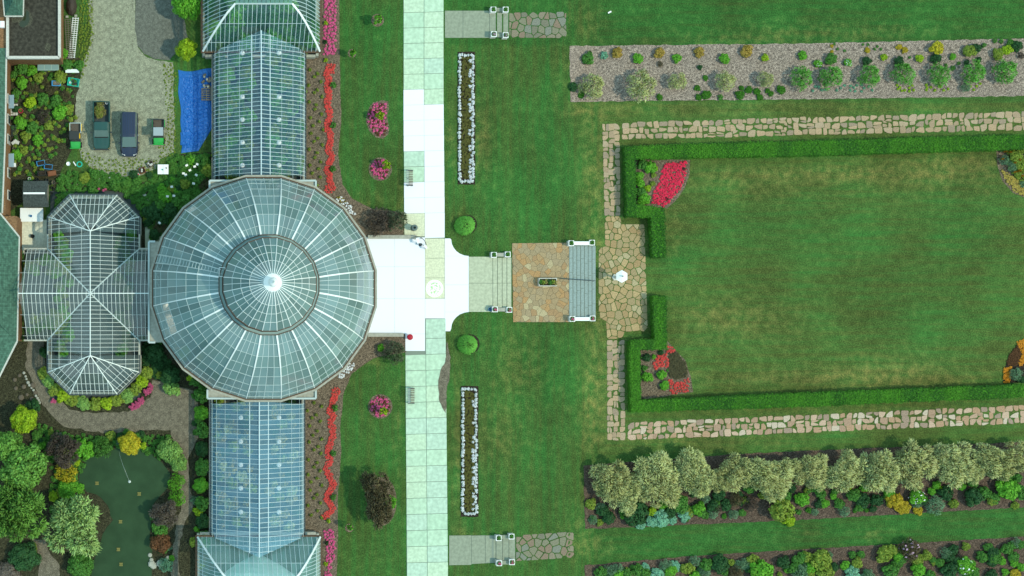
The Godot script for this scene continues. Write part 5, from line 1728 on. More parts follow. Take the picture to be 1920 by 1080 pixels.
func build_central() -> void:
	# planters on the step walls
	for e in [[926, 478, 0.0, "forecourt steps on the narrow bed side", ""], [952, 477, -0.36, "forecourt steps on the narrow bed side", ""], [928, 580, 0.0, "forecourt steps beside the blue pot", "petal pink"], [955, 581, -0.36, "forecourt steps beside the blue pot", "petal pink"]]:
		square_planter(e[0], e[1], e[2], "white planter with small plant at the " + e[3], "planters at the forecourt steps", e[4])
	for e in [[1071, 456, -0.45], [1110, 455, -1.3]]:
		square_planter(e[0], e[1], e[2], "white planter with green plant at the blue-grey steps facing the red corner bed", "planters at the blue-grey steps")
	for e in [[1073, 598, -0.45], [1111, 597, -1.3]]:
		square_planter(e[0], e[1], e[2], "white planter with pinkish plant at the blue-grey steps facing the brown-patch bed", "planters at the blue-grey steps", "petal pink")
	for e in [[925, 18, 0.0], [948, 18, -0.3], [926, 64, 0.0], [948, 66, -0.3]]:
		square_planter(e[0], e[1], e[2], "square planter at the narrow concrete steps beside the shrub-bed lawn", "planters at the narrow steps by the shrub bed", "petal lilac" if e[1] > 50 else "")
	for e in [[935, 1009, 0.0], [959, 1006, -0.3], [936, 1056, 0.0], [960, 1054, -0.3]]:
		square_planter(e[0], e[1], e[2], "square planter at the narrow concrete steps beside the tree bed", "planters at the narrow steps by the tree bed", "petal pink" if e[1] > 1030 else "")
	low_wall(931.5, 947, 477.5, -0.12, -0.6, 0.4, "low grey stone wall between two planters, forecourt steps beside the grass mound lawn", "beige stone")
	low_wall(933.5, 950, 580.5, -0.12, -0.6, 0.4, "low grey stone wall between two planters, forecourt steps beside the blue pot", "beige stone")
	low_wall(1076.5, 1104.5, 456, -0.7, -1.6, 0.55, "white capped wall between planters at blue-grey steps, facing the red flower bed", "white paint")
	low_wall(1078.5, 1105.5, 598, -0.7, -1.6, 0.55, "white capped wall between planters at blue-grey steps, facing the brown patch bed", "white paint")
	low_wall(930.5, 942.5, 18, -0.1, -0.6, 0.2, "low kerb wall between planters at the narrow steps, lawn side by the shrub bed", "grey concrete")
	low_wall(931.5, 942.5, 66, -0.1, -0.6, 0.2, "low kerb wall between planters at the narrow steps, white flower bed side", "grey concrete")
	low_wall(940.5, 953.5, 1007, -0.1, -0.6, 0.2, "low kerb wall between planters at the narrow steps by the tree bed, white flower bed side", "grey concrete")
	low_wall(941.5, 954.5, 1055, -0.1, -0.6, 0.2, "low kerb wall between planters at the narrow steps by the tree bed, outer lawn side", "grey concrete")
	bucket(919, 580, 0.06, 0.22, 0.4, "pot blue", "round blue pot beside the pink planter on the concrete walk")
	# long trough on the terrace
	var at := P(1027, 529, 0.1)
	at.y = -0.39
	var t := thing("stone_trough", "long white-rimmed trough planted with mixed foliage on the orange terrace", "planter", at)
	for e in [[0, -0.42, 2.05, 0.1], [0, 0.42, 2.05, 0.1], [-0.98, 0, 0.1, 0.74], [0.98, 0, 0.1, 0.74]]:
		bpart(t, "side", Vector3(e[0], 0, e[1]), Vector3(e[2], 0.6, e[3]), M["pale stone"], 0.02)
	bpart(t, "soil", Vector3(0, 0, 0), Vector3(1.86, 0.52, 0.74), M["soil"], 0)
	for i in 7:
		var f := part(t, "plant", crowns["small%d" % (i % 4)], M[["leaf mid", "leaf olive", "leaf straw", "leaf dark"][i % 4]])
		f.position = Vector3(-0.8 + 0.27 * i, 0.5, rf(-0.12, 0.12))
		f.scale = Vector3(0.24, 0.34, 0.3)
	# handrail
	at = P(1085, 524, -0.4)
	at.y = -1.0
	t = thing("handrail", "dark grey metal handrail down the middle of the blue-grey steps", "handrail", at)
	var a := P(1054, 522.5, 0.45); var b := P(1070, 523.5, 0.45); var c := P(1108, 526, -0.42); var d := P(1116, 526.5, -0.42)
	var g := Geo.new()
	g.tube([a - at, b - at, c - at, d - at], 0.035, 0.035, 8)
	part(t, "top_rail", g.mesh(), M["dark metal"])
	g = Geo.new()
	g.tube([a - at - Vector3(0, 0.4, 0), b - at - Vector3(0, 0.4, 0), c - at - Vector3(0, 0.4, 0), d - at - Vector3(0, 0.4, 0)], 0.025, 0.025, 8)
	part(t, "lower_rail", g.mesh(), M["dark metal"])
	for e in [[a, -0.4], [b, -0.4], [c, -1.2], [d, -1.3]]:
		g = Geo.new()
		g.tube([Vector3(e[0].x, e[1], e[0].z) - at, e[0] - at], 0.03, 0.03, 8)
		part(t, "post", g.mesh(), M["dark metal"])
	# lantern on the path
	at = P(1168, 518, 1.4)
	at.y = -1.32
	t = thing("lantern_post", "white lantern with a hexagonal roof standing on the flagstone path", "lantern", at)
	g = Geo.new()
	g.lathe([Vector2(0.4, 0.0), Vector2(0.4, 0.14), Vector2(0.2, 0.2), Vector2(0.13, 0.4), Vector2(0.11, 1.5), Vector2(0.2, 1.6), Vector2(0.34, 1.7)], Vector3.ZERO, 6, false)
	part(t, "pedestal", g.mesh(), M["pale stone"])
	g = Geo.new()
	g.lathe([Vector2(0.34, 1.7), Vector2(0.44, 2.3)], Vector3.ZERO, 6, false, PI / 6)
	part(t, "lantern_box", g.mesh(), M["pale stone"])
	g = Geo.new()
	g.lathe([Vector2(0.7, 2.27), Vector2(0.72, 2.33), Vector2(0.2, 2.62), Vector2(0.0, 2.66)], Vector3.ZERO, 6, false, PI / 6)
	part(t, "roof", g.mesh(), M["white paint"])
	g = Geo.new()
	g.lathe([Vector2(0.1, 2.6), Vector2(0.06, 2.72), Vector2(0.1, 2.8), Vector2(0.07, 2.9), Vector2(0, 2.95)], Vector3.ZERO, 10)
	part(t, "finial", g.mesh(), M["pale stone"])
	bench(766, 334, "slatted bench on the drive between white slabs")
	bench(769, 742, "slatted bench on the drive opposite the patch of bare brown soil")
	# things on the forecourt
	at = G(775, 428, 0.06)
	t = thing("litter_bin", "round dark litter bin beside the dusky shrub on the drive", "bin", at)
	g = Geo.new()
	g.lathe([Vector2(0.28, 0), Vector2(0.33, 0.1), Vector2(0.33, 0.8), Vector2(0.36, 0.85)], Vector3.ZERO, 18)
	part(t, "drum", g.mesh(), M["dark metal"])
	g = Geo.new()
	g.lathe([Vector2(0.36, 0.85), Vector2(0.34, 0.95), Vector2(0.14, 1.0), Vector2(0.12, 0.9)], Vector3.ZERO, 18)
	part(t, "lid", g.mesh(), mat("bin lid", lin(0.1, 0.14, 0.14), 0.5))
	at = G(767, 632, 0.06)
	t = thing("red_bin", "small red bin at the corner of the forecourt", "bin", at)
	g = Geo.new()
	g.lathe([Vector2(0.22, 0), Vector2(0.3, 0.6), Vector2(0.34, 0.62), Vector2(0.34, 0.68)], Vector3.ZERO, 12)
	part(t, "drum", g.mesh(), mat("red plastic", lin(0.5, 0.02, 0.035), 0.4))
	g = Geo.new()
	g.lathe([Vector2(0.34, 0.68), Vector2(0.25, 0.76), Vector2(0, 0.8)], Vector3.ZERO, 12)
	part(t, "lid", g.mesh(), mat("red lid", lin(0.35, 0.015, 0.03), 0.4))
	at = G(789, 453, 0.06)
	t = thing("curved_rail", "dark curved metal rail at the forecourt corner", "railing", at)
	var pts := []
	for i in 10:
		var an := -PI / 2 + PI * 0.42 * i / 9.0
		pts.append(G(780, 464, 0.95) + Vector3(cos(an) * 1.2, 0, sin(an) * 1.26) - at)
	g = Geo.new()
	g.tube(pts, 0.035, 0.035, 8)
	part(t, "rail", g.mesh(), M["dark metal"])
	for i in [0, 4, 9]:
		g = Geo.new()
		g.tube([Vector3(pts[i].x, 0, pts[i].z), pts[i]], 0.03, 0.03, 6)
		part(t, "post", g.mesh(), M["dark metal"])
	t = thing("sign_board", "white board on dark legs standing inside the curved rail", "sign", G(781, 452, 0.06))
	t.rotation.y = 0.25
	bpart(t, "panel", Vector3(0, 0.85, 0), Vector3(0.32, 0.04, 0.6), M["white paint"], 0.01)
	for e in [[-0.13, -0.25], [0.13, -0.25], [-0.13, 0.25], [0.13, 0.25]]: bpart(t, "leg", Vector3(e[0], 0, e[1]), Vector3(0.04, 0.85, 0.04), M["dark metal"], 0)
	t = thing("sign_board", "narrow white board at the end of the curved rail beside the cream slabs", "sign", G(796, 463, 0.06))
	t.rotation.y = 0.5
	bpart(t, "panel", Vector3(0, 0.7, 0), Vector3(0.24, 0.04, 0.5), M["white paint"], 0.01)
	for e in [[-0.09, -0.2], [0.09, -0.2], [-0.09, 0.2], [0.09, 0.2]]: bpart(t, "leg", Vector3(e[0], 0, e[1]), Vector3(0.04, 0.7, 0.04), M["dark metal"], 0)
	t = thing("stool", "small dark round stool between the white boards", "stool", G(788, 459, 0.06))
	g = Geo.new()
	g.lathe([Vector2(0.03, 0.0), Vector2(0.03, 0.5), Vector2(0.14, 0.52), Vector2(0.14, 0.58), Vector2(0, 0.58)], Vector3.ZERO, 14)
	part(t, "seat", g.mesh(), M["dark metal"])
	g = Geo.new()
	g.lathe([Vector2(0.18, 0.0), Vector2(0.18, 0.03), Vector2(0, 0.05)], Vector3.ZERO, 14)
	part(t, "foot", g.mesh(), M["dark metal"])
	# low kerb walls of the forecourt
	low_wall(690, 781, 444, 0.0, 0.0, 0.3, "low stone kerb edging the forecourt beside the dusky shrubs", "beige stone")
	low_wall(690, 757, 628, 0.0, 0.0, 0.3, "low stone kerb edging the forecourt beside the red bin", "beige stone")
	# pieces of litter on the lawn
	g = Geo.new()
	g.box(Transform3D(Basis(Vector3.UP, 0.5), G(1143, 23, 0.01)), Vector3(0.4, 0.05, 0.16))
	solo("white_marker", "small white marker lying on the lawn above the shrub bed", "marker", g, M["white paint"], "", "", G(1143, 23))

func build_flower_beds() -> void:
	# long beds edged in white
	var bi := 0
	for e in [[858, 97, 891, 346, "near the bench between white slabs"], [864, 724, 897, 969, "opposite the dark conifer"]]:
		bi += 1
		sheet("flower_bed", "narrow soil bed edged in white flowers, " + e[4], wavy(pv([e[0], e[1], e[2], e[1], e[2], e[3], e[0], e[3]]), 8, 0.6), 0.02, M["soil"])
		tufts("bedding_plants", "olive-brown low bedding plants filling the white-edged bed " + e[4], "bedding plants", pv([e[0] + 7, e[1] + 10, e[2] - 7, e[1] + 10, e[2] - 7, e[3] - 10, e[0] + 7, e[3] - 10]), 4.0, 2.6, 0.02, M["leaf edging"])
		var y: float = e[1] + 6
		var list := []
		while y < e[3] - 5:
			list.append([e[0] + 4 + rf(-1, 1), y + rf(-1.5, 1.5)])
			list.append([e[2] - 4.5 + rf(-1.2, 1.2), y + 2 + rf(-1.5, 1.5)])
			if rng.randf() < 0.55: list.append([e[2] - 9.5 + rf(-1.2, 1.2), y + 4 + rf(-1.5, 1.5)])
			y += 6.0
		for x in [8, 14, 20, 26]:
			list.append([e[0] + x, e[1] + 6 + rf(-1, 1)]); list.append([e[0] + x, e[3] - 6 + rf(-1, 1)])
		for q in list:
			plant("white_flower", "white flowering plant in the edging of the narrow bed " + e[4], "flower", q[0], q[1], rf(2.5, 3.6), 0.28, "small", M["leaf mid"], "white edging flowers " + e[4], false, M["petal white"])
	# ribbons of red flowers
	var north := [Vector2(616, 128), Vector2(613, 140), Vector2(616, 150), Vector2(614, 165), Vector2(618, 178), Vector2(614, 192), Vector2(617, 208), Vector2(619, 216), Vector2(615, 232), Vector2(615, 242), Vector2(621, 252), Vector2(618, 268), Vector2(616, 280), Vector2(622, 294), Vector2(616, 308), Vector2(612, 318), Vector2(618, 330), Vector2(620, 345)]
	tufts("red_flower_ribbon", "winding ribbon of red flowers in the border beside the green glasshouse", "flowers", band(north, 12.5), 3.5, 2.1, 0.05, M["petal red"], "bloom", 0.25)
	tufts("red_flower_patch", "patch of red flowers at the dome end of the ribbon by the green glasshouse", "flowers", pv([608, 346, 630, 346, 632, 352, 622, 363, 610, 360]), 4.2, 2.1, 0.05, M["petal red"], "bloom", 0.25)
	tufts("red_flower_patch", "round head of red flowers where the ribbon begins near the lantern pavilion", "flowers", pv([611, 122, 617, 118, 626, 120, 630, 128, 626, 138, 612, 140]), 4.2, 2.1, 0.05, M["petal red"], "bloom", 0.25)
	var south := [Vector2(629, 740), Vector2(624, 752), Vector2(620, 762), Vector2(618, 772), Vector2(626, 780), Vector2(619, 792), Vector2(624, 804), Vector2(625, 818), Vector2(619, 830), Vector2(614, 846), Vector2(617, 858), Vector2(621, 864), Vector2(610, 875), Vector2(613, 885), Vector2(620, 895), Vector2(625, 908), Vector2(617, 922), Vector2(612, 935), Vector2(618, 945), Vector2(625, 953), Vector2(614, 965), Vector2(606, 971)]
	tufts("red_flower_ribbon", "winding ribbon of red flowers in the border beside the dry glasshouse", "flowers", band(south, 12), 3.5, 2.1, 0.05, M["petal red"], "bloom", 0.25)
	tufts("red_flower_patch", "patch of red flowers at the dome end of the ribbon by the dry glasshouse", "flowers", pv([622, 728, 637, 727, 638, 736, 632, 748, 620, 748]), 4.2, 2.1, 0.05, M["petal red"], "bloom", 0.25)
	tufts("magenta_flowers", "drift of magenta flowers beside the lantern pavilion", "flowers", wavy(pv([610, -30, 628, -30, 630, 30, 628, 70, 631, 102, 606, 104, 607, 60, 611, 20]), 6, 2.5), 4.6, 2.4, 0.05, M["petal pink"], "bloom", 0.4)
	tufts("magenta_flowers", "drift of magenta flowers beside the pavilion with the tent", "flowers", wavy(pv([607, 995, 624, 992, 628, 1030, 622, 1060, 622, 1110, 608, 1110, 612, 1050]), 6, 2.5), 4.6, 2.4, 0.05, M["petal pink"], "bloom", 0.4)
	for e in [[611, 42, "lime"], [611, 113, "lime"], [610, 78, "dark"], [616, 977, "lime"], [611, 1058, "lime"], [613, 1018, "dark"]]:
		plant("clipped_ball", "small %s clipped ball among the magenta flowers" % e[2], "shrub", e[0], e[1], 4.5, 0.5, "small", M["leaf lime" if e[2] == "lime" else "leaf dark"], "clipped balls among the magenta flowers, " + e[2])
	for y in range(130, 362, 15):
		for c in 2:
			plant("green_tuft", "small green tuft in the wood chips between ribbon and green glasshouse", "plant", 581 + c * 15 + (7 if y % 2 else 0) + rf(-3, 3), y + c * 7 + rf(-2, 2), 3.6, 0.35, "small", M["leaf olive"], "tufts by the green glasshouse")
	for y in range(755, 970, 15):
		for c in 2:
			plant("green_tuft", "small green tuft in the wood chips between ribbon and dry glasshouse", "plant", 579 + c * 15 + (7 if y % 2 else 0) + rf(-3, 3), y + c * 7 + rf(-2, 2), 3.6, 0.35, "small", M["leaf olive"], "tufts by the dry glasshouse")
	for e in [[625, 158], [625, 235], [624, 316], [628, 765], [625, 851], [625, 932]]:
		plant("bushy_tuft", "bushy green plant tucked into a bend of the red ribbon", "plant", e[0], e[1], 6.5, 0.6, "small", M["leaf mid"], "plants in the bends of the red ribbons")
	tufts("white_flowers", "loose white and yellow flowers near the dome on the dusky shrub side", "flowers", pv([630, 372, 640, 368, 655, 383, 668, 400, 662, 406, 650, 395]), 4.6, 2.2, 0.04, M["petal white"], "bloom")
	tufts("white_flowers", "loose white flowers near the dome beyond the forecourt kerb", "flowers", pv([633, 703, 645, 684, 660, 678, 668, 684, 655, 698, 638, 712]), 4.4, 2.3, 0.04, M["petal white"], "bloom")
	tufts("yellow_flowers", "few yellow flowers among the loose white ones on the dusky shrub side", "flowers", pv([630, 370, 640, 367, 652, 378, 640, 382]), 4.6, 2.2, 0.05, M["petal yellow"])
	# island beds in the lawn
	var isl := [[pv([700, 192, 716, 188, 728, 190, 729, 205, 726, 220, 730, 240, 728, 252, 718, 260, 705, 258, 692, 245, 686, 228, 688, 212, 693, 200]), "kidney-shaped island bed", 713, 217]]
	for q in [[713, 317, 22.0, "round island bed near the dusky shrub", 725, 309], [713, 762, 23.0, "round island bed opposite the eroded drive edge", 719, 770]]:
		var pl := PackedVector2Array()
		for i in 24: pl.append(Vector2(q[0] + cos(TAU * i / 24) * q[2], q[1] + sin(TAU * i / 24) * q[2]))
		isl.append([pl, q[3], q[4], q[5]])
	for e in isl:
		sheet("island_bed", "mulched %s on the lawn" % e[1], e[0], 0.02, M["mulch"])
		var sm: Array = Geometry2D.offset_polygon(e[0], -4.0)
		tufts("magenta_flowers", "magenta flowers filling the %s" % e[1], "flowers", sm[0], 4.8, 2.4, 0.03, M["petal pink"], "bloom")
		tufts("dusky_flowers", "dusky faded flowers scattered through the %s" % e[1], "flowers", sm[0], 8.0, 2.6, 0.03, M["leaf brown"])
		plant("lime_sapling", "slender lime-leaved sapling in the %s" % e[1], "tree", e[2], e[3], 9.0, 2.2, "small", M["leaf lime"], "", true)
	for e in [[708, 38, 12, "near the lantern pavilion"], [660, 100, 8, "beside the border end near the magenta flowers"], [655, 990, 8, "near the dark conifer"]]:
		var pl := PackedVector2Array()
		for i in 18: pl.append(Vector2(e[0] + cos(TAU * i / 18) * e[2], e[1] + sin(TAU * i / 18) * e[2]))
		sheet("mulch_ring", "ring of mulch round a newly planted sapling " + e[3], pl, 0.02, M["mulch"])
		plant("young_sapling", "newly planted thin sapling " + e[3], "tree", e[0] + 1, e[1] - 1, e[2] * 0.8, 2.2, "small", M["leaf bright"], "", true)
	var cb := PackedVector2Array()
	for i in 18: cb.append(Vector2(716 + cos(TAU * i / 18) * 28, 940 + sin(TAU * i / 18) * 46))
	sheet("mulch_ring", "mulch bed under the dark copper conifer", cb, 0.02, M["mulch"])
	# corner beds inside the hedges
	sheet("corner_bed", "quarter-round mulched bed with bright red flowers inside the hedge", wavy(pv([1191, 298, 1294, 300, 1293, 325, 1284, 352, 1268, 375, 1250, 391, 1193, 384]), 8, 0.5), 0.02, M["mulch"])
	tufts("crimson_flowers", "dense sweep of crimson and pink flowers in the corner bed by the round green bushes", "flowers", pv([1245, 303, 1288, 303, 1285, 330, 1276, 352, 1262, 372, 1246, 388, 1222, 380, 1222, 365, 1235, 345, 1241, 320]), 4.2, 2.5, 0.02, M["petal crimson"], "bloom", 0.3)
	sheet("corner_bed", "quarter-round mulched bed with a brown patch and two red drifts inside the hedge", wavy(pv([1201, 655, 1252, 640, 1262, 652, 1285, 675, 1295, 705, 1300, 735, 1202, 750]), 8, 0.5), 0.02, M["mulch"])
	tufts("red_flowers", "upper drift of red flowers beside the brown patch of the corner bed", "flowers", pv([1236, 664, 1250, 660, 1254, 690, 1226, 692, 1224, 680]), 4.4, 2.4, 0.02, M["petal red"], "bloom", 0.3)
	tufts("red_flowers", "small tip of red flowers touching the end of the hedge", "flowers", pv([1251, 648, 1263, 652, 1264, 660, 1250, 662]), 4.4, 2.4, 0.02, M["petal red"], "bloom", 0.3)
	tufts("red_flowers", "red drift along the straight hedge below the brown patch", "flowers", pv([1253, 712, 1275, 716, 1291, 709, 1292, 736, 1258, 738]), 4.6, 2.3, 0.02, M["petal red"], "bloom", 0.3)
	tufts("brown_ground_cover", "brown low ground cover in the middle of the corner bed", "ground cover", pv([1254, 662, 1268, 660, 1285, 680, 1289, 705, 1270, 712, 1255, 705]), 3.0, 2.4, 0.01, M["leaf copper"])
	sheet("corner_bed", "quarter-round bed of orange and yellow flowers at the hedge, silver plants behind", wavy(pv([1868, 280, 1925, 278, 1925, 372, 1900, 362, 1880, 340, 1870, 310]), 8, 0.5), 0.02, M["mulch"])
	tufts("yellow_flowers", "yellow and bronze low flowers along the rim of the orange-flowered bed", "flowers", pv([1876, 318, 1890, 325, 1912, 340, 1925, 355, 1925, 369, 1903, 360, 1884, 338]), 4.0, 2.6, 0.02, M["petal yellow"], "bloom", 0.3)
	sheet("corner_bed", "dark brown quarter-round bed with orange drifts at the straight hedge", wavy(pv([1925, 634, 1910, 643, 1892, 666, 1884, 690, 1880, 719, 1925, 716]), 8, 0.5), 0.02, M["soil"])
	tufts("orange_flowers", "orange drift at the rim of the dark brown bed", "flowers", pv([1882, 690, 1897, 688, 1893, 716, 1881, 717]), 3.6, 2.5, 0.02, M["petal orange"], "bloom", 0.3)
	tufts("orange_flowers", "orange drift arching over the dark brown bed", "flowers", pv([1904, 640, 1925, 634, 1925, 680, 1908, 688, 1915, 665]), 3.6, 2.5, 0.02, M["petal orange"], "bloom", 0.3)
	tufts("brown_ground_cover", "dark brown ground cover between the orange drifts", "ground cover", pv([1910, 645, 1912, 668, 1905, 685, 1886, 686, 1893, 665]), 3.0, 2.4, 0.01, M["leaf brown"])

func build_hedges() -> void:
	hedge("long clipped green hedge enclosing the bright red corner bed, with a stepped end", pv([1171, 274, 1400, 267, 1925, 252, 1925, 279, 1500, 292, 1191, 298, 1193, 383, 1247, 390, 1249, 482, 1224, 483, 1220, 408, 1175, 406]), 1.3, 31)
	hedge("long clipped green hedge enclosing the corner bed with the brown patch, with a stepped end", pv([1224, 555, 1250, 554, 1251, 655, 1201, 656, 1202, 750, 1500, 737, 1925, 721, 1925, 745, 1450, 765, 1183, 773, 1181, 640, 1190, 637, 1226, 636]), 1.3, 32)

func build_plants() -> void:
	K = {
		"p": ["pale_tree", "pale grey-olive small tree", "tree", "willow", M["leaf pale"], 1.5],
		"w": ["feathery_shrub", "feathery pale shrub", "shrub", "fine", M["leaf pale"], 1.3],
		"r": ["round_shrub", "round fine-leaved green shrub", "shrub", "fine", M["leaf grass"], 1.15],
		"g": ["green_shrub", "bushy mid-green shrub", "shrub", "dome", M["leaf mid"], 1.1],
		"d": ["dark_shrub", "dense dark green shrub", "shrub", "dome", M["leaf dark"], 1.1],
		"b": ["bright_shrub", "bright green shrub", "shrub", "dome", M["leaf bright"], 1.1],
		"l": ["lime_shrub", "lime-green shrub", "shrub", "dome", M["leaf lime"], 1.1],
		"o": ["orange_shrub", "orange-brown rounded shrub", "shrub", "dome", M["leaf orange"], 1.0],
		"y": ["golden_shrub", "golden-yellow shrub", "shrub", "dome", M["leaf gold"], 1.1],
		"a": ["amber_shrub", "amber low spreading shrub", "shrub", "dome", M["leaf amber"], 0.8],
		"s": ["silver_shrub", "silvery green shrub", "shrub", "fine", M["leaf silver"], 1.0],
		"u": ["blue_shrub", "pale blue-green low shrub", "shrub", "dome", M["leaf blue"], 0.7],
		"c": ["copper_shrub", "copper-brown airy shrub", "shrub", "fine", M["leaf copper"], 1.0],
		"v": ["olive_shrub", "olive-green shrub", "shrub", "dome", M["leaf olive"], 1.1],
		"x": ["purple_shrub", "dusky purple shrub", "shrub", "fine", M["leaf purple"], 1.1],
		"h": ["white_bloom_shrub", "green shrub covered in white flowers", "shrub", "dome", M["leaf bright"], 1.1, M["petal white"]],
		"k": ["lilac_bloom_shrub", "airy shrub with lilac flowers", "shrub", "fine", M["leaf copper"], 1.1, M["petal lilac"]],
		"t": ["small_tuft", "small green tuft", "plant", "small", M["leaf mid"], 1.0],
		"q": ["lime_tuft", "small lime-green tuft", "plant", "small", M["leaf lime"], 1.0],
		"z": ["blue_tuft", "small blue-green tuft", "plant", "small", M["leaf blue"], 1.0],
		"m": ["low_mound", "low green clipped mound", "plant", "dome", M["leaf hedge"], 0.8],
	}
	bed_plants("in the grey-mulched shrub bed", "plants in the shrub bed", [
		[1103, 109, 14, "g"], [1158, 99, 12, "o"], [1197, 109, 11, "b"], [1237, 99, 12, "o"], [1270, 109, 10, "b"], [1312, 97, 11, "o"], [1359, 110, 11, "b"], [1401, 95, 13, "o"], [1435, 108, 9, "l"], [1506, 104, 10, "b"], [1134, 104, 8, "z"], [1238, 120, 6, "c"], [1313, 126, 6, "d"], [1075, 162, 10, "d"],
		[1112, 160, 27, "w", 2.4], [1090, 177, 8, "m"], [1203, 160, 31, "w", 2.6], [1271, 152, 19, "w", 1.6], [1361, 153, 20, "w", 1.7], [1437, 148, 16, "w", 1.6], [1504, 146, 23, "r"], [1560, 144, 24, "r"], [1632, 140, 23, "r"], [1695, 138, 23, "r"], [1762, 140, 23, "r"], [1827, 135, 24, "r"], [1887, 135, 25, "r"],
		[1323, 146, 6, "m"], [1308, 165, 7, "m"], [1310, 182, 7, "m"], [1325, 178, 10, "m"], [1237, 182, 7, "m"], [1388, 178, 10, "m"], [1391, 165, 6, "m"], [1404, 168, 8, "m"], [1420, 172, 8, "m"], [1440, 170, 6, "m"], [1425, 182, 7, "m"], [1446, 176, 6, "m"], [1465, 168, 10, "m"], [1352, 182, 6, "t"],
		[1535, 119, 9, "h"], [1559, 110, 12, "g"], [1591, 117, 9, "h"], [1626, 114, 10, "d"], [1658, 107, 8, "l"], [1687, 115, 11, "d"], [1725, 109, 9, "l"], [1758, 90, 15, "y"], [1757, 109, 11, "d"], [1787, 106, 7, "b"], [1820, 95, 14, "v"], [1832, 90, 11, "d"], [1846, 84, 5, "t"], [1866, 77, 5, "t"], [1878, 77, 5, "t"], [1895, 80, 8, "g"], [1908, 86, 13, "d"], [1872, 101, 12, "v"], [1890, 93, 12, "l"],
		[1560, 86, 4, "a"], [1560, 97, 4, "a"], [1627, 94, 6, "a"], [1686, 88, 7, "a"], [1697, 94, 7, "a"], [1798, 119, 4, "t"], [1787, 127, 5, "t"], [1774, 122, 4, "t"], [1813, 117, 6, "d"], [1836, 112, 6, "d"], [1571, 92, 3, "t"], [1584, 95, 3, "t"], [1618, 83, 3, "t"], [1628, 84, 3, "t"], [1645, 87, 3, "t"], [1640, 92, 3, "t"], [1706, 108, 3, "t"], [1652, 92, 3, "t"], [1565, 83, 3, "t"], [1915, 104, 7, "x"],
		[1529, 162, 3, "z"], [1536, 163, 3, "z"], [1524, 170, 3, "z"], [1541, 169, 3, "z"], [1548, 168, 3, "z"], [1569, 169, 3, "z"], [1577, 165, 3, "z"], [1584, 160, 3, "z"], [1595, 161, 3, "z"], [1595, 169, 3, "z"], [1601, 164, 3, "z"], [1607, 160, 3, "z"], [1604, 171, 3, "z"], [1616, 159, 3, "z"], [1621, 165, 3, "z"], [1616, 171, 3, "z"], [1629, 162, 3, "z"], [1636, 169, 3, "z"],
		[1682, 160, 3, "q"], [1684, 167, 3, "q"], [1688, 164, 3, "q"], [1691, 170, 3, "q"], [1697, 169, 3, "q"], [1705, 164, 3, "q"], [1705, 171, 3, "q"], [1711, 160, 3, "q"], [1713, 169, 3, "q"], [1737, 159, 3, "q"], [1739, 164, 3, "q"], [1737, 169, 3, "q"], [1746, 163, 3, "q"], [1753, 169, 3, "q"], [1762, 162, 4, "q"], [1770, 169, 3, "q"], [1778, 167, 3, "q"], [1820, 162, 3, "q"], [1832, 161, 3, "q"], [1838, 157, 3, "q"], [1826, 168, 3, "q"], [1811, 163, 10, "s"]])
	bed_plants("in the tree bed", "plants in the tree bed", [
		[1150, 900, 45, "p", 3.2], [1178, 925, 36, "p", 2.9], [1230, 890, 40, "p", 3.2], [1240, 918, 36, "p", 2.9], [1305, 880, 39, "p", 3.0], [1312, 905, 28, "p", 2.6], [1385, 884, 40, "p", 3.1], [1440, 886, 41, "p", 3.2], [1448, 910, 31, "p", 2.7], [1522, 882, 37, "p", 2.9], [1583, 886, 38, "p", 3.0], [1650, 884, 41, "p", 3.1], [1716, 874, 43, "p", 3.2], [1790, 872, 40, "p", 3.1], [1855, 862, 33, "p", 2.8], [1900, 860, 36, "p", 2.9],
		[1108, 945, 13, "v"], [1130, 958, 13, "d"], [1142, 970, 14, "d"], [1112, 975, 10, "s"], [1125, 980, 8, "v"], [1195, 962, 28, "d"], [1275, 945, 20, "g"], [1258, 960, 14, "d"], [1312, 955, 16, "b"], [1240, 973, 20, "u"], [1222, 978, 12, "u"], [1202, 984, 11, "u"], [1285, 965, 16, "u"], [1262, 975, 10, "u"], [1286, 973, 7, "m"], [1350, 925, 15, "d"], [1338, 950, 14, "d"], [1362, 948, 13, "d"], [1380, 938, 15, "c"], [1408, 944, 15, "x"], [1325, 966, 8, "g"], [1376, 965, 11, "s"], [1392, 962, 8, "g"], [1358, 968, 6, "m"],
		[1467, 955, 28, "v", 2.2], [1472, 930, 16, "g"], [1505, 936, 15, "b"], [1498, 960, 6, "t"], [1517, 957, 7, "m"], [1480, 975, 14, "l"], [1547, 945, 10, "b"], [1563, 930, 8, "b"], [1583, 958, 12, "s"], [1578, 945, 9, "x"], [1602, 928, 14, "g"], [1620, 938, 16, "d"], [1612, 952, 10, "g"], [1645, 938, 14, "d"], [1638, 955, 8, "d"], [1603, 958, 5, "m"], [1625, 957, 5, "m"],
		[1680, 940, 19, "a"], [1695, 952, 15, "a"], [1722, 957, 11, "a"], [1722, 932, 18, "h"], [1755, 948, 19, "s"], [1757, 910, 9, "b"], [1748, 922, 9, "b"], [1775, 925, 16, "d"], [1790, 945, 11, "v"], [1805, 913, 8, "b"], [1825, 905, 12, "g"], [1828, 932, 20, "d"], [1846, 925, 16, "g"], [1862, 938, 11, "v"], [1893, 918, 24, "b"], [1915, 925, 16, "g"], [1905, 948, 9, "v"], [1682, 918, 10, "x"], [1550, 912, 8, "x"], [1528, 960, 8, "s"]])
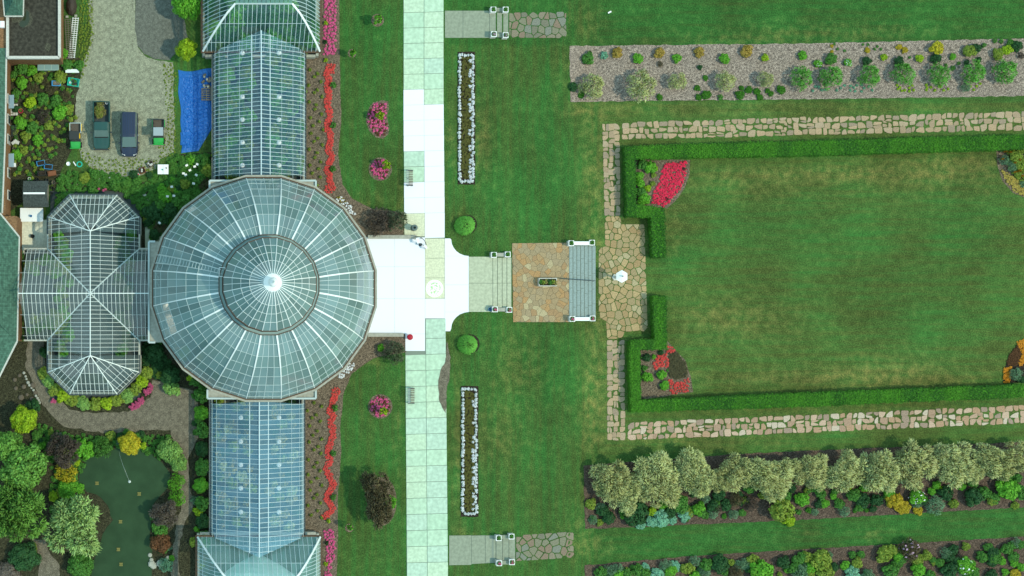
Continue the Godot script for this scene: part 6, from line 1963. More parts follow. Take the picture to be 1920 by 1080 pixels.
	bed_plants("in the far border", "plants in the far border", [
		[1127, 1075, 14, "g"], [1158, 1068, 13, "s"], [1175, 1070, 8, "v"], [1210, 1065, 11, "u"], [1232, 1078, 16, "u"], [1266, 1062, 12, "u"], [1290, 1066, 14, "v"], [1303, 1052, 12, "s"], [1325, 1060, 14, "g"], [1352, 1058, 19, "d"], [1305, 1080, 12, "b"], [1380, 1075, 16, "c"], [1397, 1058, 12, "s"], [1430, 1075, 26, "b"], [1412, 1050, 13, "v"], [1470, 1055, 15, "d"], [1505, 1045, 12, "g"], [1500, 1075, 18, "s"], [1542, 1050, 22, "v"], [1548, 1075, 20, "v"], [1599, 1040, 8, "g"], [1615, 1040, 8, "g"], [1585, 1060, 10, "b"], [1608, 1056, 12, "v"], [1600, 1078, 18, "u"], [1628, 1080, 14, "s"], [1660, 1040, 18, "v"], [1672, 1072, 18, "g"], [1686, 1058, 9, "g"], [1708, 1030, 24, "k"], [1690, 1046, 9, "a"], [1738, 1042, 12, "v"], [1724, 1068, 16, "b"], [1763, 1055, 10, "g"], [1775, 1038, 12, "s"], [1783, 1070, 18, "d"], [1745, 1080, 12, "g"], [1812, 1062, 20, "h"], [1795, 1042, 10, "x"], [1812, 1025, 10, "v"], [1843, 1045, 12, "g"], [1854, 1026, 10, "g"], [1868, 1040, 12, "g"], [1888, 1030, 12, "g"], [1902, 1044, 12, "g"], [1915, 1022, 10, "g"], [1880, 1052, 9, "b"], [1902, 1056, 9, "b"], [1916, 1064, 9, "b"], [1860, 1078, 12, "d"], [1905, 1078, 12, "a"]])
	bed_plants("in the red-flowered corner bed", "bushes in the corner beds", [[1206, 308, 12, "g"], [1220, 313, 14, "b"], [1200, 330, 9, "b"], [1201, 343, 10, "b"], [1215, 353, 8, "l"], [1203, 360, 11, "g"], [1208, 373, 13, "b"], [1229, 315, 6, "l"], [1226, 328, 6, "v"], [1224, 344, 6, "v"], [1282, 317, 4, "x"], [1251, 373, 4, "x"]])
	bed_plants("in the brown-patch corner bed", "bushes in the corner beds", [[1213, 671, 9, "d"], [1240, 661, 6, "d"], [1226, 669, 5, "b"], [1215, 707, 12, "b"], [1209, 690, 7, "g"], [1241, 703, 11, "b"], [1247, 723, 10, "b"], [1252, 695, 3, "t"]])
	bed_plants("in the orange-flowered corner bed", "bushes in the corner beds", [[1884, 300, 11, "s"], [1898, 312, 12, "s"], [1905, 293, 14, "v"], [1915, 310, 12, "v"], [1910, 328, 9, "v"], [1918, 345, 7, "s"]])
	bed_plants("in the dark brown corner bed", "bushes in the corner beds", [[1905, 702, 13, "s"], [1916, 712, 9, "d"]])
	for e in [[1895, 285], [1880, 298], [1902, 305], [1910, 300], [1912, 320], [1904, 322], [1886, 284], [1917, 330]]:
		plant("orange_bloom", "single orange flower head among the green plants of the corner bed", "flower", e[0], e[1], 2.2, 0.9, "small", M["petal orange"], "orange flower heads")
	rng.seed = 44
	var more := []
	for i in 16:
		var x := 1145.0 + i * 49 + rf(-10, 10)
		more.append([x, 903 - (x - 1145) * 0.05 + rf(-14, 14), rf(20, 27), "p", rf(2.0, 2.8)])
	for i in 70:
		var x := rf(1105, 1915)
		var line := 985 - (x - 1100) * 0.05
		more.append([x, line - rf(10, 62), rf(6, 13), ["g", "d", "b", "v", "d", "g", "s", "x", "g", "l"][i % 10]])
	bed_plants("among the underplanting of the tree bed", "plants in the tree bed", more)
	more = []
	for i in 70:
		var x := rf(1110, 1915)
		var line := 1064 - (x - 1100) * 0.068
		more.append([x, rf(line + 6, maxf(line + 20, 1078)), rf(6, 14), ["g", "d", "b", "v", "g", "s", "d"][i % 7]])
	bed_plants("among the underplanting of the far border", "plants in the far border", more)
	# specimens on the lawns
	for e in [[873, 422, 18.5, "beside the white slabs"], [878, 646, 18.5, "near the bare brown soil"]]:
		var pl := PackedVector2Array()
		for i in 20: pl.append(Vector2(e[0] + 3 + cos(TAU * i / 20) * e[2], e[1] - 1 + sin(TAU * i / 20) * e[2]))
		sheet("mulch_ring", "ring of dark mulch round the grass mound " + e[3], pl, 0.02, M["soil"])
		plant("grass_mound", "domed clump of bright ornamental grass " + e[3], "grass", e[0], e[1], e[2], 1.25, "mound", M["leaf grass"])
	var cc := plant("copper_conifer", "dark copper-brown conifer on the lawn beside the drive", "tree", 707, 938, 31, 4.0, "willow", M["leaf copper"], "", true)
	cc.get_node("crown").scale.z *= 1.7
	cc.get_node("crown").rotation.y = 0.15
	plant("bright_bush", "bright green bush growing against the copper conifer", "shrub", 732, 943, 15, 1.6, "dome", M["leaf bright"])
	plant("dusky_shrub", "large dusky purple-grey shrub beside the forecourt kerb", "shrub", 712, 415, 27, 1.7, "fine", M["leaf purple"])
	plant("dusky_shrub", "grey-green open shrub next to the round litter bin", "shrub", 744, 413, 22, 1.9, "fine", M["leaf sage"])
	plant("dusky_shrub", "dark grey-green shrub behind the red bin", "shrub", 740, 660, 24, 1.9, "fine", M["leaf sage"])
	plant("bright_bush", "small bright bush beside the dark shrub behind the red bin", "shrub", 714, 652, 8, 0.8, "dome", M["leaf bright"])

	# the pond garden
	var pond := [
		["spruce", "broad light-green conifer at the corner by the brick building", 42, 880, 52, 6.5, "tree", "leaf spruce", true], ["spruce", "tall feathery conifer beside the short gravel path", 28, 962, 56, 7.5, "willow", "leaf spruce", true], ["spruce", "dark conifer next to the yellow-green maple", 12, 838, 34, 5.5, "tree", "leaf spruce", true],
		["silver_willow", "silvery pale willow overhanging the pond", 143, 985, 60, 5.5, "willow", "leaf willow", true], ["maple_tree", "yellow-green maple near the rocky patch", 44, 788, 29, 3.6, "tree", "leaf lime", true], ["maple_tree", "bright yellow-green tree beside the pavilion with the ridge lantern", 350, 92, 24, 3.5, "tree", "leaf lime", true], ["maple_tree", "green tree above the asphalt patch", 352, 8, 32, 4.5, "tree", "leaf bright", true],
		["golden_tree", "golden small tree leaning over the pond beside the fountain", 243, 832, 24, 2.8, "tree", "leaf gold", true], ["purple_maple", "dark purple maple behind the golden grass", 118, 842, 32, 2.8, "willow", "leaf purple", true], ["purple_maple", "dusky purple maple beside the pond path", 306, 962, 25, 2.4, "willow", "leaf plum", true], ["brown_bush", "round rust-brown bush at the water's edge", 301, 1019, 22, 1.5, "cone", "leaf brown", false],
		["golden_grass", "spiky golden-yellow grass clump at the water's edge", 124, 888, 22, 1.3, "fine", "leaf gold", false], ["pond_bush", "round green bush below the golden grass", 125, 918, 20, 1.5, "tree", "leaf bright", false], ["pond_bush", "bright green bush between purple maple and pond", 155, 842, 22, 1.8, "dome", "leaf bright", false], ["pond_bush", "green reedy bush next to the golden tree", 190, 838, 22, 1.4, "fine", "leaf mid", false],
		["pond_bush", "tall light green bush above the pond corner", 318, 846, 27, 2.4, "tree", "leaf fresh", false], ["pond_bush", "light green bush overlapping the pond corner", 335, 868, 20, 2.2, "tree", "leaf fresh", false], ["pond_bush", "fresh green reeds along the pond path", 330, 905, 18, 1.4, "fine", "leaf bright", false], ["pond_bush", "second clump of fresh green reeds along the pond path", 333, 935, 17, 1.4, "fine", "leaf bright", false], ["pond_bush", "olive bush between purple maple and rust-brown bush", 300, 992, 18, 1.2, "dome", "leaf mid", false],
		["blue_bush", "blue-green dwarf conifer among pond rocks", 311, 1060, 15, 1.2, "fine", "leaf blue", false], ["pond_bush", "dense green bush below the silvery willow", 150, 1062, 30, 2.0, "tree", "leaf mid", false], ["pond_bush", "dark green bush beside the short gravel path", 45, 1045, 34, 1.8, "tree", "leaf dark", false], ["pond_bush", "dark shrub at the frame corner near the short path", 15, 1075, 26, 1.5, "tree", "leaf plum", false], ["pond_bush", "yellowish bush among dark shrubs near the short path", 60, 1030, 12, 1.0, "dome", "leaf olive", false],
		["pond_bush", "dark green bush between the maple and the rocky patch", 62, 762, 16, 1.4, "dome", "leaf dark", false], ["pond_bush", "green shrub at the dome's foot next to the gravel bend", 320, 705, 22, 1.6, "tree", "leaf dark", false], ["pond_bush", "pale green hydrangea at the gravel bend", 322, 728, 18, 1.3, "dome", "leaf fresh", false], ["pond_bush", "dark hedge-like shrub in the corner between two glasshouses", 290, 660, 20, 1.3, "tree", "leaf dark", false], ["pond_bush", "dark green shrub against the cross-shaped glasshouse wall", 84, 660, 13, 1.2, "dome", "leaf dark", false]]
	for i in 9:
		pond.append(["wall_shrub", "leafy green shrub in the row along the dry glasshouse wall", 380 + rf(-4, 4), 740 + i * 34, 17, 1.3, "tree" if i % 2 else "dome", ["leaf mid", "leaf bright", "leaf mid", "leaf dark"][i % 4], false, "shrubs along the dry glasshouse"])
	for i in 13:
		var an := PI * 0.08 + PI * 0.84 * i / 12.0
		pond.append(["round_end_shrub", "yellow-green shrub in the curved bed round the end of the cross-shaped glasshouse", 178 + cos(an) * 98, 680 + sin(an) * 78, 15, 0.9, "dome", ["leaf olive", "leaf lime", "leaf olive", "leaf fresh"][i % 4], false, "shrubs round the glasshouse end"])
	for e in pond: plant(e[0], e[1], "tree" if e[8] else "shrub", e[2], e[3], e[4], e[5], e[6], M[e[7]], e[9] if e.size() > 9 else "", e[8])
	for e in [[pv([240, 765, 258, 748, 268, 742, 270, 752, 255, 770]), "under the yellow-green shrubs, pond side"], [pv([268, 735, 280, 718, 288, 722, 282, 738, 272, 742]), "under the yellow-green shrubs, dome side"], [pv([94, 748, 104, 750, 104, 756, 96, 754]), "few, beside the gravel path bend"]]:
		tufts("pink_flowers", "pink flowers " + e[1], "flowers", e[0], 3.6, 2.6, 0.3, M["petal pink"])
	tufts("ivy_ground_cover", "dark leafy ground cover between the two glasshouses by the dome", "ground cover", pv([268, 640, 282, 640, 330, 690, 320, 712, 290, 712, 268, 690]), 6, 5, 0.0, M["leaf dark"])
	rng.seed = 61
	var fill := []
	for q in [[60, 790, 150, 872, 12], [200, 812, 320, 838, 9], [284, 935, 322, 1078, 9], [362, 650, 392, 1075, 16], [85, 860, 150, 935, 8], [290, 640, 380, 720, 9]]:
		for i in q[4]: fill.append([rf(q[0], q[2]), rf(q[1], q[3]), rf(6, 12), ["g", "b", "v", "d", "g", "l", "s"][(i + q[4]) % 7]])
	bed_plants("in the pond garden", "plants in the pond garden", fill)
	tufts("pond_ground_cover", "low leafy ground cover of the pond garden", "ground cover", wavy(pv([62, 790, 120, 812, 200, 818, 320, 812, 325, 850, 300, 860, 230, 836, 165, 856, 145, 900, 160, 925, 95, 960, 95, 870])), 8, 4.5, 0.0, M["leaf mid"])
	tufts("orange_bed_greens", "green and bronze foliage filling the orange-flowered corner bed", "foliage", pv([1888, 284, 1925, 282, 1925, 350, 1908, 335, 1890, 318]), 7, 4.5, 0.0, M["leaf olive"])
	tufts("sparse_grass", "sparse grass creeping over the edge of the gravel yard beside the tarpaulin", "grass", wavy(pv([306, 120, 330, 120, 330, 290, 300, 300, 296, 270, 312, 240])), 6, 1.8, 0.02, M["leaf olive"])
	tufts("sparse_grass", "sparse grass creeping over the gravel yard in front of the vehicles", "grass", wavy(pv([150, 280, 200, 300, 300, 296, 292, 322, 240, 338, 180, 326, 150, 300])), 6, 1.8, 0.02, M["leaf olive"])
	tufts("sparse_grass", "sparse grass along the gravel edge beside the trellis frames", "grass", wavy(pv([150, -20, 172, -20, 176, 60, 166, 110, 152, 150, 148, 110])), 5, 2.0, 0.02, M["leaf olive"])
	# the weedy yard and herb patch
	var yard := []
	for e in [[40, 128, 14, "g"], [60, 132, 12, "b"], [25, 140, 9, "g"], [40, 155, 13, "b"], [30, 175, 10, "g"], [72, 145, 12, "v"], [85, 155, 10, "c"], [112, 145, 14, "v"], [56, 192, 13, "l"], [80, 185, 14, "g"], [105, 188, 14, "g"], [122, 180, 12, "c"], [112, 210, 16, "b"], [82, 218, 14, "x"], [90, 235, 10, "v"], [38, 230, 14, "b"], [60, 240, 14, "g"], [48, 255, 12, "v"], [70, 262, 12, "b"], [30, 290, 11, "b"], [45, 282, 10, "v"], [95, 165, 12, "c"], [60, 165, 12, "c"], [125, 120, 12, "g"], [120, 100, 10, "b"], [148, 122, 12, "g"], [128, 205, 11, "v"], [30, 205, 8, "d"]]: yard.append(e)
	bed_plants("in the weedy bed", "plants in the weedy bed", yard)
	var herb := []
	rng.seed = 91
	for i in 60:
		var x := rf(112, 392); var y := rf(325, 425)
		if x > 90 and x < 272 and y > 358: continue
		if x > 300 and y < 350 and x < 322: continue
		if x > 310 and y > 400: continue
		herb.append([x, y, rf(7, 14), ["g", "g", "d", "b", "v", "g", "d"][i % 7]])
	for e in [[375, 300, 16, "g"], [388, 320, 14, "v"], [360, 300, 12, "b"], [345, 310, 12, "g"], [385, 345, 14, "c"], [370, 340, 12, "g"], [300, 385, 14, "g"], [320, 395, 16, "d"], [285, 400, 18, "d"], [300, 425, 14, "c"], [350, 375, 14, "g"], [290, 440, 12, "d"], [335, 410, 14, "d"], [360, 395, 12, "d"]]: herb.append(e)
	bed_plants("in the herb patch", "plants in the herb patch", herb)
	tufts("herb_ground_cover", "low green ground cover of the herb patch", "ground cover", wavy(pv([108, 325, 200, 322, 270, 345, 330, 292, 395, 290, 395, 360, 330, 420, 285, 450, 272, 410, 225, 355, 140, 360, 104, 400])), 6.5, 5, 0.0, M["leaf mid"])
	tufts("weed_ground_cover", "low weeds covering the ground by the brick wall", "ground cover", wavy(pv([20, 112, 140, 112, 145, 240, 100, 300, 60, 340, 20, 330])), 15, 4.5, 0.0, M["leaf olive"])
	tufts("weed_ground_cover", "fresh green weeds among the others by the brick wall", "ground cover", wavy(pv([20, 112, 140, 112, 145, 240, 100, 300, 60, 340, 20, 330])), 16, 4.5, 0.0, M["leaf mid"])
	tufts("rose_flowers", "few pink flowers at the round end of the cross-shaped glasshouse", "flowers", pv([178, 350, 200, 350, 200, 358, 176, 358]), 6.0, 2.2, 0.5, M["petal pink"])

func build_yard() -> void:
	mat("pot blue", lin(0.12, 0.28, 0.42), 0.4)
	mat("pot clay", lin(0.4, 0.16, 0.08), 0.8, "rough", 1.0)
	mat("pot red", lin(0.55, 0.06, 0.07), 0.5)
	mat("black plastic", lin(0.03, 0.035, 0.035), 0.6)
	mat("blue plastic", lin(0.05, 0.25, 0.5), 0.45)
	mat("teal plastic", lin(0.03, 0.45, 0.34), 0.45)
	mat("weathered wood", lin(0.32, 0.29, 0.23), 0.9, "rough", 1.2)
	# blue tarpaulin: wrinkled sheet over low heaps
	var f := FastNoiseLite.new()
	f.seed = 4
	f.frequency = 0.05
	var f2 := FastNoiseLite.new()
	f2.seed = 9
	f2.frequency = 0.16
	f2.fractal_type = FastNoiseLite.FRACTAL_RIDGED
	var nx := 40; var ny := 90
	var pts := []
	for j in ny + 1:
		var v := float(j) / ny
		var left := 334.0 + 9.0 * sin(v * 2.6) * v * (1.0 if v < 0.75 else 0.6) + (4.0 if v > 0.9 else 0.0) + 1.2 * sin(v * 17)
		var right := 398.0 if v < 0.72 else lerpf(398, 372, (v - 0.72) / 0.28)
		for i in nx + 1:
			var u := float(i) / nx
			var x := lerpf(left, right, u); var y := lerpf(131.0 + 3 * sin(u * 5), 287.0 - 4 * u, v)
			var e := minf(minf(u, 1 - u) * 6, minf(v, 1 - v) * 12)
			pts.append(G(x, y, 0.05 + minf(1.0, e) * (0.16 + 0.2 * absf(f.get_noise_2d(x, y)) + 0.16 * f2.get_noise_2d(x, y * 0.7))))
	var g := Geo.new()
	for j in ny:
		for i in nx:
			var k := j * (nx + 1) + i
			g.face([pts[k], pts[k + 1], pts[k + nx + 2]], Vector3.UP)
			g.face([pts[k], pts[k + nx + 2], pts[k + nx + 1]], Vector3.UP)
	solo("blue_tarpaulin", "crumpled bright blue tarpaulin spread beside the long glasshouse", "tarpaulin", g, M["tarp"], "", "", G(365, 205))
	# pallet with rubble on the tarpaulin
	var t := thing("wooden_pallet", "weathered slatted pallet lying on the blue tarpaulin", "pallet", G(387, 177, 0.42))
	for i in 6: bpart(t, "slat", Vector3(0, 0.09, -0.62 + 0.25 * i), Vector3(1.15, 0.03, 0.12), M["weathered wood"], 0.005)
	for x in [-0.5, 0, 0.5]: bpart(t, "runner", Vector3(x, 0, 0), Vector3(0.09, 0.088, 1.4), M["weathered wood"], 0)
	t = thing("rubble_heap", "heap of pale rubble beside the pallet on the tarpaulin", "rubble", G(387, 153, 0.3))
	rng.seed = 14
	for i in 22:
		g = Geo.new()
		var pr := []
		for k in 5: pr.append(Vector2(0.16 * sin(PI * (k + 0.1) / 4.2), 0.1 - 0.1 * cos(PI * k / 4.0)))
		g.lathe(pr, Vector3.ZERO, 6, false)
		var o := part(t, "stone", g.mesh(), M["weathered wood"] if i % 3 else M["beige stone"])
		o.position = Vector3(rf(-0.45, 0.45), rf(0, 0.15), rf(-0.75, 0.75))
		o.rotation = Vector3(rf(-0.4, 0.4), rf(0, 6), rf(-0.4, 0.4))
	# leaning white trellis frames
	for e in [[131, 74, 0.05, "weathered grey trellis frame leaning on its neighbour", "weathered wood"], [140, 72, -0.1, "white trellis frame stacked beside the flat-roofed building", "white paint"]]:
		t = thing("trellis_frame", e[3], "trellis", G(e[0], e[1], 0.05))
		t.rotation = Vector3(0, e[2], 0.25)
		for x in [-0.32, 0.0, 0.32]: bpart(t, "rail", Vector3(x, 0.3, 0), Vector3(0.06, 0.04, 4.6), M[e[4]], 0)
		for i in 19: bpart(t, "rung", Vector3(0, 0.342, -2.2 + 0.245 * i), Vector3(0.8, 0.035, 0.07), M[e[4]], 0)
	# dark tarp-covered heap
	t = thing("covered_heap", "brown tarpaulin-covered heap between flat roof and gravel yard", "heap", G(134, 12, 0.02))
	g = Geo.new()
	g.lathe([Vector2(0.75, 0), Vector2(0.7, 0.3), Vector2(0.45, 0.75), Vector2(0.15, 0.95), Vector2(0, 1.0)], Vector3.ZERO, 9, false)
	var cv := part(t, "cover", g.mesh(), mat("brown cover", lin(0.1, 0.08, 0.065), 0.6, "rough", 0.6))
	cv.scale = Vector3(0.85, 1, 1.5)
	for e in [[-0.5, 1.2], [0.5, 1.1], [0.6, -0.9]]: bpart(t, "weight_block", Vector3(e[0], 0, e[1]), Vector3(0.3, 0.2, 0.25), M["beige stone"], 0.02)
	# shed by the patio
	var at := G(71, 367, 0.0)
	t = thing("garden_shed", "dark grey shingled garden shed with a white ridge cap", "shed", at)
	bpart(t, "wall", Vector3(0, 0, 0), Vector3(2.5, 2.0, 2.5), mat("shed wall", lin(0.2, 0.2, 0.17), 0.8), 0)
	for s in [-1, 1]:
		g = Geo.new()
		g.face([Vector3(-1.4, 2.62, 0), Vector3(1.3, 2.62, 0), Vector3(1.42, 1.95, s * 1.45), Vector3(-1.4, 1.95, s * 1.45)], Vector3.UP)
		g.face([Vector3(-1.4, 2.52, 0), Vector3(1.3, 2.52, 0), Vector3(1.42, 1.85, s * 1.45), Vector3(-1.4, 1.85, s * 1.45)], Vector3.DOWN)
		part(t, "roof_slope", g.mesh(), mat("dark shingle", lin(0.1, 0.125, 0.12), 0.9, "shingle", 0.5))
	bpart(t, "ridge_cap", Vector3(-0.1, 2.63, 0), Vector3(2.4, 0.06, 0.2), M["white paint"], 0.01)
	# white table on the patio
	t = thing("white_table", "white tabletop on the patio edge with a blue can on it", "table", G(61, 404, 0.05))
	bpart(t, "tabletop", Vector3(0, 0.82, 0), Vector3(2.6, 0.06, 1.55), M["white paint"], 0.015)
	for e in [[-1.2, -0.68], [1.2, -0.68], [-1.2, 0.68], [1.2, 0.68]]: bpart(t, "leg", Vector3(e[0], 0, e[1]), Vector3(0.08, 0.82, 0.08), M["weathered wood"], 0)
	bucket(58, 405, 0.94, 0.13, 0.25, "blue plastic", "blue can standing on the white patio table")
	bucket(61, 443, 0.06, 0.22, 0.35, "black plastic", "dark round pot alone on the cream patio")
	# white crate table in the herb patch
	t = thing("white_table", "small white two-board table at the herb patch edge", "table", G(306, 319, 0.03))
	for s in [-1, 1]: bpart(t, "board", Vector3(s * 0.31, 0.7, 0), Vector3(0.6, 0.05, 1.1), M["white paint"], 0.01)
	for e in [[-0.5, -0.45], [0.5, -0.45], [-0.5, 0.45], [0.5, 0.45]]: bpart(t, "leg", Vector3(e[0], 0, e[1]), Vector3(0.07, 0.7, 0.07), M["weathered wood"], 0)
	bucket(305, 318, 0.79, 0.07, 0.16, "teal plastic", "tiny teal cup on the small white table")
	bucket(312, 315, 0.79, 0.07, 0.12, "pot clay", "tiny clay cup on the small white table")
	# crates and pots by the gravel
	for e in [[282, 308, 0.5, "crate of pale stones on the gravel edge", "weathered wood"], [267, 320, 0.4, "brown wooden crate with soil on the gravel edge", "pot clay"]]:
		t = thing("wooden_crate", e[3], "crate", G(e[0], e[1], 0.03))
		t.rotation.y = e[2]
		for q in [[0, -0.3, 0.66, 0.05], [0, 0.3, 0.66, 0.05], [-0.31, 0, 0.05, 0.55], [0.31, 0, 0.05, 0.55]]: bpart(t, "side", Vector3(q[0], 0, q[1]), Vector3(q[2], 0.35, q[3]), M[e[4]], 0)
		bpart(t, "fill", Vector3(0, 0, 0), Vector3(0.56, 0.25, 0.54), M["soil"], 0)
		for k in (5 if e[0] > 275 else 2):
			g = Geo.new()
			g.lathe([Vector2(0.11, 0), Vector2(0.13, 0.08), Vector2(0.08, 0.16), Vector2(0, 0.18)], Vector3.ZERO, 7, false)
			var o := part(t, "stone", g.mesh(), M["pale stone"])
			o.position = Vector3(rf(-0.18, 0.18), 0.25, rf(-0.18, 0.18))
	bucket(258, 328, 0.03, 0.22, 0.32, "white paint", "white bucket of red stuff beside the brown crate")
	g = Geo.new()
	g.lathe([Vector2(0.2, 0.0), Vector2(0.18, 0.1), Vector2(0, 0.13)], G(258, 328, 0.22), 10)
	solo("red_apples", "red heap filling the white bucket by the crate", "fruit", g, M["pot red"], "", "", G(258, 328, 0.22))
	# wheelbarrows, tubs and pots near the shed
	for e in [[78, 307, "blue plastic", 0.2], [92, 314, "blue plastic", -0.1], [80, 326, "black plastic", 0.1], [99, 326, "pot clay", 0.15]]:
		var lab := {"78": "blue wheelbarrow nearest the weeds", "92": "blue wheelbarrow beside the rust-red one", "80": "black wheelbarrow near the shed", "99": "rust-red wheelbarrow near the shed"}
		t = thing("wheelbarrow", lab[str(e[0])], "wheelbarrow", G(e[0], e[1], 0.02))
		t.rotation.y = e[3]
		g = Geo.new()
		loft(g, [[-0.28, [Vector2(-0.38, 0.35), Vector2(-0.5, 0.62), Vector2(0.45, 0.62), Vector2(0.3, 0.35)]], [0.28, [Vector2(-0.38, 0.35), Vector2(-0.5, 0.62), Vector2(0.45, 0.62), Vector2(0.3, 0.35)]]])
		part(t, "tray", g.mesh(), M[e[2]])
		bpart(t, "load", Vector3(0, 0.622, 0), Vector3(0.8, 0.06, 0.44), M["soil"] if e[2] != "pot clay" else M["pot clay"], 0.02)
		for s in [-0.2, 0.2]:
			g = Geo.new()
			g.tube([Vector3(-0.5, 0.2, s), Vector3(0.95, 0.5, s * 1.3)], 0.025, 0.025, 6)
			part(t, "handle", g.mesh(), M["weathered wood"])
			bpart(t, "leg", Vector3(0.3, 0, s), Vector3(0.04, 0.36, 0.04), M["dark metal"], 0)
		wheel(t, -0.55, 0, 0.18)
	bucket(55, 335, 0.02, 0.16, 0.3, "white paint", "white bucket in the shade above the shed, upper of two")
	bucket(50, 342, 0.02, 0.16, 0.3, "white paint", "white bucket in the shade above the shed, lower of two")
	bucket(100, 342, 0.02, 0.2, 0.35, "weathered wood", "pale round tub beside the black pots at the shed")
	for e in [[70, 336], [78, 340], [88, 338], [94, 345], [98, 352], [103, 356], [97, 362], [66, 340]]:
		bucket(e[0], e[1], 0.02, rf(0.13, 0.2), rf(0.2, 0.35), "black plastic", "black plastic plant pot in the cluster beside the shed", "black pots beside the shed")
	bucket(128, 307, 0.02, 0.22, 0.2, "white paint", "white ring-shaped pot on the grass near the coiled hose")
	t = thing("coiled_hose", "coil of teal garden hose on the grass", "hose", G(149, 308, 0.03))
	for k in 3:
		g = Geo.new()
		var cp := []
		for i in 19: cp.append(Vector3(cos(TAU * i / 18) * (0.24 + 0.04 * k), 0.03 + 0.03 * (k % 2), sin(TAU * i / 18) * (0.24 + 0.04 * k)))
		g.tube(cp, 0.03, 0.03, 6)
		part(t, "coil", g.mesh(), M["teal plastic"])
	g = Geo.new()
	g.box(Transform3D(Basis(Vector3.UP, 0.6), G(140, 307, 0.02)), Vector3(0.12, 0.08, 0.55), WHITE, 0.02)
	solo("white_pipe", "short white pipe next to the coiled hose", "pipe", g, M["white paint"], "", "", G(140, 307, 0.02))
	# teal tray, blue barrow, skylight-like frames, red pot by the wall
	t = thing("teal_tray", "teal plastic tray of pots at the edge of the gravel", "tray", G(138, 155, 0.05))
	t.rotation.y = -0.15
	for q in [[0, -0.42, 1.3, 0.06], [0, 0.42, 1.3, 0.06], [-0.62, 0, 0.06, 0.78], [0.62, 0, 0.06, 0.78]]: bpart(t, "side", Vector3(q[0], 0, q[1]), Vector3(q[2], 0.4, q[3]), M["teal plastic"], 0.01)
	bpart(t, "floor", Vector3.ZERO, Vector3(1.2, 0.1, 0.8), M["teal plastic"], 0)
	for e in [[-0.35, 0.1], [0.0, -0.1], [0.3, 0.12], [0.1, 0.2]]:
		g = Geo.new()
		g.lathe([Vector2(0.1, 0.1), Vector2(0.13, 0.35), Vector2(0.11, 0.35), Vector2(0.0, 0.3)], Vector3(e[0], 0, e[1]), 10)
		part(t, "pot", g.mesh(), M["black plastic"] if e[0] >= 0 else M["pale stone"])
	t = thing("wheelbarrow", "blue-rimmed wheelbarrow of soil in the weedy bed near the teal tray", "wheelbarrow", G(107, 158, 0.02))
	g = Geo.new()
	loft(g, [[-0.3, [Vector2(-0.4, 0.35), Vector2(-0.55, 0.62), Vector2(0.5, 0.62), Vector2(0.3, 0.35)]], [0.3, [Vector2(-0.4, 0.35), Vector2(-0.55, 0.62), Vector2(0.5, 0.62), Vector2(0.3, 0.35)]]])
	part(t, "tray", g.mesh(), M["blue plastic"])
	bpart(t, "load", Vector3(0, 0.622, 0), Vector3(0.8, 0.06, 0.44), M["dirt"], 0.02)
	for s in [-0.22, 0.22]:
		g = Geo.new()
		g.tube([Vector3(-0.5, 0.2, s), Vector3(1.05, 0.5, s * 1.2)], 0.025, 0.025, 6)
		part(t, "handle", g.mesh(), M["weathered wood"])
		bpart(t, "leg", Vector3(0.3, 0, s), Vector3(0.04, 0.36, 0.04), M["dark metal"], 0)
	wheel(t, -0.6, 0, 0.18)
	t = thing("cold_frame", "grey-green glazed cold frame against the brick wall under the flat roof", "cold frame", G(91, 126, 0.0))
	bpart(t, "box", Vector3(0, 0, 0), Vector3(2.4, 0.5, 0.9), mat("frame paint", lin(0.28, 0.4, 0.36), 0.6), 0.02)
	for x in [-0.8, 0.0, 0.8]: bpart(t, "pane", Vector3(x, 0.502, 0), Vector3(0.7, 0.02, 0.75), mat("frame glass", lin(0.2, 0.32, 0.32), 0.1, "", 1, 0, 0.5), 0)
	t = thing("plank_board", "pale weathered boards leaning by the brick wall", "board", G(27, 206, 0.02))
	for x in [-0.28, 0.0, 0.28]: bpart(t, "plank", Vector3(x, 0.1 + x * 0.2, 0), Vector3(0.26, 0.05, 1.3), M["pale stone"], 0.005)
	bpart(t, "support", Vector3(0, 0, 0.4), Vector3(0.8, 0.1, 0.1), M["weathered wood"], 0)
	bucket(39, 208, 0.02, 0.25, 0.35, "pot red", "red pot beside the pale boards at the brick wall")
	t = thing("wire_rack", "dark wire rack against the brick wall", "rack", G(28, 247, 0.02))
	for i in 6: bpart(t, "shelf_bar", Vector3(-0.25 + 0.1 * i, 0.9, 0), Vector3(0.03, 0.03, 1.2), M["dark metal"], 0)
	for e in [[-0.25, -0.57], [0.25, -0.57], [-0.25, 0.57], [0.25, 0.57]]: bpart(t, "post", Vector3(e[0], 0, e[1]), Vector3(0.04, 0.9, 0.04), M["dark metal"], 0)
	t = thing("junk_pile", "pile of cream planks and cloth against the brick wall", "junk", G(29, 267, 0.02))
	for e in [[0, 0, 0.2, 0.5], [0.1, 0.16, -0.3, 0.6], [-0.1, 0.3, 0.7, 0.4]]: bpart(t, "plank", Vector3(e[0], e[1], 0), Vector3(0.7, 0.14, 0.3 * e[3] + 0.2), M["pale stone"], 0.03, Basis(Vector3.UP, e[2]))
	bucket(26, 278, 0.02, 0.16, 0.3, "weathered wood", "grey tub under the pile of cream planks")
	t = thing("white_box", "white box with a dark handle by the brick wall", "box", G(26, 310, 0.02))
	bpart(t, "body", Vector3.ZERO, Vector3(0.5, 0.45, 0.45), M["white paint"], 0.03)
	bpart(t, "handle", Vector3(-0.02, 0.452, 0), Vector3(0.2, 0.03, 0.06), M["blue plastic"], 0)
	t = thing("metal_trough", "grey sheet-metal trough at the gravel edge beside the weeds", "trough", G(136, 134, 0.02))
